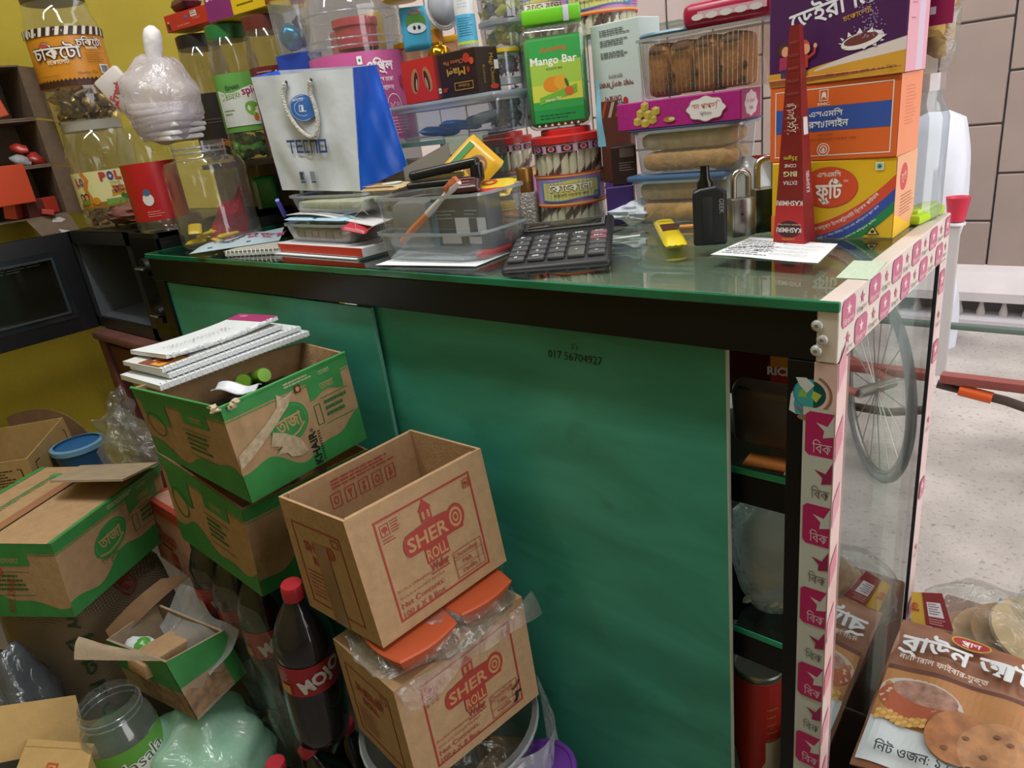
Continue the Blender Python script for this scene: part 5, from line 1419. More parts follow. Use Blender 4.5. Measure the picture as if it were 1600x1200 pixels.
p.ell(d*0.36, h*0.72, d*0.18, h*0.17, '#c04a50', 22); p.text('ফ্রুটি', d*0.36, h*0.68, h*0.12, '#e0a88e', bold=0.02, w=d*0.24)
p.lines(d*0.25, h*0.22, d*0.92, h*0.50, 7, '#a8604a', h*0.012, 5)
p.out('printed_design', yb)
w, d, h = 0.148, 0.082, 0.088
P0 = Vector((-0.1765, 0.276, TZ + 0.0945))
ob = cbox('saline_box', 'orange oral saline box with blue band, in the middle of the stack', P0, -0.03, w, d, h, pm('#d5622a', 0.42, key='orange_box'), group='stacked drink powder boxes')
p = PR(face_map(w, d, h, 'front'), 0.0002)
p.rect(w*0.045, h*0.385, w*0.955, h*0.70, '#2f4f9f'); p.frame(w*0.045, h*0.06, w*0.955, h*0.94, h*0.014, '#ddd6d0')
p.frame(w*0.405, h*0.77, w*0.475, h*0.915, h*0.01, '#f0d9c8'); p.poly([(w*0.418, h*0.785), (w*0.425, h*0.87), (w*0.44, h*0.89), (w*0.455, h*0.87), (w*0.462, h*0.785), (w*0.445, h*0.82), (w*0.435, h*0.82)], '#f0d9c8')
p.text('SMC', w*0.44, h*0.715, h*0.052, '#f0d9c8', bold=0.02, w=w*0.10)
p.text('এসএমসি', w*0.46, h*0.575, h*0.10, '#e6ecf4', bold=0.02, w=w*0.26); p.text('ওরস্যালাইন', w*0.455, h*0.435, h*0.125, '#e6ecf4', bold=0.025, w=w*0.36)
p.text('খাবার স্যালাইন', w*0.46, h*0.325, h*0.032, '#5a2a18'); p.text('ডায়রিয়াজনিত পানিস্বল্পতা দূর করে খাবার', w*0.47, h*0.265, h*0.034, '#7a3a1c', w=w*0.46)
p.ell(w*0.45, h*0.145, h*0.085, h*0.085, '#f0d9c8', 24, inner=0.85); p.ell(w*0.45, h*0.145, h*0.055, h*0.055, '#f0d9c8', 20, inner=0.7); p.ell(w*0.45, h*0.14, h*0.022, h*0.03, '#f0d9c8', 12)
p.out('printed_design', ob)
p = PR(face_map(w, d, h, 'right'), 0.0002); p.rect(0, 0, d, h, pm('#dc8a66', 0.45, key='pale_orange_side'), 2); p.lines(d*0.25, h*0.35, d*0.75, h*0.85, 12, '#b8694a', h*0.012, 5); p.out('printed_design', ob)
for s in (0, 1):
    MB().prism([(-w/2, 0), (w/2, 0), (w/2, 0.0015), (-w/2, 0.0015)], 0, 0.012, M=Euler((0.5, 0, 0)).to_matrix(), c=(0, -d/2 + 0.002, 0.086)).out('opened_flap', pm('#c87a4e', 0.5), ob, smooth=False) if s else None
w, d, h = 0.153, 0.072, 0.150
P0 = Vector((-0.1780, 0.276, TZ + 0.1835))
pb = cbox('milk_powder_box', 'deep purple chocolate milk box with orange base, on top of the stack', P0, -0.05, w, d, h, pm('#451a52', 0.4, key='purple_box'), group='stacked drink powder boxes')
p = PR(face_map(w, d, h, 'front'), 0.0002)
p.field(0, w, lambda u: 0, lambda u: h*(0.10 + 0.13*max(0, (u/w - 0.32))**0.7), '#cf9a35', 24, 1)
p.field(w*0.36, w, lambda u: h*(0.03 + 0.105*max(0, (u/w - 0.32))**0.6 + 0.035), lambda u: h*(0.08 + 0.22*max(0.0, (u/w - 0.34))**0.75), '#d6ccc8', 20, 1)
p.field(w*0.36, w, lambda u: 0, lambda u: h*(0.05 + 0.11*max(0, (u/w - 0.30))**0.8 + 0.02), '#cf9a35', 20, 1)
p.text('ডেইরী মিল্ক', w*0.60, h*0.475, h*0.17, '#dfe2ea', bold=0.025, rot=0.18, w=w*0.86)
p.text('চকোলেট', w*0.66, h*0.42, h*0.05, '#d9a035', rot=0.2, w=w*0.20)
p.ell(w*0.70, h*0.255, w*0.15, h*0.055, '#e3dfe0', 22, rot=0.15); p.ell(w*0.69, h*0.265, w*0.12, h*0.035, '#6a3230', 20, rot=0.15); p.ell(w*0.72, h*0.285, w*0.03, h*0.03, '#6a2f30', 12)
rnd = random.Random(4); vs = []; fs = []
for k in range(150):
    y = rnd.uniform(0.27, 0.62); x = 0.74 + (rnd.gauss(0, 0.03 + 0.03*(0.62 - y))) ; s = 0.0006; o_ = len(vs)
    vs += [(w*x - s, h*y - s), (w*x + s, h*y - s), (w*x + s, h*y + s), (w*x - s, h*y + s)]; fs.append((o_, o_+1, o_+2, o_+3))
p.raw(vs, fs, pm('#9a86b8', 0.5))
for k in range(12):
    a = 2*PI*k/12; p.poly([(w*0.70 + w*0.145*math.cos(a), h*0.255 + h*0.05*math.sin(a)), (w*0.70 + w*0.17*math.cos(a + 0.1), h*0.265 + h*0.075*math.sin(a + 0.1)), (w*0.70 + w*0.14*math.cos(a + 0.3), h*0.255 + h*0.05*math.sin(a + 0.3))], '#e3dfe0')
# two small printed children, plain
for (x, hr, sh, sk) in ((0.12, '#4a2a1c', '#a02a5a', '#d99a78'), (0.28, '#c0502a', '#b8381f', '#e0a078')):
    p.ell(w*x, h*0.27, w*0.045, h*0.052, hr, 14); p.ell(w*(x + 0.015), h*0.255, w*0.032, h*0.038, sk, 14)
    p.poly([(w*(x - 0.035), h*0.12), (w*(x + 0.035), h*0.12), (w*(x + 0.03), h*0.215), (w*(x - 0.03), h*0.215)], sh)
    p.rect(w*(x - 0.02), h*0.06, w*(x - 0.002), h*0.125, '#3a2a6a'); p.rect(w*(x + 0.004), h*0.06, w*(x + 0.022), h*0.125, '#3a2a6a')
p.line([(w*0.31, h*0.19), (w*0.36, h*0.22), (w*0.365, h*0.26)], w*0.018, '#b8381f'); p.ell(w*0.366, h*0.27, w*0.014, h*0.018, '#e0a078', 10)
p.text('নিট ওজন: ১২ গ্রাম X ২৪ পিস', w*0.70, h*0.035, h*0.028, '#4a3a18', rot=0.02, w=w*0.5)
p.out('printed_design', pb)
p = PR(face_map(w, d, h, 'right'), 0.0002); p.rect(0, 0, d, h, pm('#d09aa8', 0.5, key='pink_side'), 2); p.rect(d*0.5, 0, d*0.8, h, '#c6b3c6', 1); p.lines(d*0.15, h*0.3, d*0.4, h*0.9, 6, '#b06a80', h*0.01, 5); p.out('printed_design', pb)

# --- maroon colour cone box standing before them (narrows upward)
b = [atz(1208, 380, TZ), atz(1257, 382.5, TZ), atz(1268, 371, TZ)]
Pk = (b[0] + b[2])/2
kb = thing('cone_box', 'tall tapering maroon cone box standing on the bill', 'box', (Pk.x, Pk.y, TZ + 0.001))
u = (b[1] - b[0]); wv = u.length; u.normalize(); v = Vector((-u.y, u.x, 0)); dk_ = 0.028
hk = along(b[0], (0, 0, 1), 1234, 41)
bot = [b[0], b[1], b[1] + v*dk_, b[0] + v*dk_]
tl = b[0] + u*(wv*0.47) + Vector((0, 0, hk)); tr = tl + u*wv*0.40
tl = b[0] + u*along(b[0] + Vector((0, 0, hk)), u, 1234, 41) + Vector((0, 0, hk)); tr = b[0] + u*along(b[0] + Vector((0, 0, hk)), u, 1249, 40) + Vector((0, 0, hk))
top = [tl, tr, tr + v*0.008, tl + v*0.008]
MB().hexa(bot, top).out('box_body', pm('#781b1e', 0.4, noise=0.10, nscale=40, key='maroon_box'), kb, smooth=False, loc=-kb.location)
f, W, H = quad_map(bot[0], bot[1], top[1], top[0]); p = PR(f, 0.0003)
p.field(0, W, lambda a: 0, lambda a: H*0.20, '#a81c22', 3, 3)
p.ell(W*0.5, H*0.075, W*0.40, H*0.042, '#3a1418', 20)
for (s, y, sz, c, ww) in (('KASHMIRI', 0.082, 0.034, '#dcd6d2', 0.82), ('Synthetic Colour Paste', 0.101, 0.012, '#c9b0a0', 0.8), ('KASHMIRI', 0.215, 0.034, '#dcd6d2', 0.95), ('EXTRA', 0.31, 0.026, '#cfc6c4', 0.55), ('BIG', 0.355, 0.034, '#d9d2a0', 0.55), ('CONE', 0.39, 0.022, '#d9d2c8', 0.50), ('35gm', 0.425, 0.026, '#c9b23a', 0.6), ('LAGION', 0.03, 0.016, '#cf9a3a', 0.4)):
    p.text(s, W*0.5, H*y, H*sz, c, rot=PI, bold=0.015, w=W*ww*(1 - 0.0*y))
for k in range(8): p.text('LAGION', W*0.52, H*(0.55 + 0.055*k), H*0.017, '#a5504e', rot=PI, w=W*0.75)
p.text('\u0631\u064a\u0645\u0634\u0643\u0644\u0627', W*0.62, H*0.60, H*0.06, '#e0dad6', rot=PI/2, w=H*0.13)
p.lines(W*0.30, H*0.52, W*0.42, H*0.66, 8, '#d0c0b8', H*0.004, 6)
pout(p, 'printed_design', kb)
f, W, H = quad_map(bot[1], bot[2], top[2], top[1]); p = PR(f, 0.0003)
p.text('KASHMIRI', W*0.7, H*0.30, W*0.55, '#cfc6c4', rot=PI/2, w=H*0.10); p.rect(W*0.2, H*0.52, W*0.8, H*0.60, '#c9c6c6')
pout(p, 'printed_design', kb)

# --- bill lying on the glass
q = [atz(*k, TZ + 0.0008) for k in ((1110, 398), (1278, 411), (1309, 381), (1172, 371))]
bl = MB().sheet(lambda u, v: q[0]*(1-u)*(1-v) + q[1]*u*(1-v) + q[2]*u*v + q[3]*(1-u)*v + Vector((0, 0, 0.0006*math.sin(6*u))), 8, 5, th=-0.0003)
bo = thing('paper_bill', 'white printed bill lying flat under the maroon cone box', 'paper', (q[0] + q[2])/2)
bl.out('sheet', PAPER, bo, smooth=1.2, loc=-bo.location)
f, W, H = quad_map(*q); p = PR(lambda a, b, e: f(a, b, e + 0.0010), 0.0002)
p.lines(W*0.06, H*0.08, W*0.55, H*0.85, 9, '#4a4e54', H*0.02, 3); p.text('Energy Wash', W*0.2, H*0.42, H*0.12, '#2c3036', rot=0.4, shear=0.2); p.lines(W*0.5, H*0.15, W*0.95, H*0.8, 4, '#7a7e84', H*0.012, 8)
p.text('ক৫১২', W*0.42, H*0.30, H*0.10, '#2c3036', rot=0.1)
pout(p, 'printed_lines', bo)
q = [atz(*k, TZ + 0.0006) for k in ((1306, 434), (1360, 437), (1386, 409), (1334, 407))]
o = MB().sheet(lambda u, v: q[0]*(1-u)*(1-v) + q[1]*u*(1-v) + q[2]*u*v + q[3]*(1-u)*v, 3, 3, th=-0.0002).out('paper_slip', pm('#b9cbb4', 0.7, noise=0.08, nscale=200), smooth=False)
tag(o, 'small pale green printed slip stuck at the right counter edge', 'paper')

# --- lime plastic case on the corner
P = (atz(1420, 357, TZ) + atz(1479, 330, TZ))/2
ang_l = math.atan2(*(lambda dd: (dd.y, dd.x))(atz(1478, 333, TZ) - atz(1440, 352, TZ)))
lc = thing('plastic_case', 'bright lime translucent plastic case on the right counter corner', 'case', (P.x - 0.010, P.y + 0.0, TZ + 0.0005), ang_l)
Ll = (atz(1478, 333, TZ) - atz(1440, 352, TZ)).length
LIME = pm('#a9cf1e', 0.3, key='lime_plastic')
MB().rbox((0, 0, 0.0065), (Ll*1.05, 0.032, 0.013), 0.005).out('case_body', LIME, lc)
MB().rbox((0, 0, 0.0145), (Ll*0.85, 0.020, 0.006), 0.002).out('case_lid', pm('#b9d94a', 0.3), lc)

# --- two padlocks
def padlock(label, P, rot, w, d, h, sh, sr, face_col):
    t = thing('padlock', label, 'padlock', P, rot, 'padlocks on the counter')
    MB().rbox((0, 0, h/2), (w, d, h), 0.003).out('lock_body', STEEL, t)
    MB().rbox((0, -d/2 - 0.0002, h*0.5), (w*0.84, 0.0012, h*0.95), 0.0005).out('face_plate', pm(face_col, 0.25, metal=0.8, noise=0.25, nscale=60), t)
    a = w*0.30; pts = [(-a, 0, h - 0.004), (-a, 0, h + sh)]
    pts += [(-a*math.cos(x), 0, h + sh + a*math.sin(x)) for x in [PI*k/12 for k in range(1, 12)]] + [(a, 0, h + sh), (a, 0, h - 0.004)]
    MB().tube(pts, sr, 12).out('shackle', CHROME, t, smooth=1.0)
    MB().lathe([(0.0018, 0), (0.0018, 0.0006), (0, 0.0006)], 10, M=Matrix(((1, 0, 0), (0, 0, -1), (0, 1, 0)))).out('pin_hole', pm('#111111', 0.6), t, loc=(-w*0.1, -d/2 - 0.0008, h*0.6))
P = atz(1150, 372, TZ); h1 = along(P, (0, 0, 1), 1152, 311)
padlock('steel padlock with brushed face beside the black vape', (P.x + 0.002, P.y + 0.012, TZ + 0.0005), 0.85, 0.034, 0.020, h1, 0.024, 0.0040, '#8f8d86')
P = atz(1184, 366, TZ); h2 = along(P, (0, 0, 1), 1186, 296)
padlock('steel padlock with dark green face next to the maroon box', (P.x + 0.004, P.y + 0.016, TZ + 0.0005), 0.70, 0.038, 0.022, h2, 0.026, 0.0045, '#3a4a3c')

# --- vape
P = (atz(1080, 385, TZ) + atz(1128, 384, TZ))/2
vp = thing('vape_device', 'matt black vape with a short mouthpiece standing on the glass', 'vape', (P.x, P.y + 0.012, TZ + 0.0005), 0.45)
wv_ = (atz(1128, 384, TZ) - atz(1080, 385, TZ)).length * 1.06; hv = along(P, (0, 0, 1), 1105, 292)
VB = pm('#15171b', 0.45, key='vape_black')
mbv = MB(); r_ = 0.008
outl = [(-wv_/2, 0), (wv_/2, 0), (wv_/2, hv*0.90), (wv_/2 - 0.012, hv), (-wv_/2 + 0.01, hv*0.97), (-wv_/2, hv*0.92)]
mbv.prism(outl, -0.012, 0.012, M=Matrix(((1, 0, 0), (0, 0, -1), (0, 1, 0))))
o = mbv.out('vape_body', VB, vp, smooth=False)
bv = o.modifiers.new('bevel', 'BEVEL'); bv.width = 0.004; bv.segments = 3
MB().rbox((-0.003, -0.0122, hv*0.45), (wv_*0.30, 0.001, hv*0.75), 0.0005).out('grip_panel', pm('#0c0d10', 0.6), vp)
MB().lathe([(0.0105, hv*0.93), (0.0105, hv*1.05), (0.0065, hv*1.12), (0.0055, hv*1.30), (0.0062, hv*1.33), (0.0, hv*1.33)], 20, ax=0.8).out('mouthpiece', pm('#0b0b0d', 0.15), vp, loc=(-wv_*0.12, 0, 0))
p = Print(lambda a, b, e: Vector((a, -0.0124 - e, b)), 0.0002); p.text('GEEK', wv_*0.28, hv*0.66, 0.008, '#8f9396', rot=-PI/2, al='c'); p.out('printed_mark', vp)

# --- yellow wrapped cake and scrap
P = (atz(1020, 362, TZ) + atz(1075, 385, TZ))/2
a_ = math.atan2(*(lambda dd: (dd.y, dd.x))(atz(1055, 386, TZ) - atz(1035, 350, TZ)))
yc = thing('wrapped_cake', 'yellow wrapped chocolate bite lying before the black vape', 'sweet', (P.x, P.y, TZ + 0.0005), a_)
Lc = (atz(1055, 386, TZ) - atz(1035, 350, TZ)).length
YW = pm('#d8c21e', 0.25, key='yellow_wrapper')
def pillow(L, Wd, Hh, crimp=0.14, wav=9):
    def up(s):
        def f(u, v):
            x = (u - .5)*L; e = min(1, max(0, (0.5 - abs(u - .5))/crimp - 0.0)); k = math.sin(min(1, e)*PI/2) if e > 0 else 0
            y = (v - .5)*Wd*(0.92 + 0.08*k); z = s*Hh/2*k*max(0, 1 - (2*v - 1)**4)**0.5 + (0 if k > 0.1 else 0.0006*math.sin(v*40))
            return Vector((x, y, z + Hh/2))
        return f
    m_ = MB(); m_.sheet(up(1), 18, 10); n0 = len(m_.f); m_.sheet(lambda u, v: up(-1)(1-u, v), 18, 10)
    return m_
pillow(Lc, 0.030, 0.016).out('wrapper', YW, yc, smooth=1.2)
p = Print(lambda a, b, e: Vector((a, b, 0.0164 + e)), 0.0003)
p.rect(-Lc*0.12, -0.011, Lc*0.14, 0.011, '#4a2418'); p.text('Choco', -Lc*0.24, 0.0, 0.009, '#3a2a10', rot=PI/2, bold=0.02); p.out('wrapper_print', yc)
P = atz(1000, 352, TZ)
o = MB().blob((0, 0, 0), (0.045, 0.024, 0.018), 55, 0.17, 22, 14, fr=4.2).out('crumpled_paper', pm('#c3ccd8', 0.6, noise=0.08, nscale=60, bump=0.6, bscale=70, key='crumpled_white'), smooth=0.5, loc=(P.x - 0.01, P.y + 0.02, TZ + 0.019), rot=(0, 0, 0.5))
tag(o, 'crumpled white foil paper in front of the toast trays', 'paper')
mb = MB().tube([(P.x + 0.026*math.cos(a), P.y + 0.006 + 0.022*math.sin(a), TZ + 0.024 + 0.016*math.sin(a)) for a in [2*PI*k/28 for k in range(28)]], 0.0006, 6, closed=True)
o = mb.out('rubber_band', pm('#a5803a', 0.5), smooth=1.2); tag(o, 'thin tan rubber band looped over the crumpled paper', 'rubber band')
P = atz(960, 372, TZ)
o = MB().tube([atz(952, 374, TZ + 0.003), atz(1000, 368, TZ + 0.003)], 0.0015, 8).out('white_stick', WHITE); tag(o, 'thin white plastic stick lying right of the calculator', 'stick')
o = MB().tube([atz(1062, 355, TZ + 0.004), atz(1092, 353, TZ + 0.004)], 0.0035, 10).out('orange_pencil', pm('#cf8a3a', 0.5)); tag(o, 'short orange stick end behind the yellow wrapped bite', 'stick')

# --- calculator
Kc = thing('calculator', 'black desktop calculator with grey keys near the counter edge', 'calculator', (-0.431, 0.157, TZ + 0.005), (0.138, -0.01, 0.542))
wk, dkk, hk_ = 0.146, 0.203, 0.013
MB().rbox((0, 0, hk_/2), (wk, dkk, hk_), 0.006, seg=3).out('case', pm('#1b1c20', 0.5, key='calc_black'), Kc)
MB().rbox((0, dkk*0.33, hk_ + 0.0005), (wk*0.84, dkk*0.22, 0.003), 0.001).out('display_frame', pm('#24262b', 0.3), Kc)
MB().rbox((0, dkk*0.315, hk_ + 0.0018), (wk*0.78, dkk*0.15, 0.001), 0.0004).out('display', pm('#20241f', 0.12, spec=0.7), Kc)
fp_ = Print(lambda a, b, e: Vector((a, b, hk_ + 0.0024 + e)), 0.0002); fp_.frame(-wk*0.41, dkk*0.225, wk*0.41, dkk*0.425, 0.0012, '#7c7f84'); fp_.frame(-wk*0.39, dkk*0.24, wk*0.39, dkk*0.39, 0.0008, '#8c8f90'); fp_.out('display_line', Kc)
key_m = pm('#46484a', 0.45, noise=0.10, nscale=40, key='calc_key')
key_me = MB().rbox((0, 0, 0.003), (0.0235, 0.0165, 0.006), 0.003, seg=2).mesh('key', key_m, 0.6)
key_red = MB().rbox((0, 0, 0.003), (0.0235, 0.0165, 0.006), 0.003, seg=2).mesh('key', pm('#7a5058', 0.45), 0.6)
key_big = MB().rbox((0, 0, 0.003), (0.0235, 0.036, 0.006), 0.003, seg=2).mesh('key', pm('#50534f', 0.45), 0.6)
leg_ = [['0', '00', '.', '+', '='], ['1', '2', '3', '', '-'], ['4', '5', '6', '×', '÷'], ['7', '8', '9', '%', 'M+'], ['▶', '√', 'MU', 'MR', 'AC']]
kt = Print(lambda a, b, e: Vector((a, b, hk_ + 0.0062 + e)), 0.0002)
for j in range(5):
    for i in range(5):
        if (i, j) == (3, 1): continue
        x = (i - 2)*0.0272; y = -dkk*0.5 + 0.024 + j*0.0205
        me = key_red if (i == 4 and j >= 3) else key_me
        if (i, j) == (3, 0): me = key_big; y += 0.010
        link('key', me, Kc, (x, y, hk_ - 0.0005))
        kt.k = 1
        kt.text(leg_[j][i], x, y - 0.003, 0.009, '#c9cbc8', bold=0.02)
kt.out('key_print', Kc)
for s in (-1, 1): MB().rbox((s*wk*0.36, dkk*0.40, -0.011), (0.02, 0.012, 0.022), 0.003).out('foot', pm('#121316', 0.6), Kc)

# --- red knife, medicine jar, perfume
A_, B_ = atz(748, 401, TZ + 0.008), atz(800, 382, TZ + 0.010)
kn = thing('box_cutter', 'red handled knife lying left of the calculator', 'knife', (A_ + B_)/2 - Vector((0, 0, 0.006)), math.atan2(B_.y - A_.y, B_.x - A_.x))
Lk = (B_ - A_).length
MB().rbox((-Lk*0.05, 0, 0.006), (Lk*0.9, 0.019, 0.010), 0.0048, seg=3).out('handle', pm('#c3202c', 0.35, key='red_handle'), kn)
MB().prism([(Lk*0.38, -0.004), (Lk*0.95, -0.003), (Lk*0.98, 0.003), (Lk*0.38, 0.005)], 0.0055, 0.0065).out('blade', STEEL, kn, smooth=False)
P = atz(788, 376, TZ); 
mj = thing('ointment_jar', 'small amber ointment jar with a yellow screw cap', 'jar', (P.x - 0.004, P.y + 0.022, TZ + 0.0005))
Rm = pxm(P, 17.5); Hm = along(P, (0, 0, 1), 786, 318)
MB().lathe([(Rm*0.9, 0.0), (Rm, 0.004), (Rm, Hm*0.58), (Rm*0.86, Hm*0.70), (Rm*0.72, Hm*0.74), (Rm*0.72, Hm*0.78)], 28).out('jar_body', pm('#b5751a', 0.15, key='amber_glass'), mj, smooth=1.0)
MB().lathe([(Rm*0.80, Hm*0.77), (Rm*0.84, Hm*0.80), (Rm*0.80, Hm*0.84), (Rm*0.84, Hm*0.87), (Rm*0.80, Hm*0.91), (Rm*0.84, Hm*0.95), (Rm*0.78, Hm), (0, Hm)], 28).out('cap', pm('#c9a51c', 0.35), mj)
lab = MB().shell([(Rm*1.01, Hm*0.12), (Rm*1.01, Hm*0.52)], 32).out('label', pm('#b9a870', 0.6), mj)
p = wrapped(lab, Rm, Hm*0.12, P); p.text('Sherbet', -0.010, Hm*0.30, 0.010, '#a83a20', bold=0.02); p.lines(0.002, Hm*0.05, 0.016, Hm*0.36, 8, '#4a4434', 0.0006, 2); p.out('label_print', lab)
P = atz(835, 352, TZ)
pf = thing('perfume_bottle', 'ridged glass perfume bottle with a matt gold cap', 'bottle', (P.x - 0.01, P.y + 0.0, TZ + 0.0005), 0.3)
Rp_ = pxm(P, 19); hp_ = along(P, (0, 0, 1), 828, 300); hc_ = along(P, (0, 0, 1), 823, 264)
MB().rbox((0, 0, hp_*0.5), (Rp_*2, Rp_*1.7, hp_), 0.004).out('bottle_body', pm('#8d8580', 0.15, spec=0.9, noise=0.5, nscale=260, bump=0.6, bscale=300, key='ridged_glass'), pf)
MB().lathe([(Rp_*0.62, hp_), (Rp_*0.66, hp_ + 0.003), (Rp_*0.66, hc_), (Rp_*0.60, hc_ + 0.002), (0, hc_ + 0.002)], 28).out('cap', pm('#a5773c', 0.35, metal=0.7, key='gold_cap'), pf)
p = Print(cyl_map(Rp_*0.67, hp_, face_cam(P)), 0.0002); p.text('2FOR', 0, 0.012, 0.009, '#7a5424', bold=0.02); p.out('cap_print', pf)

# --- wafer stick jars
CREAM = pm('#e6dec4', 0.75, noise=0.06, nscale=40, key='wafer_cream'); CHOC = pm('#663a2c', 0.7, key='wafer_stripe')
def stick_mesh(L, r, seed):
    mb = MB(); n = 16; rows = 44
    vs = []; 
    for i in range(rows + 1):
        for k in range(n):
            a = 2*PI*k/n; vs.append((r*math.cos(a), r*math.sin(a), L*i/rows))
    for i in range(rows):
        for k in range(n):
            tw = ((k/n) - (i/rows)*L/(r*7.5) + seed*0.37) % 1.0
            mb.f.append([i*n+k, i*n+(k+1) % n, (i+1)*n+(k+1) % n, (i+1)*n+k]); mb.m.append(1 if tw < 0.30 else 0)
    mb.v = vs
    mb.f.append(list(range(n))[::-1]); mb.m.append(1); mb.f.append([rows*n + k for k in range(n)]); mb.m.append(1)
    return mb.mesh('wafer_stick', [CREAM, CHOC], 0.9)
def wafer_jar(label, P, R, H, lidc='#c02a28', n_st=24):
    t = thing('wafer_stick_jar', label, 'jar', P, 0, 'jars of striped wafer sticks')
    MB().shell([(0.001, 0.001), (R*0.95, 0.0), (R, 0.004), (R, H*0.88), (R*1.0, H*0.92)], 36).out('jar_body', CLEAR, t, smooth=1.0)
    MB().lathe([(R*1.03, H*0.885), (R*1.03, H*0.955), (R*1.0, H*0.965), (R*0.72, H*0.97), (R*0.72, H*1.02), (R*0.68, H*1.03), (0, H*1.03)], 40).out('lid', pm(lidc, 0.35), t, smooth=0.8)
    r = R*0.115; mes = [stick_mesh(H*0.84, r, k) for k in range(4)]
    for k in range(n_st):
        a = 2*PI*k/n_st; link('wafer_stick', mes[k % 4], t, (R*0.86*math.cos(a), R*0.86*math.sin(a), 0.004), (0, 0, k*1.7))
    band = MB().shell([(R*1.006, H*0.79), (R*1.006, H*0.875)], 40).out('neck_band', pm('#cf9fb4', 0.4), t)
    p = wrapped(band, R, H*0.79, P)
    for k in range(-5, 6):
        x = k*R*0.46
        p.rect(x - R*0.16, H*0.012, x + R*0.16, H*0.075, '#2a1f3a', 2); p.ell(x, H*0.043, R*0.10, H*0.026, '#c9a5b4', 12); p.ell(x, H*0.045, R*0.07, H*0.020, '#b0242c', 12)
    p.out('band_print', band)
    lab = MB().shell([(R*1.006, H*0.21), (R*1.006, H*0.56)], 44).out('label', pm('#bf86bd', 0.4), t)
    p = wrapped(lab, R, H*0.21, P); hl = H*0.35
    L_ = PI*R
    p.rect(-L_, 0, L_, hl*0.05, '#c2402c', 40); p.rect(-L_, hl*0.05, L_, hl*0.10, '#d9b24a', 40); p.rect(-L_, hl*0.92, L_, hl*0.96, '#d9b24a', 40); p.rect(-L_, hl*0.96, L_, hl, '#c2402c', 40)
    pts = lambda s: [(-R*0.85*s, hl*(0.5 - 0.28*s)), (-R*0.3, hl*(0.5 - 0.24*s)), (R*0.25, hl*(0.5 - 0.30*s)), (R*0.85*s, hl*(0.5 - 0.26*s)), (R*0.68*s, hl*0.5), (R*0.85*s, hl*(0.5 + 0.34*s)), (R*0.2, hl*(0.5 + 0.26*s)), (-R*0.3, hl*(0.5 + 0.30*s)), (-R*0.85*s, hl*(0.5 + 0.26*s)), (-R*0.70*s, hl*0.5)]
    p.k = 14
    def cloth(s, c): p.field(-R*0.85*s, R*0.85*s, lambda a: hl*(0.5 - 0.27*s + 0.03*math.sin(a/R*4)), lambda a: hl*(0.5 + 0.29*s + 0.03*math.sin(a/R*4 + 1)), c, 16, 1)
    cloth(1.12, '#4a86b8'); cloth(1.0, '#c9c06a')
    p.k = 22
    p.text('কোকোলা', 0, hl*0.48, hl*0.32, '#4a3c1c', bold=0.07, w=R*1.3); p.text('কোকোলা', 0, hl*0.48, hl*0.32, '#f0ece0', bold=0.015, w=R*1.3)
    p.text('চকোলেট ওয়েফার রোল', 0, hl*0.33, hl*0.11, '#4a4020', w=R*1.0)
    p.ell(R*0.78, hl*0.30, R*0.12, hl*0.10, '#4a86b8', 14, inner=0.5)
    p.rect(R*1.05, hl*0.72, R*1.55, hl*0.88, '#d9c23a', 5); p.lines(R*1.0, hl*0.15, R*1.6, hl*0.65, 7, '#7a4a8a', hl*0.02, 3)
    p.out('label_print', lab)
    return t
def on_counter(px, py, push): 
    P = atz(px, py, TZ); dd = Vector((P.x - CAM.x, P.y - CAM.y, 0)).normalized(); return P + dd*push
JR = pxm(atz(900, 345, TZ), 52); HJR = along(on_counter(900, 352, JR), (0, 0, 1), 893, 196)
PJB = on_counter(897, 352, JR); PJB.z = TZ + 0.0005
wafer_jar('wafer stick jar with red lid directly behind the calculator', PJB, JR, HJR*0.955)
PJA = Vector((PJB.x - 0.118, PJB.y + 0.03, TZ + 0.0005)); PJA = on_counter(800, 336, JR*0.98); PJA.z = TZ + 0.0005
wafer_jar('wafer stick jar with red lid behind the gold capped perfume', PJA, JR*0.97, HJR*0.955)
o = MB().rbox((0, 0, 0), (0.060, 0.022, 0.010), 0.003).out('blue_clip', pm('#24348a', 0.4), loc=(PJA.x + 0.010, PJA.y - 0.01, TZ + HJR*0.955*1.03 + 0.0062), rot=(0, -0.05, 0.7), smooth=0.6)
tag(o, 'dark blue plastic clip lying on a red wafer jar lid', 'clip')

# --- mango bar jar on the near wafer jar
zb_ = TZ + HJR*0.955*1.03 + 0.001
PM = Vector((PJB.x - 0.008, PJB.y + 0.0, zb_))
wm = pxm(PM, 98); hm = along(PM, (0, 0, 1), 862, 14)
mg = thing('mango_bar_jar', 'square clear jar of green mango bars with a lime lid', 'jar', PM, 0.62)
MB().rbox((0, 0, hm*0.43), (wm, wm*0.72, hm*0.86), 0.014, seg=3).out('jar_body', CLEAR, mg, smooth=1.0)
MB().rbox((0, 0, hm*0.40), (wm*0.93, wm*0.64, hm*0.76), 0.012, seg=2).out('bar_stack', pm('#2f9a45', 0.3, noise=0.25, nscale=30, key='green_wrappers'), mg)
MB().rbox((0, 0, hm*0.935), (wm*0.88, wm*0.66, hm*0.125), 0.004, seg=2).out('lid', pm('#6cc028', 0.35, key='lime_lid'), mg)
MB().rbox((wm*0.22, -wm*0.335, hm*0.935), (0.009, 0.001, hm*0.125), 0.0003).out('tape_scrap', pm('#c3c6d4', 0.4), mg)
w_, d_2, h_ = wm, wm*0.72, hm*0.86
p = PR(lambda a, b, e: Vector((-w_/2 + a, -d_2/2 - 0.0004 - e, b)), 0.0003)
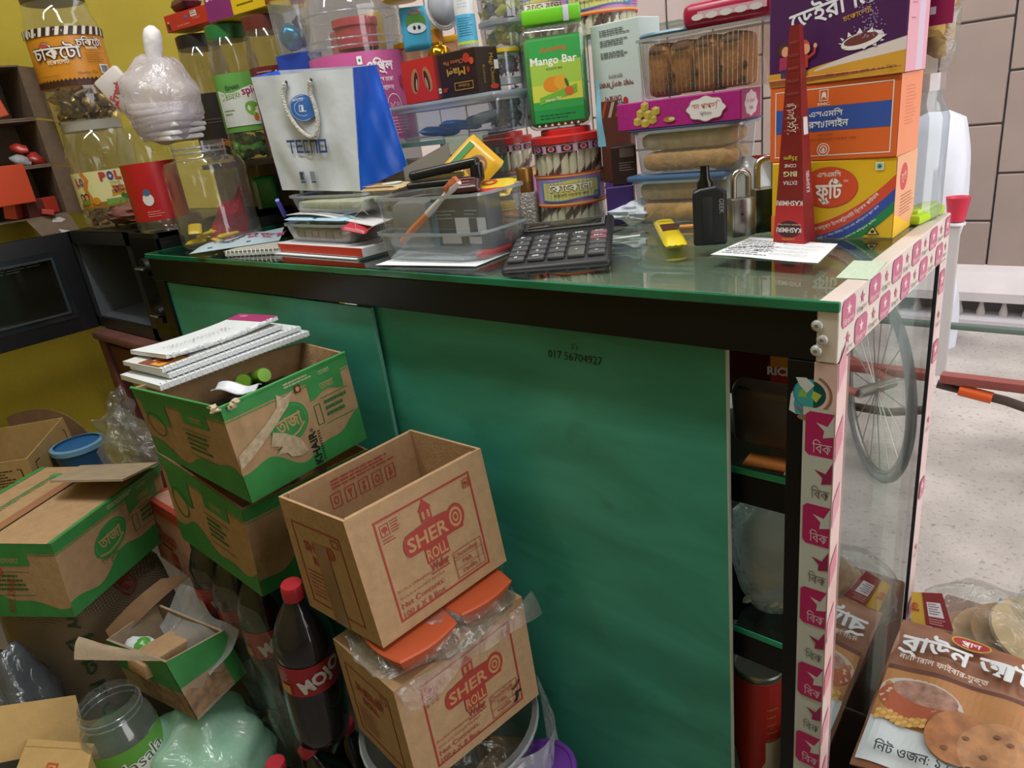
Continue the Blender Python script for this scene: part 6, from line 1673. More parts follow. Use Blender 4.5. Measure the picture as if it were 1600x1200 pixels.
p.rect(w_*0.12, h_*0.07, w_*0.88, h_*0.86, '#35a04c'); p.rect(w_*0.12, h_*0.28, w_*0.88, h_*0.66, '#9fc44a'); p.rect(w_*0.12, h_*0.28, w_*0.88, h_*0.44, '#c9d04a')
p.text('Amazing', w_*0.48, h_*0.755, h_*0.075, '#c85a30', bold=0.01, shear=0.25, w=w_*0.40, rot=0.06); p.text('Mango Bar', w_*0.48, h_*0.635, h_*0.105, '#eef0ea', bold=0.018, w=w_*0.70)
p.text('ম্যাংগো বার', w_*0.48, h_*0.575, h_*0.035, '#3a5a20')
p.ell(w_*0.44, h_*0.44, w_*0.15, h_*0.075, '#d98a22', 20, rot=0.1); p.ell(w_*0.56, h_*0.455, w_*0.10, h_*0.07, '#dba032', 18, rot=-0.3); p.ell(w_*0.65, h_*0.44, w_*0.025, h_*0.05, '#2f6a34', 12, rot=0.3)
p.poly([(w_*0.22, h_*0.25), (w_*0.80, h_*0.34), (w_*0.80, h_*0.42), (w_*0.22, h_*0.32)], '#6fb03a'); p.text('Mango Bar', w_*0.44, h_*0.285, h_*0.04, '#e9efdc', rot=0.16); p.ell(w_*0.68, h_*0.36, w_*0.07, h_*0.045, '#c8602c', 14)
p.rect(w_*0.12, h_*0.07, w_*0.88, h_*0.20, '#1f9248'); p.lines(w_*0.2, h_*0.09, w_*0.8, h_*0.15, 2, '#0f4a28', h_*0.012, 3)
for k in range(7): p.poly([(w_*(0.15 + 0.10*k), h_*0.035), (w_*(0.20 + 0.10*k), h_*0.035), (w_*(0.175 + 0.10*k), h_*0.06)], '#d9e6dc')
p.out('label_print', mg)
p = PR(lambda a, b, e: Vector((w_/2 + 0.0004 + e, -d_2/2 + a, b)), 0.0003); p.rect(d_2*0.15, h_*0.07, d_2*0.85, h_*0.86, '#2f8f44'); p.ell(d_2*0.35, h_*0.45, d_2*0.12, h_*0.14, '#b85a2c', 12); p.rect(d_2*0.15, h_*0.55, d_2*0.5, h_*0.8, '#7fb83a'); p.out('label_print', mg)
# ------------------------------------------------------------------ left end of the counter
def base_c(px, py, z, push=0.0):
    P = atz(px, py, z); dd = Vector((P.x - CAM.x, P.y - CAM.y, 0)).normalized(); return P + dd*push
def top_h(P, px, py): return along(P, (0, 0, 1), px, py)
PC = base_c(352, 386, TZ + 0.0008); Rc = pxm(PC, 63); PC = base_c(352, 386, TZ + 0.0008, Rc)
Hc = top_h(PC, 309, 221)
cj, _ = jar('open_jar', 'large lidless clear jar with yellow sweets at its bottom', PC, Rc, Hc, None, None, 0, None, neck=0.62, nh=0.16)
for z in (Hc*0.90, Hc*0.945): MB().tube([(Rc*0.63*math.cos(a), Rc*0.63*math.sin(a), z) for a in [2*PI*k/30 for k in range(30)]], 0.0018, 6, closed=True).out('thread', CLEARB, cj, smooth=1.2)
rnd = random.Random(2)
for k in range(9):
    a = rnd.uniform(0, 6.28); r = Rc*0.6*math.sqrt(rnd.random())
    m = pillow(0.052, 0.028, 0.010)
    m.out('yellow_sweet', pm('#c9ae1c', 0.35), cj, smooth=1.2, loc=(r*math.cos(a) + 0.005, r*math.sin(a) - 0.015, 0.006 + 0.004*k), rot=(rnd.uniform(-.3, .3), rnd.uniform(-.3, .3), rnd.uniform(0, 6)))
MB().sheet(lambda u, v: Vector((Rc*0.80*math.cos(-0.9 + 1.3*u + 0.5*v), Rc*0.80*math.sin(-0.9 + 1.3*u + 0.5*v), Hc*(0.06 + 0.50*v*(0.6 + 0.4*u)))) + Vector((0.004*math.sin(9*v + 5*u), 0, 0.006*math.sin(11*u))), 14, 10).out('red_foil', pm('#9a2430', 0.3, noise=0.3, nscale=40, bump=0.5, bscale=60, key='red_foil'), cj, smooth=1.2)
PRj = base_c(262, 362, MZ1 + 0.0008); Rr_ = pxm(PRj, 40); PRj = base_c(262, 362, MZ1 + 0.0008, Rr_)
rj, L = jar('red_label_jar', 'clear jar with a red label behind the lidless jar', PRj, Rr_, top_h(PRj, 228, 195), None, None, 0, '#a3161c', (0.12, 0.66), neck=0.75)
p = wrapped(L, Rr_, 0.03, PRj); p.ell(-0.02, 0.045, 0.012, 0.014, '#c9c4c0', 12); p.ell(-0.02, 0.060, 0.008, 0.008, '#3a5a7a', 10); p.lines(-0.03, 0.005, 0.01, 0.02, 3, '#d8b0a8', 0.001, 2); p.out('label_print', L)
o = MB().blob((0, 0, 0), (0.045, 0.05, 0.035), 71, 0.16, 22, 12, fr=4).out('crumpled_bag', pm('#7a4450', 0.4, noise=0.2, nscale=30, bump=0.5, bscale=50, key='dusky_red_plastic'), smooth=1.2, loc=base_c(282, 352, TZ + 0.036) - Vector((0.03, -0.02, 0)))
tag(o, 'crumpled dusky red plastic at the counter left corner', 'bag')
# foam plates in a knotted white carrier bag on the open jar
BP = Vector((PC.x - 0.012, PC.y + 0.012, PC.z + Hc + 0.002)); Cb = aty(266, 158, BP.y)
fb_ = thing('carrier_bag', 'knotted white carrier bag of foam plates on top of the lidless jar', 'bag', BP, 0.2)
zc = Cb.z - BP.z; rb_ = pxm(Cb, 62)
MB().blob((Cb.x - BP.x, 0, zc), (rb_*0.95, rb_*0.95, zc*1.0), 81, 0.08, 28, 18, fr=3.6).out('bag_skin', film('white_bag_film', '#e6dfe4', base=0.07, ior=1.45, rough=0.15, haze=0.55, hazecol='#eae6ea', bump=0.8, bscale=24), fb_, smooth=1.5)
for k in range(7):
    MB().rbox((Cb.x - BP.x + 0.004*math.sin(k), 0, 0.014 + 0.011*k), (rb_*(1.0 + 0.32*math.sin(0.35 + k*0.3)), rb_*(0.95 + 0.25*math.sin(0.35 + k*0.3)), 0.010), 0.004, M=Euler((0.05*math.sin(2*k), 0.06*math.cos(k), 0.1*k)).to_matrix()).out('foam_plate', WHITE, fb_)
MB().rbox((Cb.x - BP.x - rb_*0.80, -rb_*0.55, zc*1.40), (0.062, 0.020, 0.075), 0.004, M=Euler((0.1, -0.5, 0.5)).to_matrix()).out('tissue_pack', pm('#c3beba', 0.6), fb_)
p = Print(lambda a, b, e: Vector((Cb.x - BP.x - rb_*0.80, -rb_*0.55, zc*1.40)) + Euler((0.1, -0.5, 0.5)).to_matrix() @ Vector((a, -0.0105 - e, b)), 0.0003)
p.text('Fresh', 0.0, -0.008, 0.022, '#b0404a', bold=0.03, rot=0.5, w=0.045); p.rect(-0.026, -0.032, -0.008, -0.018, '#a8323c'); p.out('pack_print', fb_)
E0 = aty(256, 125, BP.y) - BP; E1 = aty(244, 40, BP.y) - BP
ear = MB().tube([E0 + Vector((0, 0, -0.01)), E0.lerp(E1, 0.25), E0.lerp(E1, 0.55), E0.lerp(E1, 0.8), E0.lerp(E1, 0.93), E1], [0.008, 0.013, 0.018, 0.019, 0.015, 0.005], 14)
ear.out('knotted_ear', pm('#d4d2d4', 0.45, noise=0.05, nscale=30, bump=0.5, bscale=30, key='white_poly'), fb_, smooth=1.2)
# packets in front of it
def flatpack(name, label, pxs, z, m, th=0.006, wave=0.003, cat='packet', n=(14, 6)):
    q = [atz(*k, z) for k in pxs]
    t = thing(name, label, cat, (q[0] + q[2])/2)
    f = lambda u, v: q[0]*(1-u)*(1-v) + q[1]*u*(1-v) + q[2]*u*v + q[3]*(1-u)*v
    MB().sheet(lambda u, v: f(u, v) + Vector((0, 0, th*math.sin(PI*u)**0.6*math.sin(PI*v)**0.6 + wave*math.sin(11*u + 2*v)*math.sin(PI*v) + 0.0012)), n[0], n[1], th=-0.0004).out('pouch', m, t, smooth=1.2, loc=-t.location)
    W = (q[1]-q[0]).length; H = (q[3]-q[0]).length
    mp = lambda a, b, e: f(a/W, b/H) + Vector((0, 0, th*max(0, math.sin(PI*a/W))**0.6*max(0, math.sin(PI*b/H))**0.6 + wave*math.sin(11*a/W + 2*b/H)*math.sin(PI*b/H) + 0.0022 + e)) - t.location
    return t, mp, W, H
nbk = thing('spiral_notebook', 'small spiral notebook under the pale blue sachet strip', 'notebook', base_c(415, 396, TZ + 0.0006, 0.03), 0.33)
MB().rbox((0, 0, 0.005), (0.135, 0.075, 0.009), 0.001).out('page_block', pm('#c9cdca', 0.8), nbk, smooth=False)
MB().rbox((0, 0, 0.0105), (0.137, 0.077, 0.0015), 0.0005).out('cover', pm('#a5a59c', 0.7), nbk, smooth=False)
for k in range(12): MB().tube([(-0.06 + 0.0105*k, -0.0375 - 0.003*math.cos(a) , 0.006 + 0.007*math.sin(a)) for a in [2*PI*q/10 for q in range(10)]], 0.0006, 5, closed=True).out('coil', CHROME, nbk)
t, mp, W, H = flatpack('sachet_strip', 'pale blue sachet strip with teal stripes along the counter edge', ((296, 398), (436, 377), (444, 356), (330, 381)), TZ + 0.012, pm('#a9bcc6', 0.4, key='pale_blue_foil'), 0.007, 0.004)
p = Print(mp, 0.0003); p.rect(W*0.18, H*0.1, W*0.23, H*0.9, '#2f7a72', 2); p.rect(W*0.62, H*0.1, W*0.67, H*0.9, '#2f7a72', 2)
for k in range(3): p.text(['আম', 'দুধ', 'ORS'][k], W*(0.33 + 0.11*k), H*0.4, H*0.26, '#2f4a52')
p.text('গুড়া', W*0.78, H*0.35, H*0.36, '#a8446a'); p.text('দুধ', W*0.90, H*0.35, H*0.36, '#a8446a'); p.out('pouch_print', t)
P = base_c(428, 346, TZ + 0.001, 0.02)
gp = thing('green_pack', 'dark green glossy pack standing between the lidless jar and the trays', 'packet', P, 0.75)
hg = top_h(P, 415, 274)
MB().rbox((0, 0, hg/2), (0.062, 0.036, hg), 0.010, seg=3).out('pouch', pm('#2f9a4e', 0.25, noise=0.2, nscale=20, key='deep_green'), gp)
p = Print(lambda a, b, e: Vector((a, -0.0184 - e, b)), 0.0004); p.rect(-0.026, hg*0.05, -0.016, hg*0.9, '#b9c4ba'); p.rect(-0.014, hg*0.06, -0.002, hg*0.3, '#8fb0c0'); p.out('pouch_print', gp)

# trays, sachets and book under the shopping bag
BA, BBx = atz(437, 393, TZ + 0.004), atz(568, 403, TZ + 0.004)
ub = (BBx - BA); wb = ub.length; ub.normalize(); rb = math.atan2(ub.y, ub.x); vb = rz(rb + PI/2)
pg = thing('paper_sheet', 'white printed papers under the red edged book', 'paper', BA + ub*wb*0.45 + vb*0.05 - Vector((0, 0, 0.0036)), rb + 0.02)
MB().rbox((0, 0, 0.0012), (wb*0.98, 0.115, 0.0022), 0.0004).out('sheet', PAPER, pg, smooth=False)
rbk = cbox('book', 'white book with a bright red edge beneath the clear trays', BA, rb, wb, 0.115, 0.0165, pm('#c9cbd0', 0.6), 'book')
MB().rbox((0, -0.0578, 0.0085), (wb*0.995, 0.001, 0.014), 0.0003).out('red_edge', pm('#c5341f', 0.5), rbk, smooth=False)
def tray(name, label, P0, rot, w, d, h, taper=0.10, rim=0.004, mat=None, cat='tray', ribs=0, group=None, open_=True, rc=0.02):
    t = thing(name, label, cat, Vector(P0) + rz(rot)*(w/2) + rz(rot + PI/2)*(d/2), rot, group)
    def ring(s, z, gx=0.0):
        N = 40; o = []
        for k in range(N):
            a = 2*PI*(k + .5)/N; ca, sa = math.cos(a), math.sin(a); n = 6
            q = 1/(abs(ca)**n + abs(sa)**n)**(1/n)
            rr = 1 + (0.012 if (ribs and k % 2) else 0)
            o.append(Vector((w/2*s*q*ca*rr + gx*ca, d/2*s*q*sa*rr + gx*sa, z)))
        return o
    mb = MB(); rings = [ring(1 - taper - 0.04, 0.0008), ring(1 - taper, 0.004), ring(1 - taper*0.4, h*0.55), ring(1, h - 0.001)]
    vs = [v for r in rings for v in r]; N = 40; fs = [list(range(N))[::-1]]
    for i in range(3):
        for k in range(N): fs.append((i*N+k, i*N+(k+1) % N, (i+1)*N+(k+1) % N, (i+1)*N+k))
    mb.add(vs, fs); mb.out('tray_body', mat or CLEARB, t, smooth=0.8)
    r = MB(); a, b = ring(1, h - rim), ring(1, h - rim, 0.004); c_, e_ = ring(1, h, 0.004), ring(1, h)
    vs = a + b + c_ + e_; fs = []
    for i in range(4):
        for k in range(N): j = (i+1) % 4; fs.append((i*N+k, i*N+(k+1) % N, j*N+(k+1) % N, j*N+k))
    r.add(vs, fs); r.out('rim', RIMM, t, smooth=0.8)
    return t
z2 = TZ + 0.004 + 0.0168
T2 = tray('clear_tray', 'clear tray of pinkish sweets on the red edged book', BA + ub*0.012 + vb*0.008 + Vector((0, 0, 0.0170)), rb, wb*0.80, 0.09, 0.034, ribs=1)
for k in range(8):
    MB().rbox((0, 0, 0.012), (0.024, 0.07, 0.018), 0.004).out('sweet_bar', pm('#a89082' if k % 2 else '#b3a596', 0.7), T2, loc=(-wb*0.30 + k*wb*0.085, 0, 0))
for k in range(2):
    o = pillow(wb*0.36, 0.055, 0.008).out('sachet', pm('#a9cbe0', 0.3, key='sky_sachet'), smooth=1.2, loc=BA + ub*(wb*(0.24 + 0.36*k)) + vb*0.04 + Vector((0, 0, 0.053)), rot=(0, 0, rb))
    tag(o, ['pale blue sachet at the left on the lower clear tray', 'pale blue sachet at the right on the lower clear tray'][k], 'packet', 'sachets on the lower clear tray')
q0 = BA + ub*0.02 + vb*0.02 + Vector((0, 0, 0.064))
o = MB().sheet(lambda u, v: q0 + ub*(u*wb*0.98) + vb*(v*0.075) + Vector((0, 0, -0.014*u*u*(1 - v*0.5) + 0.003*math.sin(5*u))), 12, 4, th=-0.0012).out('folded_paper', pm('#cfcfd2', 0.6), smooth=1.0)
tag(o, 'white folded sheet sagging over the pale blue sachets', 'paper')
o = pillow(0.05, 0.035, 0.009).out('red_packet', pm('#b0263a', 0.35), smooth=1.2, loc=BA + ub*(wb*0.90) + vb*0.02 + Vector((0, 0, 0.041)), rot=(0.2, 0.2, rb + 0.3)); tag(o, 'small red and white packet at the right end of the lower tray', 'packet')
T1 = tray('clear_tray', 'clear tray of pale wafers directly under the shopping bag', BA + ub*0.022 + vb*0.025 + Vector((0, 0, 0.0665)), rb, wb*0.86, 0.085, 0.032, ribs=1)
for k in range(3): MB().rbox((-wb*0.25 + k*wb*0.25, 0, 0.011), (wb*0.23, 0.06, 0.016), 0.004).out('wafer_pack', pm('#b3b598', 0.7, noise=0.15, nscale=60, key='pale_wafer'), T1)
o = MB().tube([BA + ub*(-0.004) + vb*0.03 + Vector((0, 0, 0.062)), BA + ub*0.018 + vb*0.01 + Vector((0, 0, 0.094))], 0.004, 10).out('blue_pen', pm('#3a32a8', 0.35)); tag(o, 'short violet blue pen leaning on the upper clear tray', 'pen')

# the paper shopping bag
zB = TZ + 0.004 + 0.0665 + 0.0335
S0, S1, S2 = aty(441, 297, 0.105), aty(563, 299, 0.130), aty(638, 262, 0.248)
S3 = S0 + (S2 - S1)
sb = thing('paper_shopping_bag', 'white and blue paper shopping bag with rope handles', 'bag', (S0 + S2)/2)
T0, T1_, T2_ = snap(S0 + Vector((0, 0.01, 0.20)), (392, 121)), snap(S1 + Vector((0, 0.0, 0.20)), (551, 106)), snap(S2 + Vector((-0.03, -0.01, 0.18)), (588, 101))
T3 = T0 + (T2_ - T1_) + Vector((0.0, 0, 0.006))
PBAG = pm('#bfc6cc', 0.5, noise=0.05, nscale=9, bump=0.35, bscale=14, key='bag_paper_white'); PBL = pm('#1558c4', 0.4, noise=0.12, nscale=10, bump=0.3, bscale=16, key='bag_paper_blue')
def bagface(a, b, c_, e, bulge, m, nm, seed):
    f, W, H = quad_map(a, b, c_, e); n = (b - a).cross(e - a).normalized(); rnd = random.Random(seed); ph = [rnd.uniform(0, 6) for _ in range(4)]
    g = lambda s, t_: bulge*math.sin(PI*s)*math.sin(PI*t_*0.9 + 0.2) + 0.0022*math.sin(9*s + ph[0])*math.sin(11*t_ + ph[1]) + 0.0016*math.sin(17*s + 7*t_ + ph[2])
    ed = lambda s: min(1, 8*min(s, 1 - s))
    MB().sheet(lambda u, v: f(u*W, v*H, 0) + n*g(u, v)*ed(u), 22, 22, th=0.0006).out(nm, m, sb, smooth=0.5, loc=-sb.location)
    return (lambda x, y, e_: f(x, y, 0) + n*(g(x/W, y/H)*ed(x/W) + 0.0018 + e_)), W, H
fm = bagface(S0, S1, T1_, T0, 0.002, PBAG, 'front_panel', 3)
bagface(S1, S2, T2_, T1_, -0.012, PBL, 'side_panel', 5)
bagface(S3, S0, T0, T3, -0.01, PBL, 'side_panel', 6)
bagface(S2, S3, T3, T2_, 0.0, PBAG, 'back_panel', 7)
mp, W, H = fm; p = PR(mp, 0.0018)
NB = '#23406f'
# word with a wide plain face, drawn letter by letter
def wordmark(p, u, v, w, h, c):
    s = h*0.17; lw = w/5.6; x = u - w/2; g = w/5*0.999
    X = lambda k: x + k*g
    p.rect(X(0), v + h - s, X(0) + lw, v + h, c); p.rect(X(0) + lw*0.42, v, X(0) + lw*0.58, v + h, c)
    for y in (0, h*0.435, h - s): p.rect(X(1), v + y, X(1) + lw*0.9, v + y + s, c)
    p.rect(X(1), v, X(1) + s, v + h, c)
    p.rect(X(2), v, X(2) + s, v + h, c); p.rect(X(2), v, X(2) + lw*0.9, v + s, c); p.rect(X(2), v + h - s, X(2) + lw*0.9, v + h, c)
    p.rect(X(3), v, X(3) + s, v + h, c); p.rect(X(3) + lw*0.78, v, X(3) + lw*0.78 + s, v + h, c); p.rect(X(3), v + h - s, X(3) + lw*0.9, v + h, c)
    for y in (0, h - s): p.rect(X(4), v + y, X(4) + lw*0.92, v + y + s, c)
    p.rect(X(4), v, X(4) + s, v + h, c); p.rect(X(4) + lw*0.80, v, X(4) + lw*0.80 + s, v + h, c)
wordmark(p, W*0.47, H*0.335, W*0.47, H*0.115, NB)
p.ell(W*0.50, H*0.715, W*0.125, H*0.112, '#2f62a8', 32); p.ell(W*0.50, H*0.715, W*0.117, H*0.105, '#c9d2dc', 32, inner=0.97); p.ell(W*0.50, H*0.715, W*0.074, H*0.066, '#c9d2dc', 28, inner=0.95)
p.frame(W*0.470, H*0.685, W*0.530, H*0.740, H*0.007, '#c9d2dc'); p.rect(W*0.490, H*0.69, W*0.510, H*0.73, '#c9d2dc')
p.text('EXCLUSIVE STORE', W*0.50, H*0.786, H*0.022, '#dfe5ec', bold=0.02, arc=0.075*H/0.25, w=W*0.16)
for k in range(2):
    x = W*(0.33 + 0.12*k); p.rect(x, H*0.095, x + W*0.055, H*0.175, '#7f8892'); p.lines(x + W*0.005, H*0.10, x + W*0.05, H*0.17, 9, '#2f3a48', H*0.006, k); p.rect(x, H*0.075, x + W*0.055, H*0.09, NB)
pout(p, 'printed_design', sb)
# rope handle
def onface(u, v, e=0.004): return mp(u*W, v*H, e)
hp_ = [(0.365, 0.925), (0.335, 0.86), (0.335, 0.78), (0.36, 0.67), (0.42, 0.56), (0.50, 0.49), (0.575, 0.47), (0.62, 0.52), (0.635, 0.62), (0.62, 0.74), (0.60, 0.84), (0.625, 0.925)]
def smooth_path(pts, n=6):
    out = []
    for i in range(len(pts) - 1):
        p0, p1, p2, p3 = pts[max(i-1, 0)], pts[i], pts[i+1], pts[min(i+2, len(pts)-1)]
        for k in range(n):
            t = k/n; out.append(0.5*((2*p1) + (p2 - p0)*t + (2*p0 - 5*p1 + 4*p2 - p3)*t*t + (3*p1 - p0 - 3*p2 + p3)*t**3))
    out.append(pts[-1]); return out
MB().tube(smooth_path([onface(u, v, 0.0045) for u, v in hp_]), 0.0040, 8).out('rope_handle', pm('#c3c2b8', 0.8, bump=0.8, bscale=400, noise=0.2, nscale=300, key='cord'), sb, smooth=1.2, loc=-sb.location)
for u, v in (hp_[0], hp_[-1]): MB().lathe([(0.0035, 0), (0.0048, 0.0006), (0.0035, 0.001)], 12).out('eyelet', pm('#2a2d33', 0.4), sb, loc=mp(u*W, v*H, 0.001) - sb.location, rot=((T0 - S0).to_track_quat('Y', 'Z').to_euler() if False else (1.4, 0, rb)))

# ------------------------------------------------------------------ glass rack at the back of the counter
RZ = TZ + 0.166
rk = thing('display_rack', 'low glass and dark board display rack along the back of the counter', 'rack', (-1.2, 0.35, TZ))
def rkp(c, d, nm, m): return MB().box(Vector(c) - rk.location, d).out(nm, m, rk, smooth=False)
rkp((-1.46, 0.355, RZ - 0.006), (0.42, 0.17, 0.012), 'shelf_board', pm('#1d1a17', 0.5))
rkp((-1.00, 0.355, RZ - 0.004), (0.49, 0.17, 0.008), 'glass_shelf', film('rack_glass', '#cfe0d8', base=0.06))
rkp((-1.00, 0.2685, RZ - 0.004), (0.49, 0.003, 0.008), 'glass_edge', pm('#5f7f74', 0.2))
for x in (-1.24, -0.765): rkp((x, 0.355, TZ + 0.0795), (0.006, 0.165, 0.157), 'glass_end', film('rack_glass', '#cfe0d8', base=0.06)); rkp((x, 0.2705, TZ + 0.0795), (0.007, 0.004, 0.157), 'end_edge', pm('#7f9a92', 0.2))
rkp((-1.645, 0.355, TZ + 0.0795), (0.012, 0.16, 0.155), 'board_end', pm('#2a2622', 0.5)) if False else None
rkp((-1.59, 0.436, TZ + 0.0785), (0.70, 0.006, 0.155), 'back_card', pm('#6f5f50', 0.85, noise=0.1, nscale=30))
rkp((-1.45, 0.43, TZ + 0.08), (0.04, 0.012, 0.155), 'stay', pm('#1d1a17', 0.5))
for k, (x, c_, w_) in enumerate(((-1.12, '#b39a92', 0.11), (-0.99, '#a88c86', 0.12), (-0.86, '#9c9088', 0.10))):
    cbox('goods_box', ['pinkish goods box standing inside the glass rack, left', 'pinkish brown goods box inside the glass rack, middle', 'grey beige goods box inside the glass rack, right'][k], (x - w_/2, 0.36, TZ + 0.0005), 0.02, w_, 0.05, 0.13, pm(c_, 0.6, noise=0.06, nscale=20), group='boxes inside the glass rack')

YR = 0.325
def at_rack_base(px, py, y=YR): P = aty(px, py, y); return Vector((P.x, y, RZ + 0.0006))
# three tall jars
JB = at_rack_base(404, 240); Rj = pxm(JB, 33)
hJ = top_h(JB, 352, 36) - 0.004
jar_A = aty(372, 240, YR); 
JA = Vector((JB.x - 0.115, YR + 0.03, RZ + 0.0006)); JCp = Vector((JB.x + 0.118, YR + 0.015, RZ + 0.0006))
# place by their lids
def by_lid(px, py, y, h): 
    P = aty(px, py, y); return Vector((P.x, y, RZ + 0.0006))
GREYCLEAR = film('smoky_clear_plastic', '#dcd9d2', base=0.05, ior=1.42, haze=0.12, hazecol='#a8a398')
for (lab, lidpx, y, dh, lid, labcol, lz, mat_) in (
        ('tall jar with a black lid and dark label, left of the green lidded jar', (307, 58), 0.37, -0.02, '#1a1718', '#231d1c', (0.06, 0.56), GREYCLEAR),
        ('tall jar with a green lid and green mango spicy label', (352, 42), YR, 0.0, '#1d6a34', '#5f9a48', (0.22, 0.66), GREYCLEAR),
        ('tall jar with a maroon lid and maroon label behind the shopping bag', (410, 28), 0.335, 0.02, '#5c2420', '#5e1c22', (0.05, 0.66), GREYCLEAR)):
    P = aty(*lidpx, y); Hj = P.z - RZ - 0.004
    P = Vector((P.x, y, RZ + 0.0006)); R = pxm(P, 35)
    t, L = jar('tall_jar', lab, P, R, Hj, 'tall jars on the dark shelf', lid, 0.036, labcol, lz, neck=0.80, mat=mat_)
    p = wrapped(L, R, Hj*lz[0], P); hl = Hj*(lz[1] - lz[0]); w_ = R*1.1
    if 'green' in lab and 'spicy' in lab:
        p.rect(-w_, hl*0.10, w_, hl*0.66, '#c9cfc9', 12); p.field(-w_, w_, lambda a: hl*0.66, lambda a: hl*(0.72 + 0.05*math.sin(a*60)), '#c9cfc9', 14, 1)
        p.text('Green', -w_*0.30, hl*0.74, hl*0.10, '#2f5a34', bold=0.03, rot=0.1, w=w_*0.55)
        p.text('Mango', -w_*0.42, hl*0.58, hl*0.15, '#3a4a3a', bold=0.06, rot=0.12, w=w_*0.80); p.text('Mango', -w_*0.42, hl*0.58, hl*0.15, '#c3d8a8', bold=0.01, rot=0.12, w=w_*0.80)
        p.text('spicy', w_*0.42, hl*0.64, hl*0.19, '#f0e6e4', bold=0.09, rot=0.12, w=w_*0.82); p.text('spicy', w_*0.42, hl*0.64, hl*0.19, '#8a2a4a', bold=0.03, rot=0.12, w=w_*0.80)
        p.ell(w_*0.30, hl*0.38, w_*0.30, hl*0.12, '#6fa336', 20, rot=-0.5); p.ell(w_*0.50, hl*0.26, w_*0.22, hl*0.10, '#dfe0a8', 16, rot=-0.4); p.ell(w_*0.36, hl*0.22, w_*0.10, hl*0.06, '#b8602c', 12); p.lines(-w_*0.85, hl*0.28, -w_*0.35, hl*0.40, 2, '#6a8a5a', hl*0.02, 3)
        pieces(t, 'green_sweet', 40, R*0.78, 0.012, Hj*0.17, 0.022, ('#4a9a34', '#6ab048', '#3a7a2c'), 5, 0.0, 0.25)
    elif 'maroon' in lab:
        p.text('Saturday', w_*0.35, hl*0.88, hl*0.09, '#d8d0d0', bold=0.02, shear=0.2, w=w_*0.7); p.lines(-w_*0.7, hl*0.84, -w_*0.05, hl*0.95, 3, '#b08a88', hl*0.012, 4)
    else:
        p.text('কফি', 0, hl*0.12, hl*0.14, '#b0641c', bold=0.03, w=w_*0.6); p.lines(-w_*0.5, hl*0.5, w_*0.5, hl*0.6, 2, '#4a403c', hl*0.02, 3)
        pieces(t, 'coffee_sweet', 20, R*0.75, 0.01, 0.03, 0.018, ('#2a1f1c', '#5a5450'), 6, 0.2, 0.3)
    p.out('label_print', L)
# boxes lying on the lids
Zl = aty(352, 32, YR).z + 0.002
def rest_box(name, label, pxL, pxR, pxT, y, d, m, z=None):
    A = aty(*pxL, y); 
    if z is not None: A = Vector((A.x, y, z))
    B = aty(*pxR, y + 0.03); B = Vector((B.x, B.y, A.z)); u = (B - A); w = u.length; r = math.atan2(u.y, u.x)
    h = along(A, (0, 0, 1), *pxT)
    return cbox(name, label, A, r, w, d, h, m), w, d, h
t, w, d, h = rest_box('snack_box', 'red snack box lying on the black lid of the tall jar', (262, 52), (328, 36), (253, 26), 0.31, 0.07, pm('#b52f26', 0.4, key='bright_red_box'))
p = PR(face_map(w, d, h, 'front'), 0.0003); p.rect(w*0.62, h*0.55, w*0.76, h*0.88, '#d0c8c8'); p.lines(w*0.63, h*0.58, w*0.75, h*0.85, 2, '#5a4a4a', h*0.06, 2); p.text('ROYAL CANDY', w*0.42, h*0.20, h*0.10, '#e0b8b0', w=w*0.3); p.text('1000', w*0.74, h*0.38, h*0.16, '#d88a80', w=w*0.16); p.rect(w*0.48, h*0.55, w*0.55, h*0.72, '#3f6aa8'); p.poly([(w*0.06, h*0.1), (w*0.12, h*0.1), (w*0.10, h*0.5), (w*0.04, h*0.5)], '#3a2a2a'); p.ell(w*0.08, h*0.55, w*0.02, h*0.08, '#d8b03a', 10); p.out('printed_design', t)
rt = t
P = aty(285, 8, 0.335)
o = pillow(0.085, 0.05, 0.03).out('candy_bag', pm('#4a1f2c', 0.3, noise=0.2, nscale=20, key='dark_wine'), smooth=1.2, loc=(P.x, P.y + 0.01, rt.location.z + h + 0.002), rot=(0, 0, rb)); tag(o, 'dark wine coloured packet lying on the red snack box', 'packet')
t, w, d, h = rest_box('soup_box', 'purple and yellow soup box lying on the jar lids', (327, 36), (425, 17), (317, -30), 0.28, 0.10, pm('#cfb01c', 0.42, key='soup_yellow'))
p = PR(face_map(w, d, h, 'front'), 0.0003)
p.field(0, w*0.42, lambda a: 0, lambda a: h*min(1.0, 1.0), '#7a2468', 3, 1); p.poly([(w*0.30, 0), (w*0.34, h*0.10), (w*0.33, h*0.2), (w*0.38, h*0.3), (w*0.37, h*0.45), (w*0.44, h*0.6), (w*0.43, h*0.8), (w*0.50, h), (w*0.2, h), (w*0.2, 0)], '#7a2468')
p.text('SOUPS', w*0.20, h*0.50, h*0.26, '#e4e0e6', bold=0.03, w=w*0.34, rot=0.03)
p.ell(w*0.62, h*0.62, w*0.11, h*0.26, '#b8321f', 22); p.ell(w*0.60, h*0.70, w*0.03, h*0.07, '#d8604a', 10); p.ell(w*0.66, h*0.55, w*0.13, h*0.20, '#a07a18', 18) if False else None
p.poly([(w*0.80, h*0.42), (w*0.90, h*0.34), (w*0.99, h*0.44), (w*0.99, h*0.72), (w*0.80, h*0.70)], '#b8401f'); p.text('NOODLE', w*0.895, h*0.52, h*0.09, '#d8a05a', w=w*0.15); p.lines(w*0.50, h*0.16, w*0.78, h*0.22, 1, '#4a3a14', h*0.03, 3)
p.out('printed_design', t)
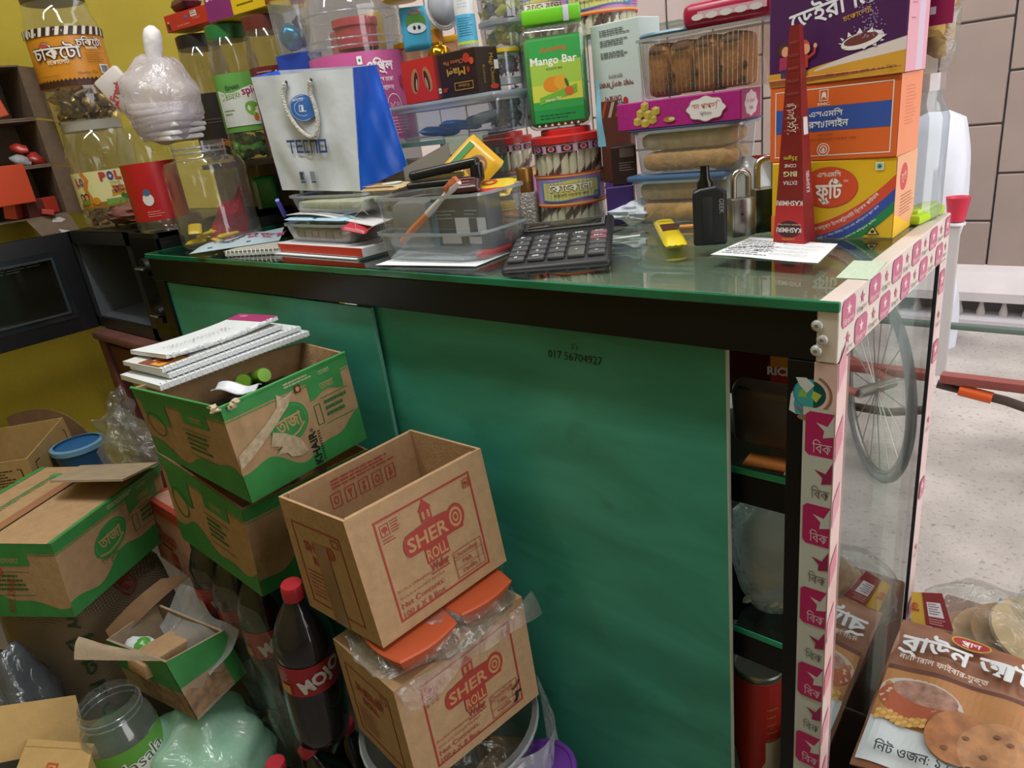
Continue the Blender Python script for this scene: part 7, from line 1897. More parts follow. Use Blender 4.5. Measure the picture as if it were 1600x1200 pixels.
p = PR(face_map(w, d, h, 'right'), 0.0003); p.rect(d*0.1, h*0.2, d*0.7, h*0.8, '#b0642a'); p.out('printed_design', t)

# clear ridged cup with a blue foil sweet, on its blue box
Pq = at_rack_base(476, 190, 0.30); zq = aty(476, 104, 0.30).z
bbx, w, d, h = rest_box('blue_box', 'small blue carton behind the shopping bag', (452, 186), (500, 178), (450, 86), 0.295, 0.055, pm('#1f3f9f', 0.45, key='cobalt_box'), RZ + 0.0006)
Pq = bbx.location + Vector((0, 0, h + 0.001))
cup = thing('ridged_cup', 'clear ridged cup with a blue foil sweet, standing on the blue carton', 'cup', Pq); Rq = pxm(Pq, 32); Hq = top_h(Pq, 455, -30)
mb = MB(); N = 48; vs = []; fs = []
for z, s in ((0.0, 0.86), (Hq*0.5, 0.95), (Hq, 1.0)):
    for k in range(N): a = 2*PI*k/N; rr = Rq*s*(1 + (0.02 if k % 2 else 0)); vs.append((rr*math.cos(a), rr*math.sin(a), z))
for i in range(2):
    for k in range(N): fs.append((i*N+k, i*N+(k+1) % N, (i+1)*N+(k+1) % N, (i+1)*N+k))
mb.add(vs, fs).out('cup_body', CLEARB, cup, smooth=0.3)
MB().blob((0, -0.006, Rq*0.72), (Rq*0.62,)*3, 3, 0.05, 16, 10).out('blue_sweet', pm('#1c7fa8', 0.2, metal=0.7, noise=0.3, nscale=60, key='blue_foil'), cup, smooth=0.7)
MB().blob((Rq*0.3, Rq*0.2, Rq*0.9), (Rq*0.5, Rq*0.4, Rq*0.7), 5, 0.1, 12, 8).out('purple_sweet', pm('#3a1c3c', 0.3), cup, smooth=0.8)
MB().shell([(Rq*1.03, Hq*0.72), (Rq*1.05, Hq*1.0)], 40).out('cup_label', pm('#8a2a28', 0.4, noise=0.5, nscale=30, key='cup_label'), cup)

# big jar with the pink label
PP = at_rack_base(596, 232, 0.345); PP.x = aty(560, 100, 0.345).x; Rp2 = pxm(PP, 71)
Hp2 = top_h(PP, 530, -50)
pj, L = jar('pink_label_jar', 'large clear jar with a pink strawberry label behind the shopping bag', PP, Rp2, Hp2, None, '#b02a34', 0.03, '#c25a96', (0.02, 0.52), neck=0.62, nh=0.10)
for z in (0.56, 0.60, 0.74): MB().tube([(Rp2*1.0*math.cos(a), Rp2*1.0*math.sin(a), Hp2*z) for a in [2*PI*k/40 for k in range(40)]], 0.0015, 6, closed=True).out('ring', CLEARB, pj, smooth=1.2)
p = wrapped(L, Rp2, Hp2*0.02, PP); hl = Hp2*0.50; w_ = Rp2
p.text('এপ্রিল', w_*0.42, hl*0.78, hl*0.15, '#f2eaf0', bold=0.05, w=w_*0.62); p.text('দুধ চকো', w_*0.52, hl*0.66, hl*0.07, '#f2eaf0', bold=0.02, w=w_*0.34); p.text('বিনোদন', w_*0.46, hl*0.56, hl*0.08, '#f2eaf0', bold=0.02, w=w_*0.42)
p.text('Happy', -w_*0.45, hl*0.70, hl*0.15, '#eadde4', bold=0.03, w=w_*0.5); p.text('♥♥', -w_*0.15, hl*0.66, hl*0.13, '#eadde4', w=w_*0.4)
p.ell(-w_*0.80, hl*0.72, w_*0.11, hl*0.07, '#b0283a', 14); p.ell(-w_*0.80, hl*0.80, w_*0.10, hl*0.04, '#4a7a3a', 12); p.ell(w_*0.92, hl*0.64, w_*0.06, hl*0.08, '#b02a40', 12)
p.ell(w_*0.62, hl*0.40, w_*0.17, hl*0.12, '#f2eaf0', 24, inner=0.92); p.text('১৫০', w_*0.62, hl*0.37, hl*0.09, '#f2eaf0', w=w_*0.22); p.rect(-w_*0.02, hl*0.86, w_*0.08, hl*0.95, '#e8ece8', 2); p.ell(w_*0.03, hl*0.905, w_*0.02, hl*0.018, '#1f6a42', 10)
p.lines(w_*0.40, hl*0.05, w_*0.95, hl*0.26, 6, '#e6c8d8', hl*0.012, 7); p.out('label_print', L)
for k, (c_, x, y, z) in enumerate((('#b06a74', -0.5, 0.1, 0.60), ('#6a8a5c', -0.1, 0.35, 0.66), ('#b8a05a', 0.3, 0.25, 0.66))):
    MB().rbox((0, 0, 0), (Rp2*0.55, Rp2*0.3, Hp2*0.22), 0.006).out('packet_inside', pm(c_, 0.5, noise=0.15, nscale=30), pj, loc=(x*Rp2, y*Rp2, Hp2*(z - 0.02)))
MB().lathe([(Rp2*0.42, Hp2*0.55), (Rp2*0.42, Hp2*0.66), (Rp2*0.46, Hp2*0.67), (Rp2*0.46, Hp2*0.71), (0, Hp2*0.71)], 24).out('inner_jar', pm('#b0404a', 0.4), pj, loc=(Rp2*0.30, -Rp2*0.15, 0))

# clear lunch box, chocolate cake box
Zs = RZ + 0.0008
A_ = aty(617, 221, 0.275); B_ = aty(775, 204, 0.275)
A_ = Vector((A_.x, 0.275, Zs)); u = Vector((B_.x - A_.x, B_.y - A_.y, 0)); w = u.length; r = math.atan2(u.y, u.x)
hb = top_h(A_, 607, 178)
lb_ = tray('lunch_box', 'clear plastic box of blue packets with a pale lid on the glass shelf', A_, r, w, 0.105, hb, taper=0.06, mat=film('frosted_box', '#dfe6ee', base=0.06, haze=0.14, hazecol='#d0d8e2', rough=0.15))
for k in range(6):
    pillow(0.075, 0.042, 0.012).out('blue_packet', pm(('#2f7ac4', '#5a9ad4', '#a8bccb')[k % 3], 0.35), lb_, smooth=1.2, loc=(-w*0.28 + 0.11*w*k, 0.012*(-1)**k, 0.004 + 0.0035*k), rot=(0.12*math.sin(k), 0.1, 0.5*k))
MB().rbox((0, 0, hb + 0.005), (w*1.05, 0.112, 0.011), 0.005).out('lid', film('frosted_lid', '#dde3ea', base=0.08, haze=0.6, hazecol='#b4bcc8', rough=0.2), lb_)
zM = A_.z + hb + 0.0112
A2 = aty(635, 156, 0.275); A2 = Vector((A2.x, 0.275, zM)); B2 = aty(749, 138, 0.275); u2 = Vector((B2.x - A2.x, B2.y - A2.y, 0)); w = u2.length; r = math.atan2(u2.y, u2.x)
h = top_h(A2, 627, 98); d = 0.055
mgx = cbox('cake_box', 'red and dark brown choco cake box lying upside down on the clear box', A2, r, w, d, h, pm('#2c1a18', 0.4, key='dark_choc_box'))
p = PR(face_map(w, d, h, 'front'), 0.0003)
p.rect(0, 0, w*0.46, h, '#b8261c'); p.rect(w*0.46, 0, w*0.50, h, '#7a2018'); p.rect(w*0.50, 0, w*0.53, h, '#4a1c18')
for (x, sg_) in ((0.17, -1), (0.35, 1)):
    p.ell(w*x, h*0.50, w*0.055, h*0.30, '#a87444', 22, rot=-sg_*0.22*-1); p.ell(w*(x - 0.012*sg_), h*0.48, w*0.030, h*0.24, '#3a1c12', 18, rot=sg_*0.22); p.ell(w*(x - 0.018*sg_), h*0.42, w*0.012, h*0.14, '#b08a7a', 12, rot=sg_*0.22)
p.text('Magi', w*0.74, h*0.62, h*0.24, '#a8803a', rot=PI, bold=0.03, w=w*0.24); p.text('Choco Pie', w*0.72, h*0.80, h*0.13, '#a8603a', rot=PI, bold=0.02, w=w*0.26)
p.ell(w*0.89, h*0.80, w*0.045, h*0.11, '#b03020', 12); p.ell(w*0.95, h*0.72, w*0.03, h*0.08, '#c04a2c', 10); p.ell(w*0.90, h*0.55, w*0.02, h*0.07, '#9a2a20', 8)
p.frame(w*0.70, h*0.12, w*0.94, h*0.30, h*0.02, '#a8803a'); p.text('Kidzee', w*0.82, h*0.25, h*0.11, '#a8803a', rot=PI, w=w*0.14)
p.rect(w*0.485, h*0.12, w*0.52, h*0.24, '#d0d4cc'); p.ell(w*0.502, h*0.18, w*0.008, h*0.025, '#2a5a3a', 8); p.lines(w*0.54, h*0.10, w*0.62, h*0.2, 2, '#9a3024', h*0.04, 3)
p.out('printed_design', mgx)
p = PR(face_map(w, d, h, 'right'), 0.0003); p.text('Magi Choco', d*0.60, h*0.5, h*0.20, '#a8803a', rot=-PI/2, w=h*0.7); p.text('Kidzee', d*0.25, h*0.40, h*0.13, '#8a6a34', rot=-PI/2, w=h*0.4); p.rect(d*0.78, h*0.50, d*0.98, h*0.70, '#c9c6c0'); p.ell(d*0.7, h*0.12, d*0.2, h*0.06, '#a83020', 10); p.out('printed_design', mgx)

# tubs and bottles on the rear rail above
def tub(name, label, px, py, y, rpx, pyt, bodym, lidc, group=None, fillc=None, seed=1, rail=True):
    P = aty(px, py, y); R = pxm(P, rpx); H = top_h(P, px - 2, pyt)
    t = thing(name, label, 'tub', P, 0, group)
    MB().shell([(0.001, 0.001), (R*0.88, 0.0), (R*0.94, H*0.8), (R*0.95, H*0.84)], 32).out('tub_body', bodym, t, smooth=1.0)
    MB().lathe([(R*0.97, H*0.78), (R, H*0.80), (R, H*0.985), (R*0.96, H), (0, H)], 36).out('lid', pm(lidc, 0.4), t, smooth=0.8)
    if fillc: pieces(t, 'sweet', 26, R*0.72, 0.01, H*0.6, 0.024, fillc, seed, 0.0, 0.35)
    return t
# rear wire rail (upper level) that carries them
ZU = RZ + 0.125
ur = thing('upper_shelf', 'narrow clear upper shelf of the rack behind the cake box', 'shelf', (-0.95, 0.45, ZU))
MB().box((0, 0, -0.004), (0.66, 0.13, 0.006)).out('glass_shelf', film('rack_glass', '#cfe0d8', base=0.06), ur, smooth=False)
for x in (-0.32, 0.32): MB().box((x, 0.045, -(ZU - TZ - 0.004)/2 - 0.003), (0.008, 0.008, ZU - TZ - 0.008)).out('upright', pm('#8a8f8c', 0.3, metal=0.7), ur, smooth=False)
MILK = film('peach_tub', '#f0d8c4', base=0.05, haze=0.55, hazecol='#d9b49c', rough=0.2)
def up_tub(label, px, rpx, pyb, pyt, y, bodym, lidc, fillc=None, seed=1, group='tubs on the upper shelf'):
    P = aty(px, pyb, y); P = Vector((P.x, y, ZU)); R = pxm(P, rpx); H = top_h(P, px, pyt)
    t = thing('sweet_tub', label, 'tub', P, 0, group)
    MB().shell([(0.001, 0.001), (R*0.88, 0.0), (R*0.94, H*0.8), (R*0.95, H*0.84)], 32).out('tub_body', bodym, t, smooth=1.0)
    MB().lathe([(R*0.97, H*0.80), (R, H*0.82), (R, H*0.985), (R*0.96, H), (0, H)], 36).out('lid', pm(lidc, 0.4), t, smooth=0.8)
    if fillc: pieces(t, 'sweet', 26, R*0.72, 0.01, H*0.62, 0.022, fillc, seed, 0.0, 0.35)
    return t
up_tub('peach tub with a yellow lid next to the pink label jar', 650, 29, 110, 66, 0.425, MILK, '#cf9a1c')
up_tub('peach tub with a yellow lid behind the gold capped bottle', 712, 22, 100, 56, 0.47, MILK, '#cf9a1c')
zz = RZ + 0.0008
def rk_tub(label, px, rpx, pyb, pyt, y, lidc, fillc, seed, mat_=None):
    P = aty(px, pyb, y); P = Vector((P.x, y, zz)); R = pxm(P, rpx); H = top_h(P, px - 5, pyt)
    t = thing('sweet_tub', label, 'tub', P, 0, 'tubs beside the cake box')
    MB().shell([(0.001, 0.001), (R*0.90, 0.0), (R*0.95, H*0.84)], 32).out('tub_body', CLEARB, t, smooth=1.0)
    MB().lathe([(R*0.97, H*0.86), (R, H*0.87), (R, H*0.99), (R*0.96, H), (0, H)], 36).out('lid', pm(lidc, 0.35) if isinstance(lidc, str) else lidc, t, smooth=0.8)
    pieces(t, 'sweet', 46, R*0.60, 0.012, H*0.72, R*0.42, fillc, seed, 0.1, 0.3); return t, H, R
FL = film('frosted_lid', '#dde3ea', base=0.08, haze=0.6, hazecol='#b4bcc8', rough=0.2)
t, H1_, R1_ = rk_tub('clear tub of black foil sweets right of the cake box', 793, 30, 182, 122, 0.36, FL, ('#2a2c30', '#6a6e74', '#1a1a1c'), 11)
P = Vector((t.location.x, t.location.y, t.location.z + H1_ + 0.001)); H_ = top_h(P, 788, 76)
t2 = thing('sweet_tub', 'clear tub with yellow lid and purple pink sweets, on the black sweets tub', 'tub', P, 0, 'tubs beside the cake box')
MB().shell([(0.001, 0.001), (R1_*0.90, 0.0), (R1_*0.95, H_*0.84)], 32).out('tub_body', CLEARB, t2, smooth=1.0); MB().lathe([(R1_*0.97, H_*0.84), (R1_, H_*0.85), (R1_, H_*0.98), (0, H_)], 36).out('lid', pm('#cfae1c', 0.4), t2, smooth=0.8)
pieces(t2, 'sweet', 24, R1_*0.60, 0.012, H_*0.6, R1_*0.42, ('#4a2f7a', '#b03a8a', '#6a4a9a'), 12, 0.1, 0.3)
P = Vector((t2.location.x - 0.012, t2.location.y + 0.03, P.z + H_ + 0.0015)); H_ = top_h(P, 775, 34)
up = [('clear tub of pale yellow sweets on the yellow lidded tub', ('#b0aa4a', '#c3bc62', '#8f8f3a'), 13), ('topmost clear tub of yellow and purple sweets, partly above the frame', ('#b8ac2c', '#4a3060', '#c9bf4a'), 14)]
for lb, cs_, sd in up:
    t3 = thing('sweet_tub', lb, 'tub', P, 0, 'tubs beside the cake box'); R3 = R1_*1.25
    MB().shell([(0.001, 0.001), (R3*0.92, 0.0), (R3*0.96, H_*0.84)], 32).out('tub_body', CLEARB, t3, smooth=1.0); MB().lathe([(R3*0.97, H_*0.82), (R3, H_*0.84), (R3, H_*0.98), (0, H_)], 36).out('lid', FL, t3, smooth=0.8)
    pieces(t3, 'sweet', 30, R3*0.60, 0.012, H_*0.62, R3*0.40, cs_, sd, 0.0, 0.35)
    P = P + Vector((0, 0, H_ + 0.0015))
# gold capped bottle and the white spray on the cake box
Pg = Vector((mgx.location.x - 0.02, mgx.location.y + 0.03, 0)) 
Pg = aty(688, 90, 0.39); Pg = Vector((Pg.x, 0.39, ZU))
zgt = top_h(Pg, 683, 44)
gt = thing('perfume_bottle', 'gold shouldered perfume bottle with amber faceted cap', 'bottle', Pg)
Rg = pxm(Pg, 19)
MB().lathe([(Rg*0.9, 0), (Rg, zgt*0.1), (Rg, zgt*0.35), (Rg*0.85, zgt*0.5), (Rg*0.55, zgt*0.56), (Rg*0.55, zgt*0.64)], 32).out('bottle_body', pm('#b58a1e', 0.15, metal=0.9, key='gold_glass'), gt, smooth=1.0)
MB().lathe([(Rg*0.50, zgt*0.64), (Rg*0.50, zgt*0.97), (Rg*0.4, zgt), (0, zgt)], 8).out('cap', pm('#a8702c', 0.1, spec=0.9, key='amber_cap'), gt, smooth=False)
Ps = Vector((mgx.location.x + rz(r).x*w*0.34, mgx.location.y + rz(r).y*w*0.34, mgx.location.z + h + 0.0008)); 
Ps = aty(733, 76, mgx.location.y); Ps = Vector((Ps.x, mgx.location.y, mgx.location.z + h + 0.0008))
Rs = pxm(Ps, 15.5); Hs = top_h(Ps, 716, -40)
sp_ = thing('roll_on_bottle', 'slim white bottle with a sky blue label standing on the cake box', 'bottle', Ps, 0)
MB().lathe([(Rs*0.9, 0), (Rs, 0.002), (Rs, Hs*0.97), (Rs*0.9, Hs), (0, Hs)], 28).out('bottle_body', pm('#d6dce0', 0.35, key='frost_white'), sp_, smooth=1.0)
lab = MB().shell([(Rs*1.01, Hs*0.06), (Rs*1.01, Hs*0.46)], 28).out('label', pm('#4fa9d0', 0.4), sp_); p = wrapped(lab, Rs, Hs*0.06, Ps); p.rect(-Rs*1.5, 0, Rs*1.5, Hs*0.04, '#b8cf4a', 8); p.lines(-Rs*0.9, Hs*0.10, Rs*0.7, Hs*0.36, 8, '#2a5a78', Hs*0.008, 4); p.lines(-Rs*0.7, Hs*0.48, Rs*0.5, Hs*0.60, 3, '#9aa4aa', Hs*0.006, 5); p.out('label_print', lab)
# lemon, blue snack packets and the egg toy hanging from the rail
def hang(name, label, px, py, y, wpx, hpx, m, cat='packet', th=0.018, rot=0.9):
    P = aty(px, py, y); w_ = pxm(P, wpx); h_ = pxm(P, hpx)
    t = thing(name, label, cat, P, (0, 0, rot), 'packets hanging over the upper shelf')
    f = pillow(h_, w_, th, 0.12)
    f.out('pouch', m, t, smooth=1.2, rot=(PI/2, -PI/2, 0)); return t, w_, h_
t, w_, h_ = hang('snack_packet', 'blue and green cartoon free snack packet beside the pink label jar', 650, 46, 0.40, 46, 62, pm('#3f9ac0', 0.35, key='snack_blue'))
t['label'] = 'blue and green snack packet hanging beside the pink label jar'
p = Print(lambda a, b, e: Vector((a, -0.019 - e, b)), 0.0003); p.ell(0, h_*0.16, w_*0.34, h_*0.16, '#4f8a34', 16); p.ell(0, h_*0.0, w_*0.32, h_*0.12, '#d3dde4', 16); p.ell(-0.004, h_*0.01, 0.003, 0.004, '#1f2a34', 8); p.ell(0.005, h_*0.01, 0.003, 0.004, '#1f2a34', 8); p.ell(0, h_*0.36, w_*0.2, h_*0.06, '#c0602c', 12, inner=0.6); p.out('pouch_print', t)
t, w_, h_ = hang('snack_packet', 'clear packet of round lemon yellow sweet behind the egg toy', 672, 48, 0.43, 40, 62, WRAP)
MB().lathe([(w_*0.36, -0.006), (w_*0.40, 0.0), (w_*0.36, 0.006), (0, 0.007)], 24, M=Matrix(((1, 0, 0), (0, 0, -1), (0, 1, 0)))).out('lemon_sweet', pm('#c0a81c', 0.35), t, loc=(0, 0, -h_*0.05))
P = aty(692, 10, 0.385); eg = thing('egg_toy', 'grey white plastic egg toy in its white blister card', 'toy', P, 0.9, 'packets hanging over the upper shelf')
re_ = pxm(P, 22)
MB().blob((0, 0, 0), (re_, re_*0.8, re_*1.25), 1, 0.0, 24, 16).out('egg', pm('#9aa0aa', 0.25, key='egg_grey'), eg, smooth=1.2)
ring = MB().tube([(re_*1.12*math.cos(a), re_*0.2, re_*1.40*math.sin(a)) for a in [2*PI*k/36 for k in range(36)]], 0.0035, 8, closed=True); ring.out('blister_edge', pm('#cfd2da', 0.3), eg, smooth=1.2)
P = aty(615, 3, 0.36)
o = MB().lathe([(0.028, 0.0), (0.036, 0.004), (0.036, 0.007), (0.030, 0.008), (0.026, 0.05), (0, 0.05)], 32).out('yellow_dish', pm('#cfae24', 0.4), loc=(P.x, P.y + 0.02, P.z)); tag(o, 'yellow dish with a white rim at the top edge', 'dish')

# white box, upside down printed box, brown boxes behind the mango bars
def stand_box(name, label, pxL, pxR, pxT, y, d, m, z, dy=0.0, cat='box', group=None):
    A = aty(*pxL, y); A = Vector((A.x, y, z)); B = aty(*pxR, y + dy); u = Vector((B.x - A.x, B.y - A.y, 0)); w = u.length; r = math.atan2(u.y, u.x)
    h = along(A, (0, 0, 1), *pxT); return cbox(name, label, A, r, w, d, h, m, cat, group), w, d, h
t, w, d, h = stand_box('white_box', 'white box with a ruled table, left of the mango bar jar', (819, 166), (858, 160), (806, 72), 0.42, 0.03, pm('#c6cccc', 0.55, key='white_card'), RZ + 0.0006, 0.0)
p = PR(face_map(w, d, h, 'front'), 0.0003); 
for k in range(13): p.rect(w*0.20, h*(0.25 + 0.05*k), w*0.80, h*(0.253 + 0.05*k), '#8a9090')
p.rect(w*0.14, h*0.10, w*0.85, h*0.15, '#8a3a34'); p.out('printed_design', t)
t, w, d, h = stand_box('printed_box', 'pale box with upside down red lettering behind the bread tray', (929, 148), (1003, 134), (921, 42), 0.42, 0.06, pm('#bccdcb', 0.55, key='mint_white_card'), RZ + 0.004, -0.004)
p = PR(face_map(w, d, h, 'front'), 0.0003)
p.text('মোরগ', w*0.40, h*0.215, h*0.085, '#8a3a34', rot=PI, bold=0.03, w=w*0.36); p.text('মার্কা', w*0.45, h*0.15, h*0.07, '#3a3a3c', rot=PI, bold=0.03, w=w*0.40); p.text('সয়া বড়ি মজা', w*0.48, h*0.37, h*0.075, '#8a4a44', rot=PI, bold=0.02, w=w*0.72); p.text('হালাল', w*0.48, h*0.45, h*0.06, '#7a4a44', rot=PI, w=w*0.3)
p.ell(w*0.66, h*0.15, w*0.05, h*0.04, '#b0283a', 14); p.poly([(w*0.63, h*0.14), (w*0.69, h*0.14), (w*0.66, h*0.09)], '#b0283a')
for y in (0.62, 0.75, 0.86): p.lines(w*0.2, h*y, w*0.85, h*(y + 0.07), 3, '#5a6666', h*0.012, int(y*100))
p.out('printed_design', t)
# boxes under it
t, w, d, h = stand_box('brown_box', 'dark brown chocolate box standing behind the wafer jar', (958, 292), (996, 286), (946, 232), 0.36, 0.05, pm('#2f1c1a', 0.45, key='brown_box'), TZ + 0.062, 0.02)
p = PR(face_map(w, d, h, 'front'), 0.0003); p.rect(w*0.35, h*0.72, w*0.92, h*0.95, '#6a5a5a'); p.lines(w*0.3, h*0.35, w*0.95, h*0.6, 4, '#8a7a78', h*0.02, 3); p.out('printed_design', t)
t2_, w, d, h = stand_box('purple_carton', 'deep violet carton under the dark brown chocolate box', (955, 337), (988, 332), (946, 294), 0.345, 0.08, pm('#3a2468', 0.45, key='violet_box'), TZ + 0.0006, 0.02)
h_fix = 0.0612
bx = t2_.children[0]; bx.scale = (1.25, 1, h_fix / h)
t, w, d, h = stand_box('striped_box', 'brown box with red and white stripes behind the son papdi box', (938, 208), (985, 198), (931, 160), 0.405, 0.05, pm('#5c3026', 0.5, key='stripe_brown'), TZ + 0.062, 0.02)
t.children[0].scale = (1, 1, 1)
p = PR(face_map(w, d, h, 'front'), 0.0003)
for k in range(4): p.poly([(w*(0.05 + 0.24*k), h*0.80), (w*(0.15 + 0.24*k), h*0.80), (w*(0.30 + 0.24*k) if k < 3 else w, h*0.98), (w*(0.20 + 0.24*k) if k < 3 else w*0.95, h*0.98)], '#b9a49a' if k % 2 else '#a8472c')
p.out('printed_design', t)
P = aty(936, 172, 0.34)
o = MB().sheet(lambda u, v: P + Vector((0.010*(u - .5)*(0.5 + v), 0.002*math.sin(8*v), 0.045 - 0.10*v)), 3, 8, th=0.0006).out('blue_strip', pm('#7fbcd6', 0.3, key='cyan_film'), smooth=1.0); tag(o, 'thin sky blue film strip hanging right of the mango bar jar', 'strip')

# wafer jars above
P = aty(838, 18, 0.43); zq = P.z
for (px, lb, dz) in ((838, 'wafer stick jar with pink label behind the lime lid, cut by the frame', 0.0), (930, 'wafer stick jar without lid in view above the pale box', 0.012)):
    P = aty(px, 34, 0.57)
    Rw = pxm(P, 58)
    wafer_jar(lb, Vector((P.x, 0.585, ZU + 0.013 if px < 900 else ZU + 0.013)), Rw, 0.165)
rkp((-0.66, 0.585, ZU + 0.0105), (0.46, 0.12, 0.004), 'rear_shelf', film('rack_glass', '#cfe0d8', base=0.06)) 

# ------------------------------------------------------------------ bread trays and the sweet box
def px_tray(name, label, pxL, pxR, pyTop, z, d, **k):
    A, B = atz(*pxL, z), atz(*pxR, z); u = B - A; r = math.atan2(u.y, u.x); h = along(A, (0, 0, 1), pxL[0], pyTop)
    return tray(name, label, A, r, u.length, d, h, **k), u.length, h, r, A
TOAST = pm('#e0ac66', 0.8, noise=0.25, nscale=45, bump=0.3, bscale=120, key='toast_crust'); TOAST2 = pm('#e0bd86', 0.8, noise=0.2, nscale=60, key='toast_soft')
TB, w, h, r, A0 = px_tray('toast_tray', 'clear tray of toast with a blue lid, lowest of the bread stack', (988, 352), (1130, 351), 284, TZ + 0.0006, 0.085, taper=0.08)
u0, v0 = rz(r), rz(r + PI/2)
def toast_row(t, n, w, d, h, z0, seed):
    """two long ribbed rusks lying side by side"""
    rnd = random.Random(seed); Mx = Matrix(((0, 0, 1), (1, 0, 0), (0, 1, 0)))
    for k in range(2):
        ph = rnd.uniform(0, 6); L = w*rnd.uniform(0.93, 0.99); pr_ = []
        for i in range(41):
            s_ = i/40; e_ = min(1, 9*min(s_, 1 - s_)); pr_.append(((d*0.235)*max(0.02, e_**0.45)*(1 + 0.035*math.sin(s_*70 + ph)), (s_ - .5)*L))
        MB().lathe(pr_, 20, M=Mx, sq=0.45, ax=h/(d*0.47)).out('toast', TOAST if (k + seed) % 2 else TOAST2, t, loc=(0, (k - .5)*d*0.50, z0 + h/2), smooth=1.2)
toast_row(TB, 7, w*0.92, 0.080, h*0.46, 0.003, 3); toast_row(TB, 6, w*0.95, 0.080, h*0.42, 0.005 + h*0.47, 4)
MB().rbox((0, 0, h + 0.004), (w*1.05, 0.093, 0.008), 0.003).out('lid', film('blue_lid_film', '#9cc0e0', base=0.06, haze=0.6, hazecol='#6f9ccc', rough=0.2), TB)
zt2 = TZ + 0.0006 + h + 0.009
A2 = A0 + Vector((0, 0, h + 0.009)) + u0*0.006
pxh = top_h(A2, 1000, 206)
TB2 = tray('toast_tray', 'clear tray of golden toast under the magenta sweet box', A2, r, w*1.12, 0.088, pxh, taper=0.06); w2 = w*1.12
toast_row(TB2, 5, w2*0.92, 0.080, pxh*0.46, 0.003, 5); toast_row(TB2, 5, w2*0.92, 0.080, pxh*0.42, 0.004 + pxh*0.47, 6)
MB().rbox((0, 0, pxh + 0.0015), (w2*1.03, 0.092, 0.003), 0.001).out('lid', film('blue_lid_film2', '#8fa8cc', base=0.06, haze=0.5, hazecol='#4f6a9c', rough=0.2), TB2)
zsp = A2.z + pxh + 0.0036
P0_ = A2.copy(); P0_.z = zsp
P0s = P0_ + u0*along(P0_, u0, 966, 212)
ws_ = along(P0s, u0, 1158, 191); hs_ = top_h(P0s, 962, 164); ds_ = 0.075
spb = cbox('sweet_box', 'magenta son papdi sweet box with a white oval, on the toast trays', P0s, r, ws_, ds_, hs_, pm('#a81f80', 0.4, noise=0.10, nscale=60, key='magenta_box'))
p = PR(face_map(ws_, ds_, hs_, 'front'), 0.0003)
rnd = random.Random(9)
for k in range(16):
    x, y = rnd.uniform(0.05, 0.95)*ws_, rnd.uniform(0.15, 0.85)*hs_; p.k = 1; p.ell(x, y, hs_*0.13, hs_*0.13, '#bf3a96', 16, inner=0.88); p.k = 1; p.ell(x, y, hs_*0.07, hs_*0.07, '#bf3a96', 12, inner=0.8)
p.k = 3
for (x, y) in ((0.18, 0.30), (0.245, 0.22), (0.31, 0.32), (0.21, 0.58), (0.275, 0.52), (0.34, 0.62), (0.25, 0.82)):
    s = hs_*0.17; X, Y = x*ws_, y*hs_
    p.poly([(X - s, Y - s*0.7), (X, Y - s*1.0), (X, Y + s*0.2), (X - s, Y + s*0.5)], '#b8a444'); p.poly([(X, Y - s*1.0), (X + s, Y - s*0.6), (X + s, Y + s*0.6), (X, Y + s*0.2)], '#a8933a'); p.poly([(X - s, Y + s*0.5), (X, Y + s*0.2), (X + s, Y + s*0.6), (X, Y + s*0.95)], '#d8c873')
p.ell(0.45*ws_, 0.26*hs_, ws_*0.05, hs_*0.10, '#b07a3a', 14); p.ell(0.47*ws_, 0.28*hs_, ws_*0.025, hs_*0.06, '#c9cfa0', 12)
def cartouche(cx, cy, a, b, c, n=40): p.poly([(cx + a*(1 + 0.06*math.cos(8*t_))*math.cos(t_), cy + b*(1 + 0.07*math.cos(8*t_))*math.sin(t_)) for t_ in [2*PI*k/n for k in range(n)]], c)
cartouche(0.74*ws_, 0.5*hs_, ws_*0.150, hs_*0.43, '#b05a70'); cartouche(0.74*ws_, 0.5*hs_, ws_*0.143, hs_*0.40, '#e2e0e4')
p.text('শন পাপড়ি', 0.74*ws_, 0.50*hs_, hs_*0.26, '#b0502c', bold=0.01, w=ws_*0.22); p.text('প্রিমিয়াম', 0.74*ws_, 0.27*hs_, hs_*0.15, '#3a4a4a', w=ws_*0.09)
p.out('printed_design', spb)
p = PR(face_map(ws_, ds_, hs_, 'right'), 0.0003); p.rect(0, 0, ds_, hs_, '#a03a66'); cartouche(ds_*0.5, hs_*0.5, ds_*0.32, hs_*0.42, '#d3c9cc'); p.text('শন পাপড়ি', ds_*0.5, hs_*0.5, hs_*0.2, '#b0502c', w=ds_*0.5); p.text('মিষ্টি', ds_*0.5, hs_*0.28, hs_*0.13, '#3a4a4a', w=ds_*0.2); p.out('printed_design', spb)
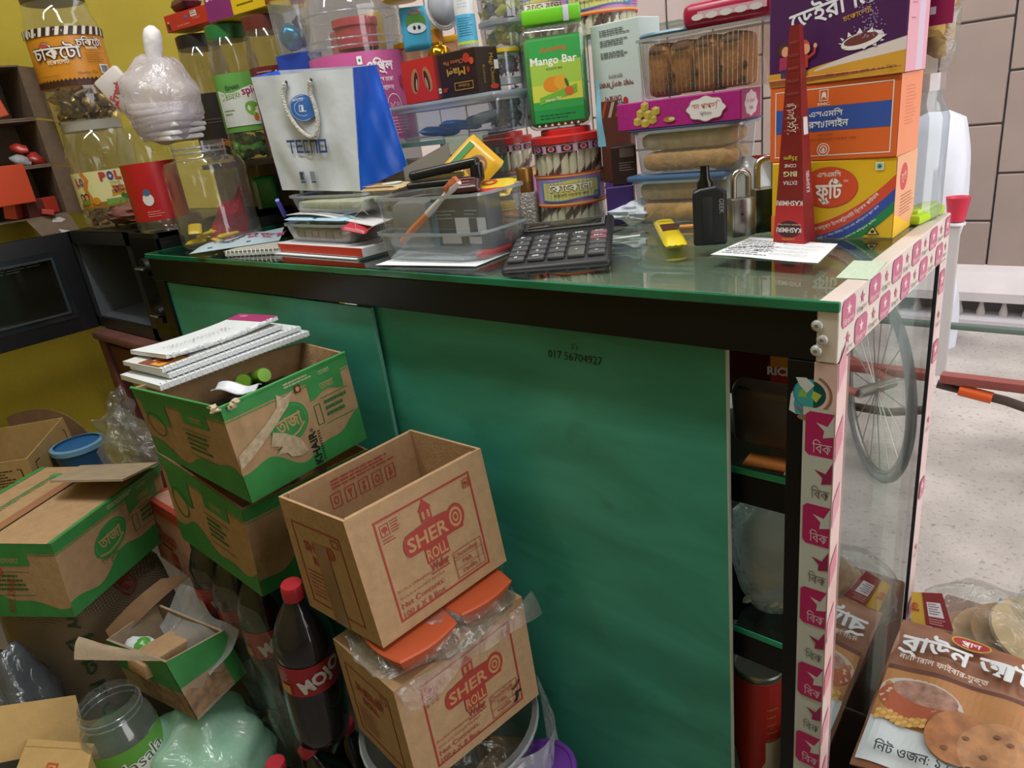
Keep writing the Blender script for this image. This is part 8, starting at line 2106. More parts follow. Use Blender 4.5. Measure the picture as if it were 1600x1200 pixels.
# bread loaf tray
P0c = P0s + Vector((0, 0, hs_ + 0.0008)); P0c = P0c + u0*along(P0c, u0, 993, 158)
wc = along(P0c, u0, 1195, 140); hc2 = top_h(P0c, 975, 66)
CK = tray('bread_tray', 'large ribbed clear tray of brown fruit bread on the magenta box', P0c + v0*0.002, r, wc, 0.088, hc2, taper=0.07, ribs=1, mat=film('ribbed_tray', '#eee6e2', base=0.06, ior=1.45, haze=0.07, hazecol='#d9ccc6', rough=0.12, bump=0.0))
BR = pm('#b27a44', 0.8, noise=0.30, nscale=30, bump=0.4, bscale=80, key='brown_bread'); BRD = pm('#4a2c22', 0.8, key='bread_filling')
for k in range(4):
    MB().rbox((0, 0, 0), (wc*0.186, 0.066, hc2*(0.84 if k % 2 else 0.88)), 0.010, seg=2).out('bread_slice', BR, CK, loc=(-wc*0.335 + k*wc*0.188, 0, hc2*0.46), rot=(0, 0.02*(-1)**k, 0), smooth=1.0)
    MB().rbox((0, 0, 0), (wc*0.17, 0.062, hc2*0.26), 0.010, seg=2).out('dark_crust', pm('#5a3a26', 0.8, noise=0.3, nscale=30), CK, loc=(-wc*0.335 + k*wc*0.188, -0.003, hc2*0.76), rot=(0, 0.02*(-1)**k, 0), smooth=1.0)
    for q in range(2): MB().blob((-wc*0.245 + k*wc*0.188 + q*wc*0.02, -0.0335, hc2*(0.14 + 0.22*q)), (wc*0.022, 0.003, hc2*0.06), k + q, 0.25, 10, 6).out('fruit_piece', BRD, CK)
for k in range(26):
    x = -wc*0.46 + wc*0.92*k/25
    MB().tube([(x*0.95, -0.0415, 0.006), (x, -0.0445, hc2*0.9)], 0.0005, 5).out('rib', CLEARB, CK)
zc_ = P0c.z + hc2 + 0.001
Pd = P0c + u0*wc*0.22 + v0*0.045; Pd.z = zc_
o = MB().lathe([(0.050, 0.0), (0.052, 0.003), (0.050, 0.006), (0.0, 0.007)], 36, ax=0.75).out('foil_disc', pm('#5a7f96', 0.3, noise=0.35, nscale=14, key='disc_print'), loc=Pd, rot=(0.0, 0.0, r)); tag(o, 'round blue and dark printed lid lying on the bread tray', 'lid')
Pk_ = P0c + u0*along(Vector((P0c.x, P0c.y, zc_)), u0, 1056, 42) + v0*0.0; Pk_ = Vector((P0c.x, P0c.y, zc_)) + u0*along(Vector((P0c.x, P0c.y, zc_)), u0, 1062, 40)
wk2 = along(Pk_, u0, 1205, 15); hk2 = top_h(Pk_, 1055, 8)
pkt = thing('noodle_packet', 'crimson and white noodle packets lying on the bread tray', 'packet', Pk_ + u0*wk2/2 + v0*0.045, r)
CR = pm('#a01440', 0.3, noise=0.12, nscale=12, key='crimson_foil')
MB().rbox((0, 0, hk2*0.5), (wk2, 0.085, hk2), hk2*0.35, seg=3).out('pouch', CR, pkt)
MB().rbox((wk2*0.20, 0.0, hk2*1.22), (wk2*0.75, 0.075, hk2*0.5), hk2*0.2, seg=3).out('pouch', CR, pkt)
p = Print(lambda a, b, e: Vector((a, -0.043 - e, b)), 0.0003)
p.rect(-wk2*0.30, hk2*0.32, wk2*0.45, hk2*0.60, '#c9a0ac', 2)
for k in range(5): p.ell(-wk2*0.3 + wk2*0.16*k, hk2*0.40, wk2*0.07, hk2*0.12, '#cfc9cc', 14)
p.out('pouch_print', pkt)

# silver chips packet behind the padlocks
A, B = atz(1118, 352, TZ + 0.002), atz(1205, 345, TZ + 0.002)
sv_ = thing('foil_packet', 'silver foil packet with a red top seam behind the padlocks', 'packet', (A + B)/2 + Vector((0, 0.015, -0.001)), math.atan2(B.y - A.y, B.x - A.x))
ws2 = (B - A).length; hs2 = top_h((A + B)/2 + Vector((0, 0.02, 0)), 1150, 247)
MB().sheet(lambda u, v: Vector(((u - .5)*ws2*1.1, 0.012*math.sin(PI*v) * math.sin(PI*u) * -1.0 + 0.02*v + 0.003*math.sin(13*u + 5*v), hs2*v)), 16, 14, th=-0.002).out('pouch', pm('#a9aeb0', 0.3, metal=0.3, noise=0.15, nscale=20, bump=0.3, bscale=30, key='silver_foil'), sv_, smooth=1.2)
MB().box((0, 0.0185, hs2*0.985), (ws2*1.1, 0.003, hs2*0.045)).out('red_seam', pm('#a82a2c', 0.35), sv_, smooth=False)

# ------------------------------------------------------------------ nested clear baskets of small things
A, B = atz(588, 409, TZ + 0.0022), atz(752, 414, TZ + 0.0022); u = B - A; r_b = math.atan2(u.y, u.x); w = u.length
ub_, vb_ = rz(r_b), rz(r_b + PI/2)
db = 0.135
hL = top_h(A, 574, 366)
BKM = film('basket_plastic', '#f0f3f4', base=0.06, ior=1.45, haze=0.12, hazecol='#d9dfe2', rough=0.1, gain=0.9)
BK1 = tray('clear_basket', 'lower clear basket, holding the fuller basket', A, r_b, w, db, hL, taper=0.08, ribs=1, mat=BKM, group='nested clear baskets')
A2b = A + Vector((0, 0, 0.010)) + ub_*0.003 + vb_*0.004
hU = top_h(A2b, 570, 312)
BK2 = tray('clear_basket', 'upper clear basket full of small goods, stapler on its rim', A2b, r_b, w*0.99, db*0.95, hU, taper=0.10, ribs=1, mat=BKM, group='nested clear baskets')
c0 = A2b + ub_*w*0.5 + vb_*db*0.47
def inb(x, y, z): return c0 + ub_*(x*w) + vb_*(y*db) + Vector((0, 0, z))
items = [('dark_box', 'dark grey medicine box in the middle of the clear basket', (0.08, -0.05, 0.040), (w*0.34, 0.026, 0.080), '#26272c', 0.05), ('dark_box', 'black and grey printed box at the right of the clear basket', (0.30, -0.02, 0.040), (w*0.24, 0.034, 0.080), '#33343a', -0.1), ('grey_pouch', 'grey bag filling the left of the clear basket', (-0.28, 0.02, 0.042), (w*0.36, 0.080, 0.074), '#6c6c6a', 0.1), ('blue_box', 'thin blue edged box standing in the clear basket', (-0.08, 0.0, 0.038), (0.012, 0.05, 0.066), '#2f5f7a', 0.1)]
for nm, lb, pos, dm, c_, a in items:
    t = thing(nm, lb, 'box', inb(*pos) - Vector((0, 0, dm[2]/2)), r_b + a, 'boxes in the clear basket')
    MB().rbox((0, 0, dm[2]/2), dm, 0.003 if nm != 'grey_pouch' else 0.02, seg=2).out('box_body', pm(c_, 0.5, noise=0.1, nscale=30), t)
    if nm == 'dark_box':
        p = Print(lambda a_, b_, e: Vector((a_, -dm[1]/2 - 0.0004 - e, b_)), 0.0003); p.lines(-dm[0]*0.4, dm[2]*0.55, dm[0]*0.2, dm[2]*0.75, 3, '#9a9ca4', 0.0012, 3); p.rect(-dm[0]*0.3, dm[2]*0.12, dm[0]*0.2, dm[2]*0.25, '#b9aab0'); p.rect(dm[0]*0.1, dm[2]*0.3, dm[0]*0.45, dm[2]*0.6, '#b4b6b8'); p.out('printed_design', t)
tb0, tb1 = inb(-0.34, -0.30, 0.016), snap(inb(0.12, -0.2, 0.10), (716, 283))
tbr = thing('toothbrush', 'orange toothbrush slanting up out of the clear basket', 'toothbrush', tb0, 0)
dd_ = tb1 - tb0
MB().tube([dd_*0.0, dd_*0.25, dd_*0.48], [0.0050, 0.0062, 0.0045], 10).out('handle', pm('#c96a24', 0.35, key='brush_orange'), tbr, smooth=1.2)
MB().tube([dd_*0.47, dd_*0.58, dd_*0.70, dd_*0.80], [0.0055, 0.0055, 0.004, 0.0042], 10).out('neck', pm('#c9c2b8', 0.35), tbr, smooth=1.2)
MB().tube([dd_*0.79, dd_*0.90, dd_*1.0], [0.0045, 0.0068, 0.0060], 10).out('head', pm('#d8d2cc', 0.35), tbr, smooth=1.2)
MB().rbox((0, 0, 0), (dd_.length*0.19, 0.011, 0.010), 0.002, M=dd_.to_track_quat('X', 'Z').to_matrix()).out('bristles', pm('#b8643a', 0.7, noise=0.4, nscale=160, key='bristles'), tbr, loc=dd_*0.895 + Vector((0, -0.001, 0.005)))
o = MB().rbox((0, 0, 0.0006), (w*0.9, db*0.8, 0.0008), 0.0003, seg=1).out('paper_sheet', PAPER, loc=A + ub_*w*0.52 + vb_*db*0.30 + Vector((0, 0, -0.0008)), rot=(0, 0, r_b + 0.06), smooth=False); tag(o, 'white paper sheet lying under the nested clear baskets', 'paper')
# stapler
As, Bs = inb(-0.28, 0.05, hU + 0.004), inb(0.10, 0.25, hU + 0.012)
stp = thing('stapler', 'black stapler lying on the goods in the clear basket', 'stapler', Vector(((As.x + Bs.x)/2, (As.y + Bs.y)/2, As.z)), math.atan2(Bs.y - As.y, Bs.x - As.x) + 0.1)
SK = pm('#131416', 0.3, key='stapler_black'); Ls = 0.115
MB().rbox((0, -0.008, 0.006), (Ls, 0.026, 0.010), 0.004, seg=3).out('base', SK, stp)
MB().rbox((0.004, -0.008, 0.0255), (Ls*0.98, 0.024, 0.014), 0.006, seg=3, M=Euler((0, -0.10, 0)).to_matrix()).out('arm', SK, stp)
MB().rbox((-0.008, -0.008, 0.0155), (Ls*0.72, 0.013, 0.007), 0.001).out('magazine', STEEL, stp)
MB().rbox((Ls*0.48, -0.008, 0.016), (0.018, 0.024, 0.030), 0.006, seg=3).out('hinge_block', SK, stp)
# snack packets on top
for nm, lb, px, z, wp_, hp2, c_, a, ti in (('snack_packet', 'yellow nut packet standing up at the back of the basket', (735, 262), 0.0, 0.085, 0.075, '#c79a1c', 0.5, 1.1), ('snack_packet', 'yellow and red chips packet at the right of the basket', (765, 295), 0.0, 0.075, 0.055, '#cbb02a', 0.35, 0.35), ('snack_packet', 'beige patterned packet on the left of the basket', (605, 293), 0.0, 0.085, 0.05, '#b09a72', 0.0, 0.06), ('snack_packet', 'dark maroon packet beside the toothbrush head', (728, 290), 0.0, 0.045, 0.030, '#3a1a1a', 0.5, 0.6)):
    y = {735: 0.19, 765: 0.155, 605: 0.12, 728: 0.125}[px[0]]
    P = aty(*px, y); ry_ = 0.75 if px[0] == 735 else 0.0
    t = thing(nm, lb, 'packet', P, (ti, 0, r_b + a), 'packets on the clear basket')
    pillow(wp_, hp2, 0.012).out('pouch', pm(c_, 0.3, noise=0.08, nscale=20), t, smooth=1.2, loc=(0, 0, -0.006), rot=(0, 0, ry_))
    p = Print(lambda a_, b_, e: Matrix.Rotation(ry_, 3, 'Z') @ Vector((a_, b_, 0.0066 + e)), 0.0004)
    if px[0] == 735: p.ell(0.008, -0.008, 0.018, 0.016, '#7a4a24', 16); p.ell(0.004, -0.006, 0.008, 0.007, '#b9925a', 12); p.ell(0.013, -0.012, 0.008, 0.007, '#a87c48', 12); p.rect(-0.03, 0.018, 0.03, 0.028, '#2f7a34'); p.ell(-0.015, 0.008, 0.010, 0.006, '#d9d6d0', 14, inner=0.6)
    elif px[0] == 765: p.rect(-0.034, -0.024, 0.034, -0.012, '#b0202a'); p.ell(0.0, 0.008, 0.012, 0.009, '#b83a24', 14, inner=0.6); p.ell(-0.022, 0.0, 0.010, 0.012, '#b9925a', 12)
    elif px[0] == 605: p.ell(0.012, 0, 0.022, 0.014, '#c3cfc6', 16); p.line([(-0.035, -0.01), (-0.02, 0.004), (-0.005, -0.006), (0.01, 0.01)], 0.005, '#8a5f4a'); p.rect(-0.036, -0.022, 0.036, -0.018, '#c79a2c')
    else: p.lines(-0.016, -0.01, 0.016, 0.01, 3, '#a85a5a', 0.0015, 3)
    p.out('pouch_print', t)
o = MB().sheet(lambda u, v: aty(660, 262, 0.20) + Vector((-0.05 + 0.10*u, 0.0 + 0.02*u, -0.02 + 0.055*v*(0.4 + 0.6*u))), 6, 5, th=0.002).out('grey_packet', pm('#9a9792', 0.35, metal=0.2), smooth=1.0); tag(o, 'grey foil packet edge behind the stapler', 'packet')
sp0 = aty(795, 378, 0.14)
o = MB().blob((0, 0, 0), (0.012, 0.010, 0.012), 91, 0.35, 14, 10, fr=4).out('pink_bow', pm('#c96a80', 0.5), smooth=0.5, loc=atz(797, 374, TZ + 0.012)); tag(o, 'small pink crumpled ribbon by the ointment jar', 'ribbon')
o = MB().tube([aty(575, 335, 0.06) + Vector((0.0, 0, 0.0))] + [aty(575, 335, 0.06) + Vector((-0.03*math.sin(k*0.7), 0.01*math.cos(k), -0.004*k + 0.012*math.sin(k*1.3))) for k in range(1, 9)], 0.0004, 4).out('thread_tangle', pm('#b5ac90', 0.7), smooth=1.2); tag(o, 'loose tangle of thread between the trays and the basket', 'thread')

# ------------------------------------------------------------------ behind the sachet boxes at the right
P = aty(1428, 232, 0.40)
A = Vector((-0.045, 0.405, TZ + 0.0006))
cb = thing('clear_bottle', 'clear plastic jar standing behind the drink powder boxes', 'jar', (-0.040, 0.405, TZ + 0.0006))
MB().shell([(0.001, 0.0), (0.032, 0.0), (0.036, 0.01), (0.036, 0.125), (0.030, 0.14), (0.026, 0.145), (0.026, 0.16)], 30).out('jar_body', CLEARB, cb, smooth=1.0)
MB().lathe([(0.028, 0.156), (0.028, 0.176), (0, 0.177)], 30).out('lid', film('clear_lid', '#e8e0e0', base=0.1, haze=0.4, hazecol='#d8ccca'), cb)
gb_ = thing('snack_bag', 'tall clear bag of golden puffs with a magenta label behind the purple box', 'bag', (-0.042, 0.40, TZ + 0.1785))
MB().rbox((0, 0, 0.115), (0.080, 0.05, 0.23), 0.018, seg=3).out('bag_skin', WRAP, gb_, smooth=1.2)
rnd = random.Random(8); puff = [MB().blob((0, 0, 0), (0.013, 0.011, 0.010), k, 0.15, 10, 7).mesh('puff', pm(('#b08a3c', '#c49c4a', '#a07a34')[k], 0.6), 0.9) for k in range(3)]
for k in range(70):
    link('puff', puff[k % 3], gb_, (rnd.uniform(-0.028, 0.028), rnd.uniform(-0.017, 0.017), rnd.uniform(0.012, 0.22)), (rnd.random()*3, rnd.random()*3, 0))
MB().rbox((0.021, -0.026, 0.115), (0.034, 0.0012, 0.13), 0.0004).out('label', pm('#9c2258', 0.4), gb_)
p = Print(lambda a, b, e: Vector((0.004 + a, -0.0268 - e, 0.05 + b)), 0.0003); p.rect(0.010, 0.012, 0.016, 0.020, '#e0d0d8'); p.lines(0.008, 0.03, 0.030, 0.12, 12, '#d8a8c0', 0.0012, 3); p.out('label_print', gb_)
wb_ = thing('white_sack', 'white plastic sack beyond the counter against the tiled wall', 'sack', (-0.46, 2.62, 0.0))
def sk(u, v):
    a = 2*PI*u; z = 0.95*v; rr = 0.125*(1 - 0.35*max(0, (v - 0.75)/0.25)**2)*(1 + 0.07*math.sin(3*a + 5*v) + 0.05*math.sin(7*a - 9*v))*(1.0 - 0.25*math.sin(PI*min(1, v/0.85))**8)
    return Vector((rr*math.cos(a), rr*0.9*math.sin(a), z)) if v < 0.999 else Vector((0.4*rr*math.cos(a), 0.4*rr*math.sin(a), z))
MB().sheet(sk, 36, 30).out('sack_body', pm('#c9cdd8', 0.6, noise=0.05, nscale=8, bump=0.5, bscale=10, key='white_sack_cloth'), wb_, smooth=1.2)
rc_ = thing('red_cup', 'small red plastic cup on the white rail beyond the counter', 'cup', aty(1494, 345, 2.30)); rc_.scale = (1.5, 1.5, 1.5)

MB().shell([(0.001, 0.001), (0.018, 0.0), (0.026, 0.055), (0.027, 0.056)], 24).out('cup_body', pm('#c02a44', 0.4), rc_, smooth=1.0)
MB().lathe([(0.020, -0.010), (0.021, -0.006), (0.020, -0.003), (0, -0.003)], 24).out('saucer', pm('#d0ccd0', 0.4), rc_)
MB().box((0, 0, -0.01 - (rc_.location.z/1.5 - 0.01)/2), (0.02, 0.02, rc_.location.z/1.5 - 0.012)).out('stand_post', pm('#b4b0b0', 0.5), rc_, smooth=False)

# ------------------------------------------------------------------ inside the counter, seen through the gap
gx0 = -0.105
o = cbox('snack_box', 'red snack box on the top inner shelf of the counter', (-0.115, 0.13, SH1 + 0.001), 0.1, 0.055, 0.06, 0.115, pm('#b02a1c', 0.4, key='inner_red')); 
p = PR(face_map(0.055, 0.06, 0.115, 'front'), 0.0003); p.text('RICHO', 0.018, 0.085, 0.014, '#e0d0c8', bold=0.04); p.rect(0, 0.095, 0.055, 0.108, '#c87a2c'); p.out('printed_design', o)
cbox('red_packet_box', 'wide red packet box at the back of the top inner shelf', (-0.30, 0.24, SH1 + 0.001), 0.0, 0.27, 0.06, 0.135, pm('#8a2018', 0.45, noise=0.2, nscale=20))
cbox('grey_goods_box', 'grey brown goods box at the back of the lower inner shelf', (-0.34, 0.24, SH2 + 0.001), 0.0, 0.30, 0.08, 0.17, pm('#6a645c', 0.6, noise=0.15, nscale=20))
cbox('brown_carton', 'brown carton next to the red snack box on the inner shelf', (-0.060, 0.16, SH1 + 0.001), 0.0, 0.045, 0.06, 0.10, pm('#4a2a20', 0.5))
ph = thing('leather_pouch', 'dark brown leather pouch on the top inner shelf', 'pouch', (-0.092, 0.085, SH1 + 0.012), 0.08)
MB().rbox((0, 0, 0.042), (0.092, 0.030, 0.086), 0.010, seg=3, M=Euler((0.25, 0.05, 0)).to_matrix()).out('pouch_body', pm('#4a3c34', 0.35, noise=0.2, nscale=20, key='dark_leather'), ph)
MB().rbox((0.002, -0.018, 0.074), (0.078, 0.006, 0.007), 0.002, M=Euler((0, 0.16, 0)).to_matrix()).out('flap_edge', pm('#15110e', 0.3), ph)
for k, kk in enumerate(('lowest', 'middle', 'top')):
    o = MB().box((0, 0, 0.0006), (0.040, 0.05, 0.0008)).out('paper_slip', pm('#aeb8c8', 0.7), loc=(-0.052 + 0.004*k, 0.078 + 0.003*k, SH1 + 0.0008 + 0.003*k), rot=(0, 0, 0.2 + 0.12*k), smooth=False); tag(o, kk + ' bluish white paper slip of the pile under the leather pouch', 'paper', 'paper slips on the inner shelf')
o = MB().box((0, 0, 0.0008), (0.05, 0.03, 0.0012)).out('orange_card', pm('#b0622c', 0.6), loc=(-0.092, 0.068, SH1 + 0.0014), rot=(0, 0, 0.1), smooth=False); tag(o, 'orange card under the leather pouch on the inner shelf', 'card')
cbg = thing('cutlery_bag', 'clear bag of wooden sticks and white spoons on the lower inner shelf', 'bag', (-0.096, 0.10, SH2 + 0.001), 0.1)
MB().blob((0, 0, 0.085), (0.056, 0.036, 0.086), 61, 0.10, 24, 16, fr=3).out('bag_skin', BAGW, cbg, smooth=1.5)
for k in range(9): MB().tube([(-0.032, -0.010 + 0.003*k, 0.022 + 0.004*k), (0.030, -0.016 + 0.004*k, 0.060 - 0.004*k)], 0.0016, 6).out('wooden_stick', pm('#a88a60', 0.7), cbg)
for k in range(5): MB().blob((-0.026 + 0.011*k, -0.018, 0.020 + 0.002*k), (0.005, 0.004, 0.012), k, 0.05, 10, 6, M=Euler((0, 0.7, 0)).to_matrix()).out('spoon', pm('#cdd2d0', 0.4), cbg)
tcn = thing('tin_can', 'tin can with a red and cream label on the counter bottom board', 'can', (-0.120, 0.11, 0.062))
zt_ = aty(1160, 1040, 0.09).z - 0.062
MB().lathe([(0.034, 0.0), (0.035, 0.003), (0.034, 0.006), (0.034, zt_ - 0.006), (0.035, zt_ - 0.003), (0.034, zt_), (0.031, zt_), (0.030, zt_ - 0.004), (0, zt_ - 0.004)], 32).out('can_body', pm('#a8a49c', 0.3, metal=0.8), tcn)
lab = MB().shell([(0.0346, 0.01), (0.0346, zt_ - 0.010)], 36).out('label', pm('#c9c2b0', 0.4), tcn)
p = wrapped(lab, 0.034, 0.01, tcn.location); p.field(-0.05, 0.06, lambda a: (zt_ - 0.02)*0.66, lambda a: zt_ - 0.02, '#b0241c', 12, 1); p.field(-0.05, 0.01, lambda a: (zt_ - 0.02)*(0.45 + 0.1*math.sin(a*120)), lambda a: zt_ - 0.02, '#b0241c', 14, 1); p.lines(0.012, 0.2, 0.03, (zt_ - 0.02)*0.55 + 0.1, 5, '#a8842c', 0.002, 3); p.out('label_print', lab)
o = pillow(0.11, 0.05, 0.025).out('navy_packet', pm('#141a4a', 0.25, noise=0.4, nscale=30, key='navy_foil'), smooth=1.2, loc=(-0.062, 0.10, 0.25), rot=(0, 1.3, 0.3)); tag(o, 'shiny navy blue packet standing beside the tin can', 'packet')
o = MB().blob((0, 0, 0), (0.035, 0.04, 0.06), 45, 0.15, 16, 10).out('dark_bag', pm('#17191c', 0.25, bump=0.6, bscale=40, key='black_poly'), smooth=1.2, loc=(-0.065, 0.10, 0.125)); tag(o, 'black plastic bag on the counter bottom board under the navy packet', 'bag')

# ------------------------------------------------------------------ outside: flour bags and the van
FB = thing('flour_bag', 'brown atta flour bag with bread picture, leaning by the side glass', 'bag', (0.11, 0.16, 0.0))
fq = [snap(Vector((0.07, 0.02, 0.34)), (1325, 1200)), snap(Vector((0.20, 0.08, 0.34)), (1612, 1262)), snap(Vector((0.20, 0.30, 0.42)), (1640, 1060)), snap(Vector((0.03, 0.26, 0.42)), (1402, 968))]
fq = [atz(1325, 1192, 0.31), atz(1600, 1275, 0.31), atz(1660, 1050, 0.37), atz(1404, 965, 0.37)]
fq[0].x = max(fq[0].x, 0.012); fq[3].x = max(fq[3].x, 0.012)
f, W, H = quad_map(*fq); nn = (fq[1] - fq[0]).cross(fq[3] - fq[0]).normalized()
FBR = pm('#8a5a40', 0.35, noise=0.06, nscale=12, key='brown_sack_film')
def puffy(u, v): return 0.010*(max(0, 1 - (2*u - 1)**4)*max(0, 1 - (2*v - 1)**4))**0.6 + 0.002*math.sin(15*u + 4*v) + 0.0015*math.sin(21*v - 6*u)
MB().sheet(lambda u, v: f(u*W, v*H, 0) + nn*puffy(u, v), 26, 26).out('front_film', FBR, FB, smooth=1.2, loc=-FB.location)
MB().sheet(lambda u, v: f((1-u)*W, v*H, 0) - nn*puffy(u, v)*1.1, 16, 16).out('back_film', FBR, FB, smooth=1.2, loc=-FB.location)
p = PR(lambda a, b, e: f(a, b, 0) + nn*(puffy(a/W, b/H) + 0.0022 + 3*e), 0.0004); p.cut = (W/26, H/26)
# white foot, bread, flour heap, wheat
p.field(W*0.02, W*0.98, lambda a: H*0.03, lambda a: H*(0.30 - 0.10*a/W), '#c3cdd0', 24, 4)
p.field(W*0.02, W*0.98, lambda a: H*(0.30 - 0.10*a/W), lambda a: H*(0.62 + 0.02*math.sin(a/W*3)), '#a5713c', 24, 5)
p.field(W*0.02, W*0.98, lambda a: H*(0.615 + 0.02*math.sin(a/W*3)), lambda a: H*(0.645 + 0.02*math.sin(a/W*3)), '#5c3020', 24, 1)
def disc(cx, cy, a, b, c, rot=0.0, n=26):
    cs, sn = math.cos(rot), math.sin(rot); vs = [(cx, cy)]; fs = []
    for q in range(1, 5):
        for k in range(n):
            x, y = a*q/4*math.cos(2*PI*k/n), b*q/4*math.sin(2*PI*k/n); vs.append((cx + x*cs - y*sn, cy + x*sn + y*cs))
    for k in range(n): fs.append((0, 1 + k, 1 + (k+1) % n))
    for q in range(3):
        for k in range(n): fs.append((1 + q*n + k, 1 + (q+1)*n + k, 1 + (q+1)*n + (k+1) % n, 1 + q*n + (k+1) % n))
    vs = [(min(max(x, W*0.02), W*0.98), min(max(y, H*0.02), H*0.98)) for x, y in vs]
    p.raw(vs, fs, c)
disc(W*0.28, H*0.46, W*0.27, H*0.13, '#b3aaa2', -0.12); disc(W*0.28, H*0.43, W*0.26, H*0.12, '#9c4a24', -0.12); disc(W*0.30, H*0.50, W*0.21, H*0.075, pm('#9a7464', 0.7, noise=0.35, nscale=90, key='flour_heap'), -0.12)
for k in range(3):
    for j in range(9): disc(W*(0.06 + 0.035*j), H*(0.33 - 0.022*k + 0.010*math.sin(j)), W*0.020, H*0.012, '#b8893c' if (j + k) % 2 else '#c99f52', 0.5)
disc(W*0.56, H*0.29, W*0.20, H*0.165, pm('#a0683c', 0.6, noise=0.35, nscale=45, key='roti'), -0.2); disc(W*0.78, H*0.27, W*0.22, H*0.185, pm('#aa7a50', 0.6, noise=0.35, nscale=45, key='roti2'), -0.2)
for j in range(8): disc(W*0.955, H*(0.36 + 0.03*j), W*0.02, H*0.015, '#b8893c', 0.3)
for (x, y) in ((0.50, 0.20), (0.60, 0.30), (0.72, 0.22), (0.84, 0.33), (0.76, 0.36)): disc(W*x, H*y, W*0.02, H*0.012, '#6e4226')
p.text('ব্রাউন আটা', W*0.50, H*0.745, H*0.165, '#d2d6da', bold=0.035, w=W*0.90, rot=-0.02)
p.text('ন্যাচারাল ফাইবার-যুক্ত', W*0.35, H*0.675, H*0.05, '#d2c4ba', bold=0.01, w=W*0.56, rot=-0.02)
disc(W*0.47, H*0.925, W*0.125, H*0.050, '#b8a030'); disc(W*0.47, H*0.925, W*0.115, H*0.042, '#9c1f24'); p.text('প্রাণ', W*0.47, H*0.905, H*0.055, '#e6dcd6', bold=0.03, w=W*0.12)
p.text('নিট ওজন: ১ কেজি', W*0.42, H*0.075, H*0.07, '#2a3034', bold=0.02, w=W*0.62)
p.out('printed_design', FB, -FB.location)
# clear bag of bread behind it, a second one and what carries them
cr = thing('goods_crate', 'brown crate of packets under the flour bag beside the counter', 'crate', (0.20, 0.30, 0.0))
MB().rbox((0, 0, 0.135), (0.34, 0.52, 0.27), 0.004, seg=1).out('crate_body', pm('#6e4a38', 0.7, noise=0.2, nscale=10, key='crate_brown'), cr, smooth=False)
bb2 = thing('bread_bag', 'clear bag of flat bread with a yellow and maroon card, behind the flour bag', 'bag', (0.10, 0.42, 0.272))
q = [snap(Vector((0.03, 0.42, 0.40)), k) for k in ((1412, 985), (1600, 1040), (1590, 955), (1430, 918))]
MB().blob((0.03, 0.0, 0.055), (0.12, 0.085, 0.060), 51, 0.10, 26, 16, fr=3).out('bag_skin', WRAP, bb2, smooth=1.5)
for k in range(4): MB().lathe([(0.06, 0), (0.062, 0.004), (0.06, 0.008), (0, 0.009)], 24).out('flat_bread', pm(('#a8845c', '#b08f66', '#9c7850', '#b39a74')[k], 0.8, noise=0.2, nscale=40), bb2, loc=(0.0 + 0.022*k, 0.0, 0.020 + 0.016*k), rot=(0.25, 0.1*k, 0))
cq = [snap(Vector((0.04, 0.36, 0.385)), k) for k in ((1424, 972), (1490, 987), (1472, 927), (1424, 925))]
MB().sheet(lambda u, v: cq[0]*(1-u)*(1-v) + cq[1]*u*(1-v) + cq[2]*u*v + cq[3]*(1-u)*v, 4, 4, th=-0.001).out('printed_card', pm('#c09a3c', 0.4), bb2, smooth=False, loc=-bb2.location)
fc_, W2, H2_ = quad_map(*cq); p = PR(fc_, 0.0018); p.rect(W2*0.36, 0, W2, H2_, '#7a1f26'); p.rect(W2*0.45, H2_*0.30, W2*0.85, H2_*0.72, '#c9c4c8'); p.lines(W2*0.48, H2_*0.34, W2*0.82, H2_*0.68, 5, '#5a4a4e', H2_*0.03, 2); p.text('রুটি', W2*0.18, H2_*0.5, H2_*0.2, '#b0402c', rot=1.3, bold=0.03); p.lines(W2*0.45, H2_*0.05, W2*0.9, H2_*0.25, 3, '#d0a0a0', H2_*0.02, 3)
pout(p, 'card_print', bb2)
bl2 = thing('snack_bag', 'clear bag with a blue header card beyond the bread bag', 'bag', (0.19, 0.48, 0.272))
hq = [snap(Vector((0.16, 0.50, 0.42)), k) for k in ((1545, 975), (1640, 1020), (1590, 950), (1562, 934))]
MB().sheet(lambda u, v: hq[0]*(1-u)*(1-v) + hq[1]*u*(1-v) + hq[2]*u*v + hq[3]*(1-u)*v, 5, 4, th=-0.002).out('header_card', pm('#2f8fc0', 0.35, noise=0.2, nscale=30, key='header_blue'), bl2, smooth=False, loc=-bl2.location)
MB().blob((0.0, -0.02, 0.06), (0.07, 0.06, 0.062), 57, 0.1, 20, 14).out('bag_skin', WRAP, bl2, smooth=1.5)
MB().blob((0.0, -0.02, 0.05), (0.05, 0.045, 0.045), 58, 0.2, 14, 10).out('bag_content', pm('#b59a62', 0.8, noise=0.2, nscale=40), bl2, smooth=1.2)

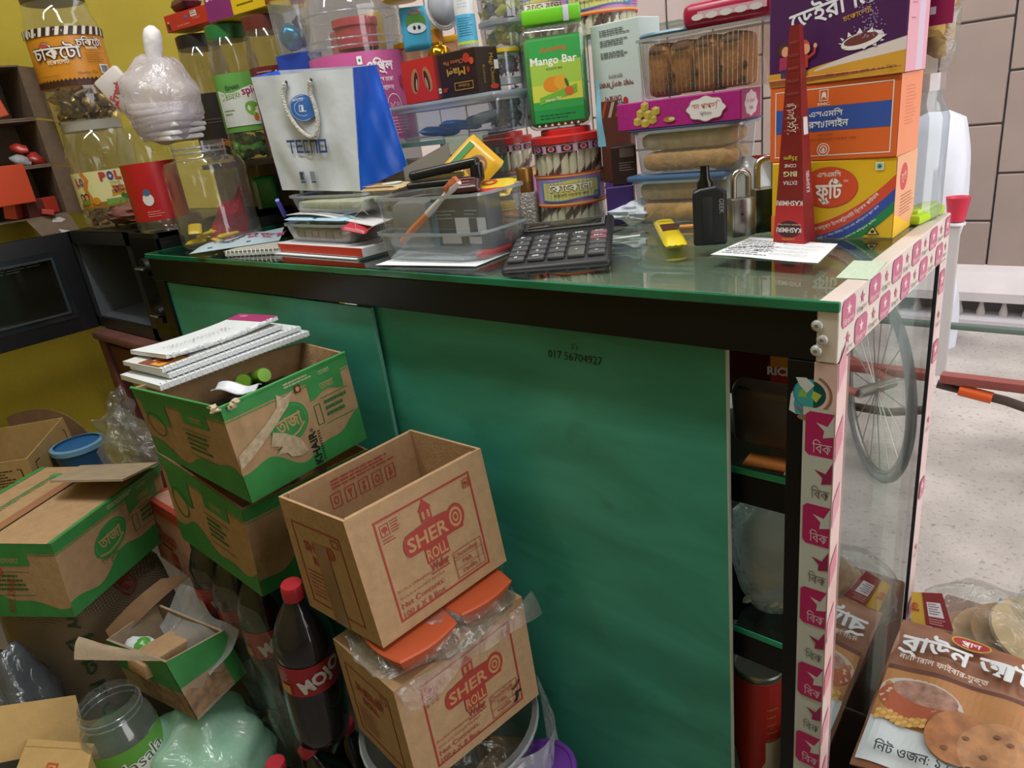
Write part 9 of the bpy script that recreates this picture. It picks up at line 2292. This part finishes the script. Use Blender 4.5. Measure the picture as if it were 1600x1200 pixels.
# rickshaw van: red bar, cross braces, spoked wheel (outside the frame, mirrored in the side glass)
yv = 1.55
vb0 = aty(1470, 589, yv)
vn = thing('rickshaw_van', 'red framed cargo rickshaw with a spoked wheel parked in the street', 'rickshaw', (0.75, yv + 0.1, 0.0))
RB_ = pm('#8f4a44', 0.5, noise=0.1, nscale=10, key='van_red')
def vp_(mb, nm, m, sm=1.0): return mb.out(nm, m, vn, smooth=sm, loc=-vn.location)
zbar = vb0.z
vp_(MB().rbox((0.75 + vb0.x/2, yv, zbar), (1.5 - vb0.x, 0.035, 0.028), 0.004), 'side_bar', RB_)
vp_(MB().tube([(vb0.x - 0.01, yv + 0.02, zbar - 0.03), (vb0.x + 0.16, yv + 0.02, zbar - 0.055), (vb0.x + 0.5, yv + 0.05, zbar - 0.16), (1.2, yv + 0.1, zbar - 0.17)], 0.014, 8), 'cross_brace', pm('#4a3a34', 0.6, key='rusty_brown'))
vp_(MB().tube([(vb0.x + 0.05, yv - 0.005, zbar - 0.030), (vb0.x + 0.13, yv - 0.005, zbar - 0.042)], 0.017, 10), 'orange_reflector', pm('#d0561c', 0.4))
P2_ = aty(1488, 503, 2.4)
vp_(MB().rbox((1.0 + P2_.x/2, 2.35, P2_.z), (2.0 - P2_.x, 0.03, 0.022), 0.004), 'rear_bar', pm('#5a6a62', 0.6, key='dull_green'))
for x in (0.5, 1.3): vp_(MB().box((x, yv + 0.4, zbar - 0.0), (0.04, 0.9, 0.03)), 'cross_member', RB_, False)
xc, yc_, zc2, Rw_ = 0.31, 1.40, 0.285, 0.275
def onwheel(a, r): return Vector((xc + r*math.cos(a)*0.54, yc_ + r*math.cos(a)*0.84, zc2 + r*math.sin(a)))
wv = aty(1470, 605, 1.6)
vp_(MB().tube([onwheel(2*PI*k/48, Rw_ - 0.014) for k in range(48)], 0.013, 8, closed=True), 'tyre', pm('#5f5f60', 0.7, key='grey_tyre'))
vp_(MB().tube([onwheel(2*PI*k/48, Rw_ - 0.032) for k in range(48)], 0.006, 6, closed=True), 'rim', STEEL)
for k in range(18): vp_(MB().tube([onwheel(2*PI*k/18, 0.015), onwheel(2*PI*(k + 0.6)/18, Rw_ - 0.035)], 0.0016, 5), 'spoke', STEEL)
vp_(MB().tube([Vector((xc - 0.03, yc_ + 0.06, zc2)), Vector((xc + 0.03, yc_ - 0.06, zc2))], 0.016, 10), 'hub', STEEL)
vp_(MB().tube([Vector((xc + 0.03, yc_ - 0.06, zc2)), Vector((xc + 0.4, yv, zbar))], 0.012, 8), 'fork', RB_)
vp_(MB().tube([Vector((xc - 0.03, yc_ + 0.06, zc2)), Vector((xc + 0.4, yv + 0.3, zbar))], 0.012, 8), 'fork', RB_)
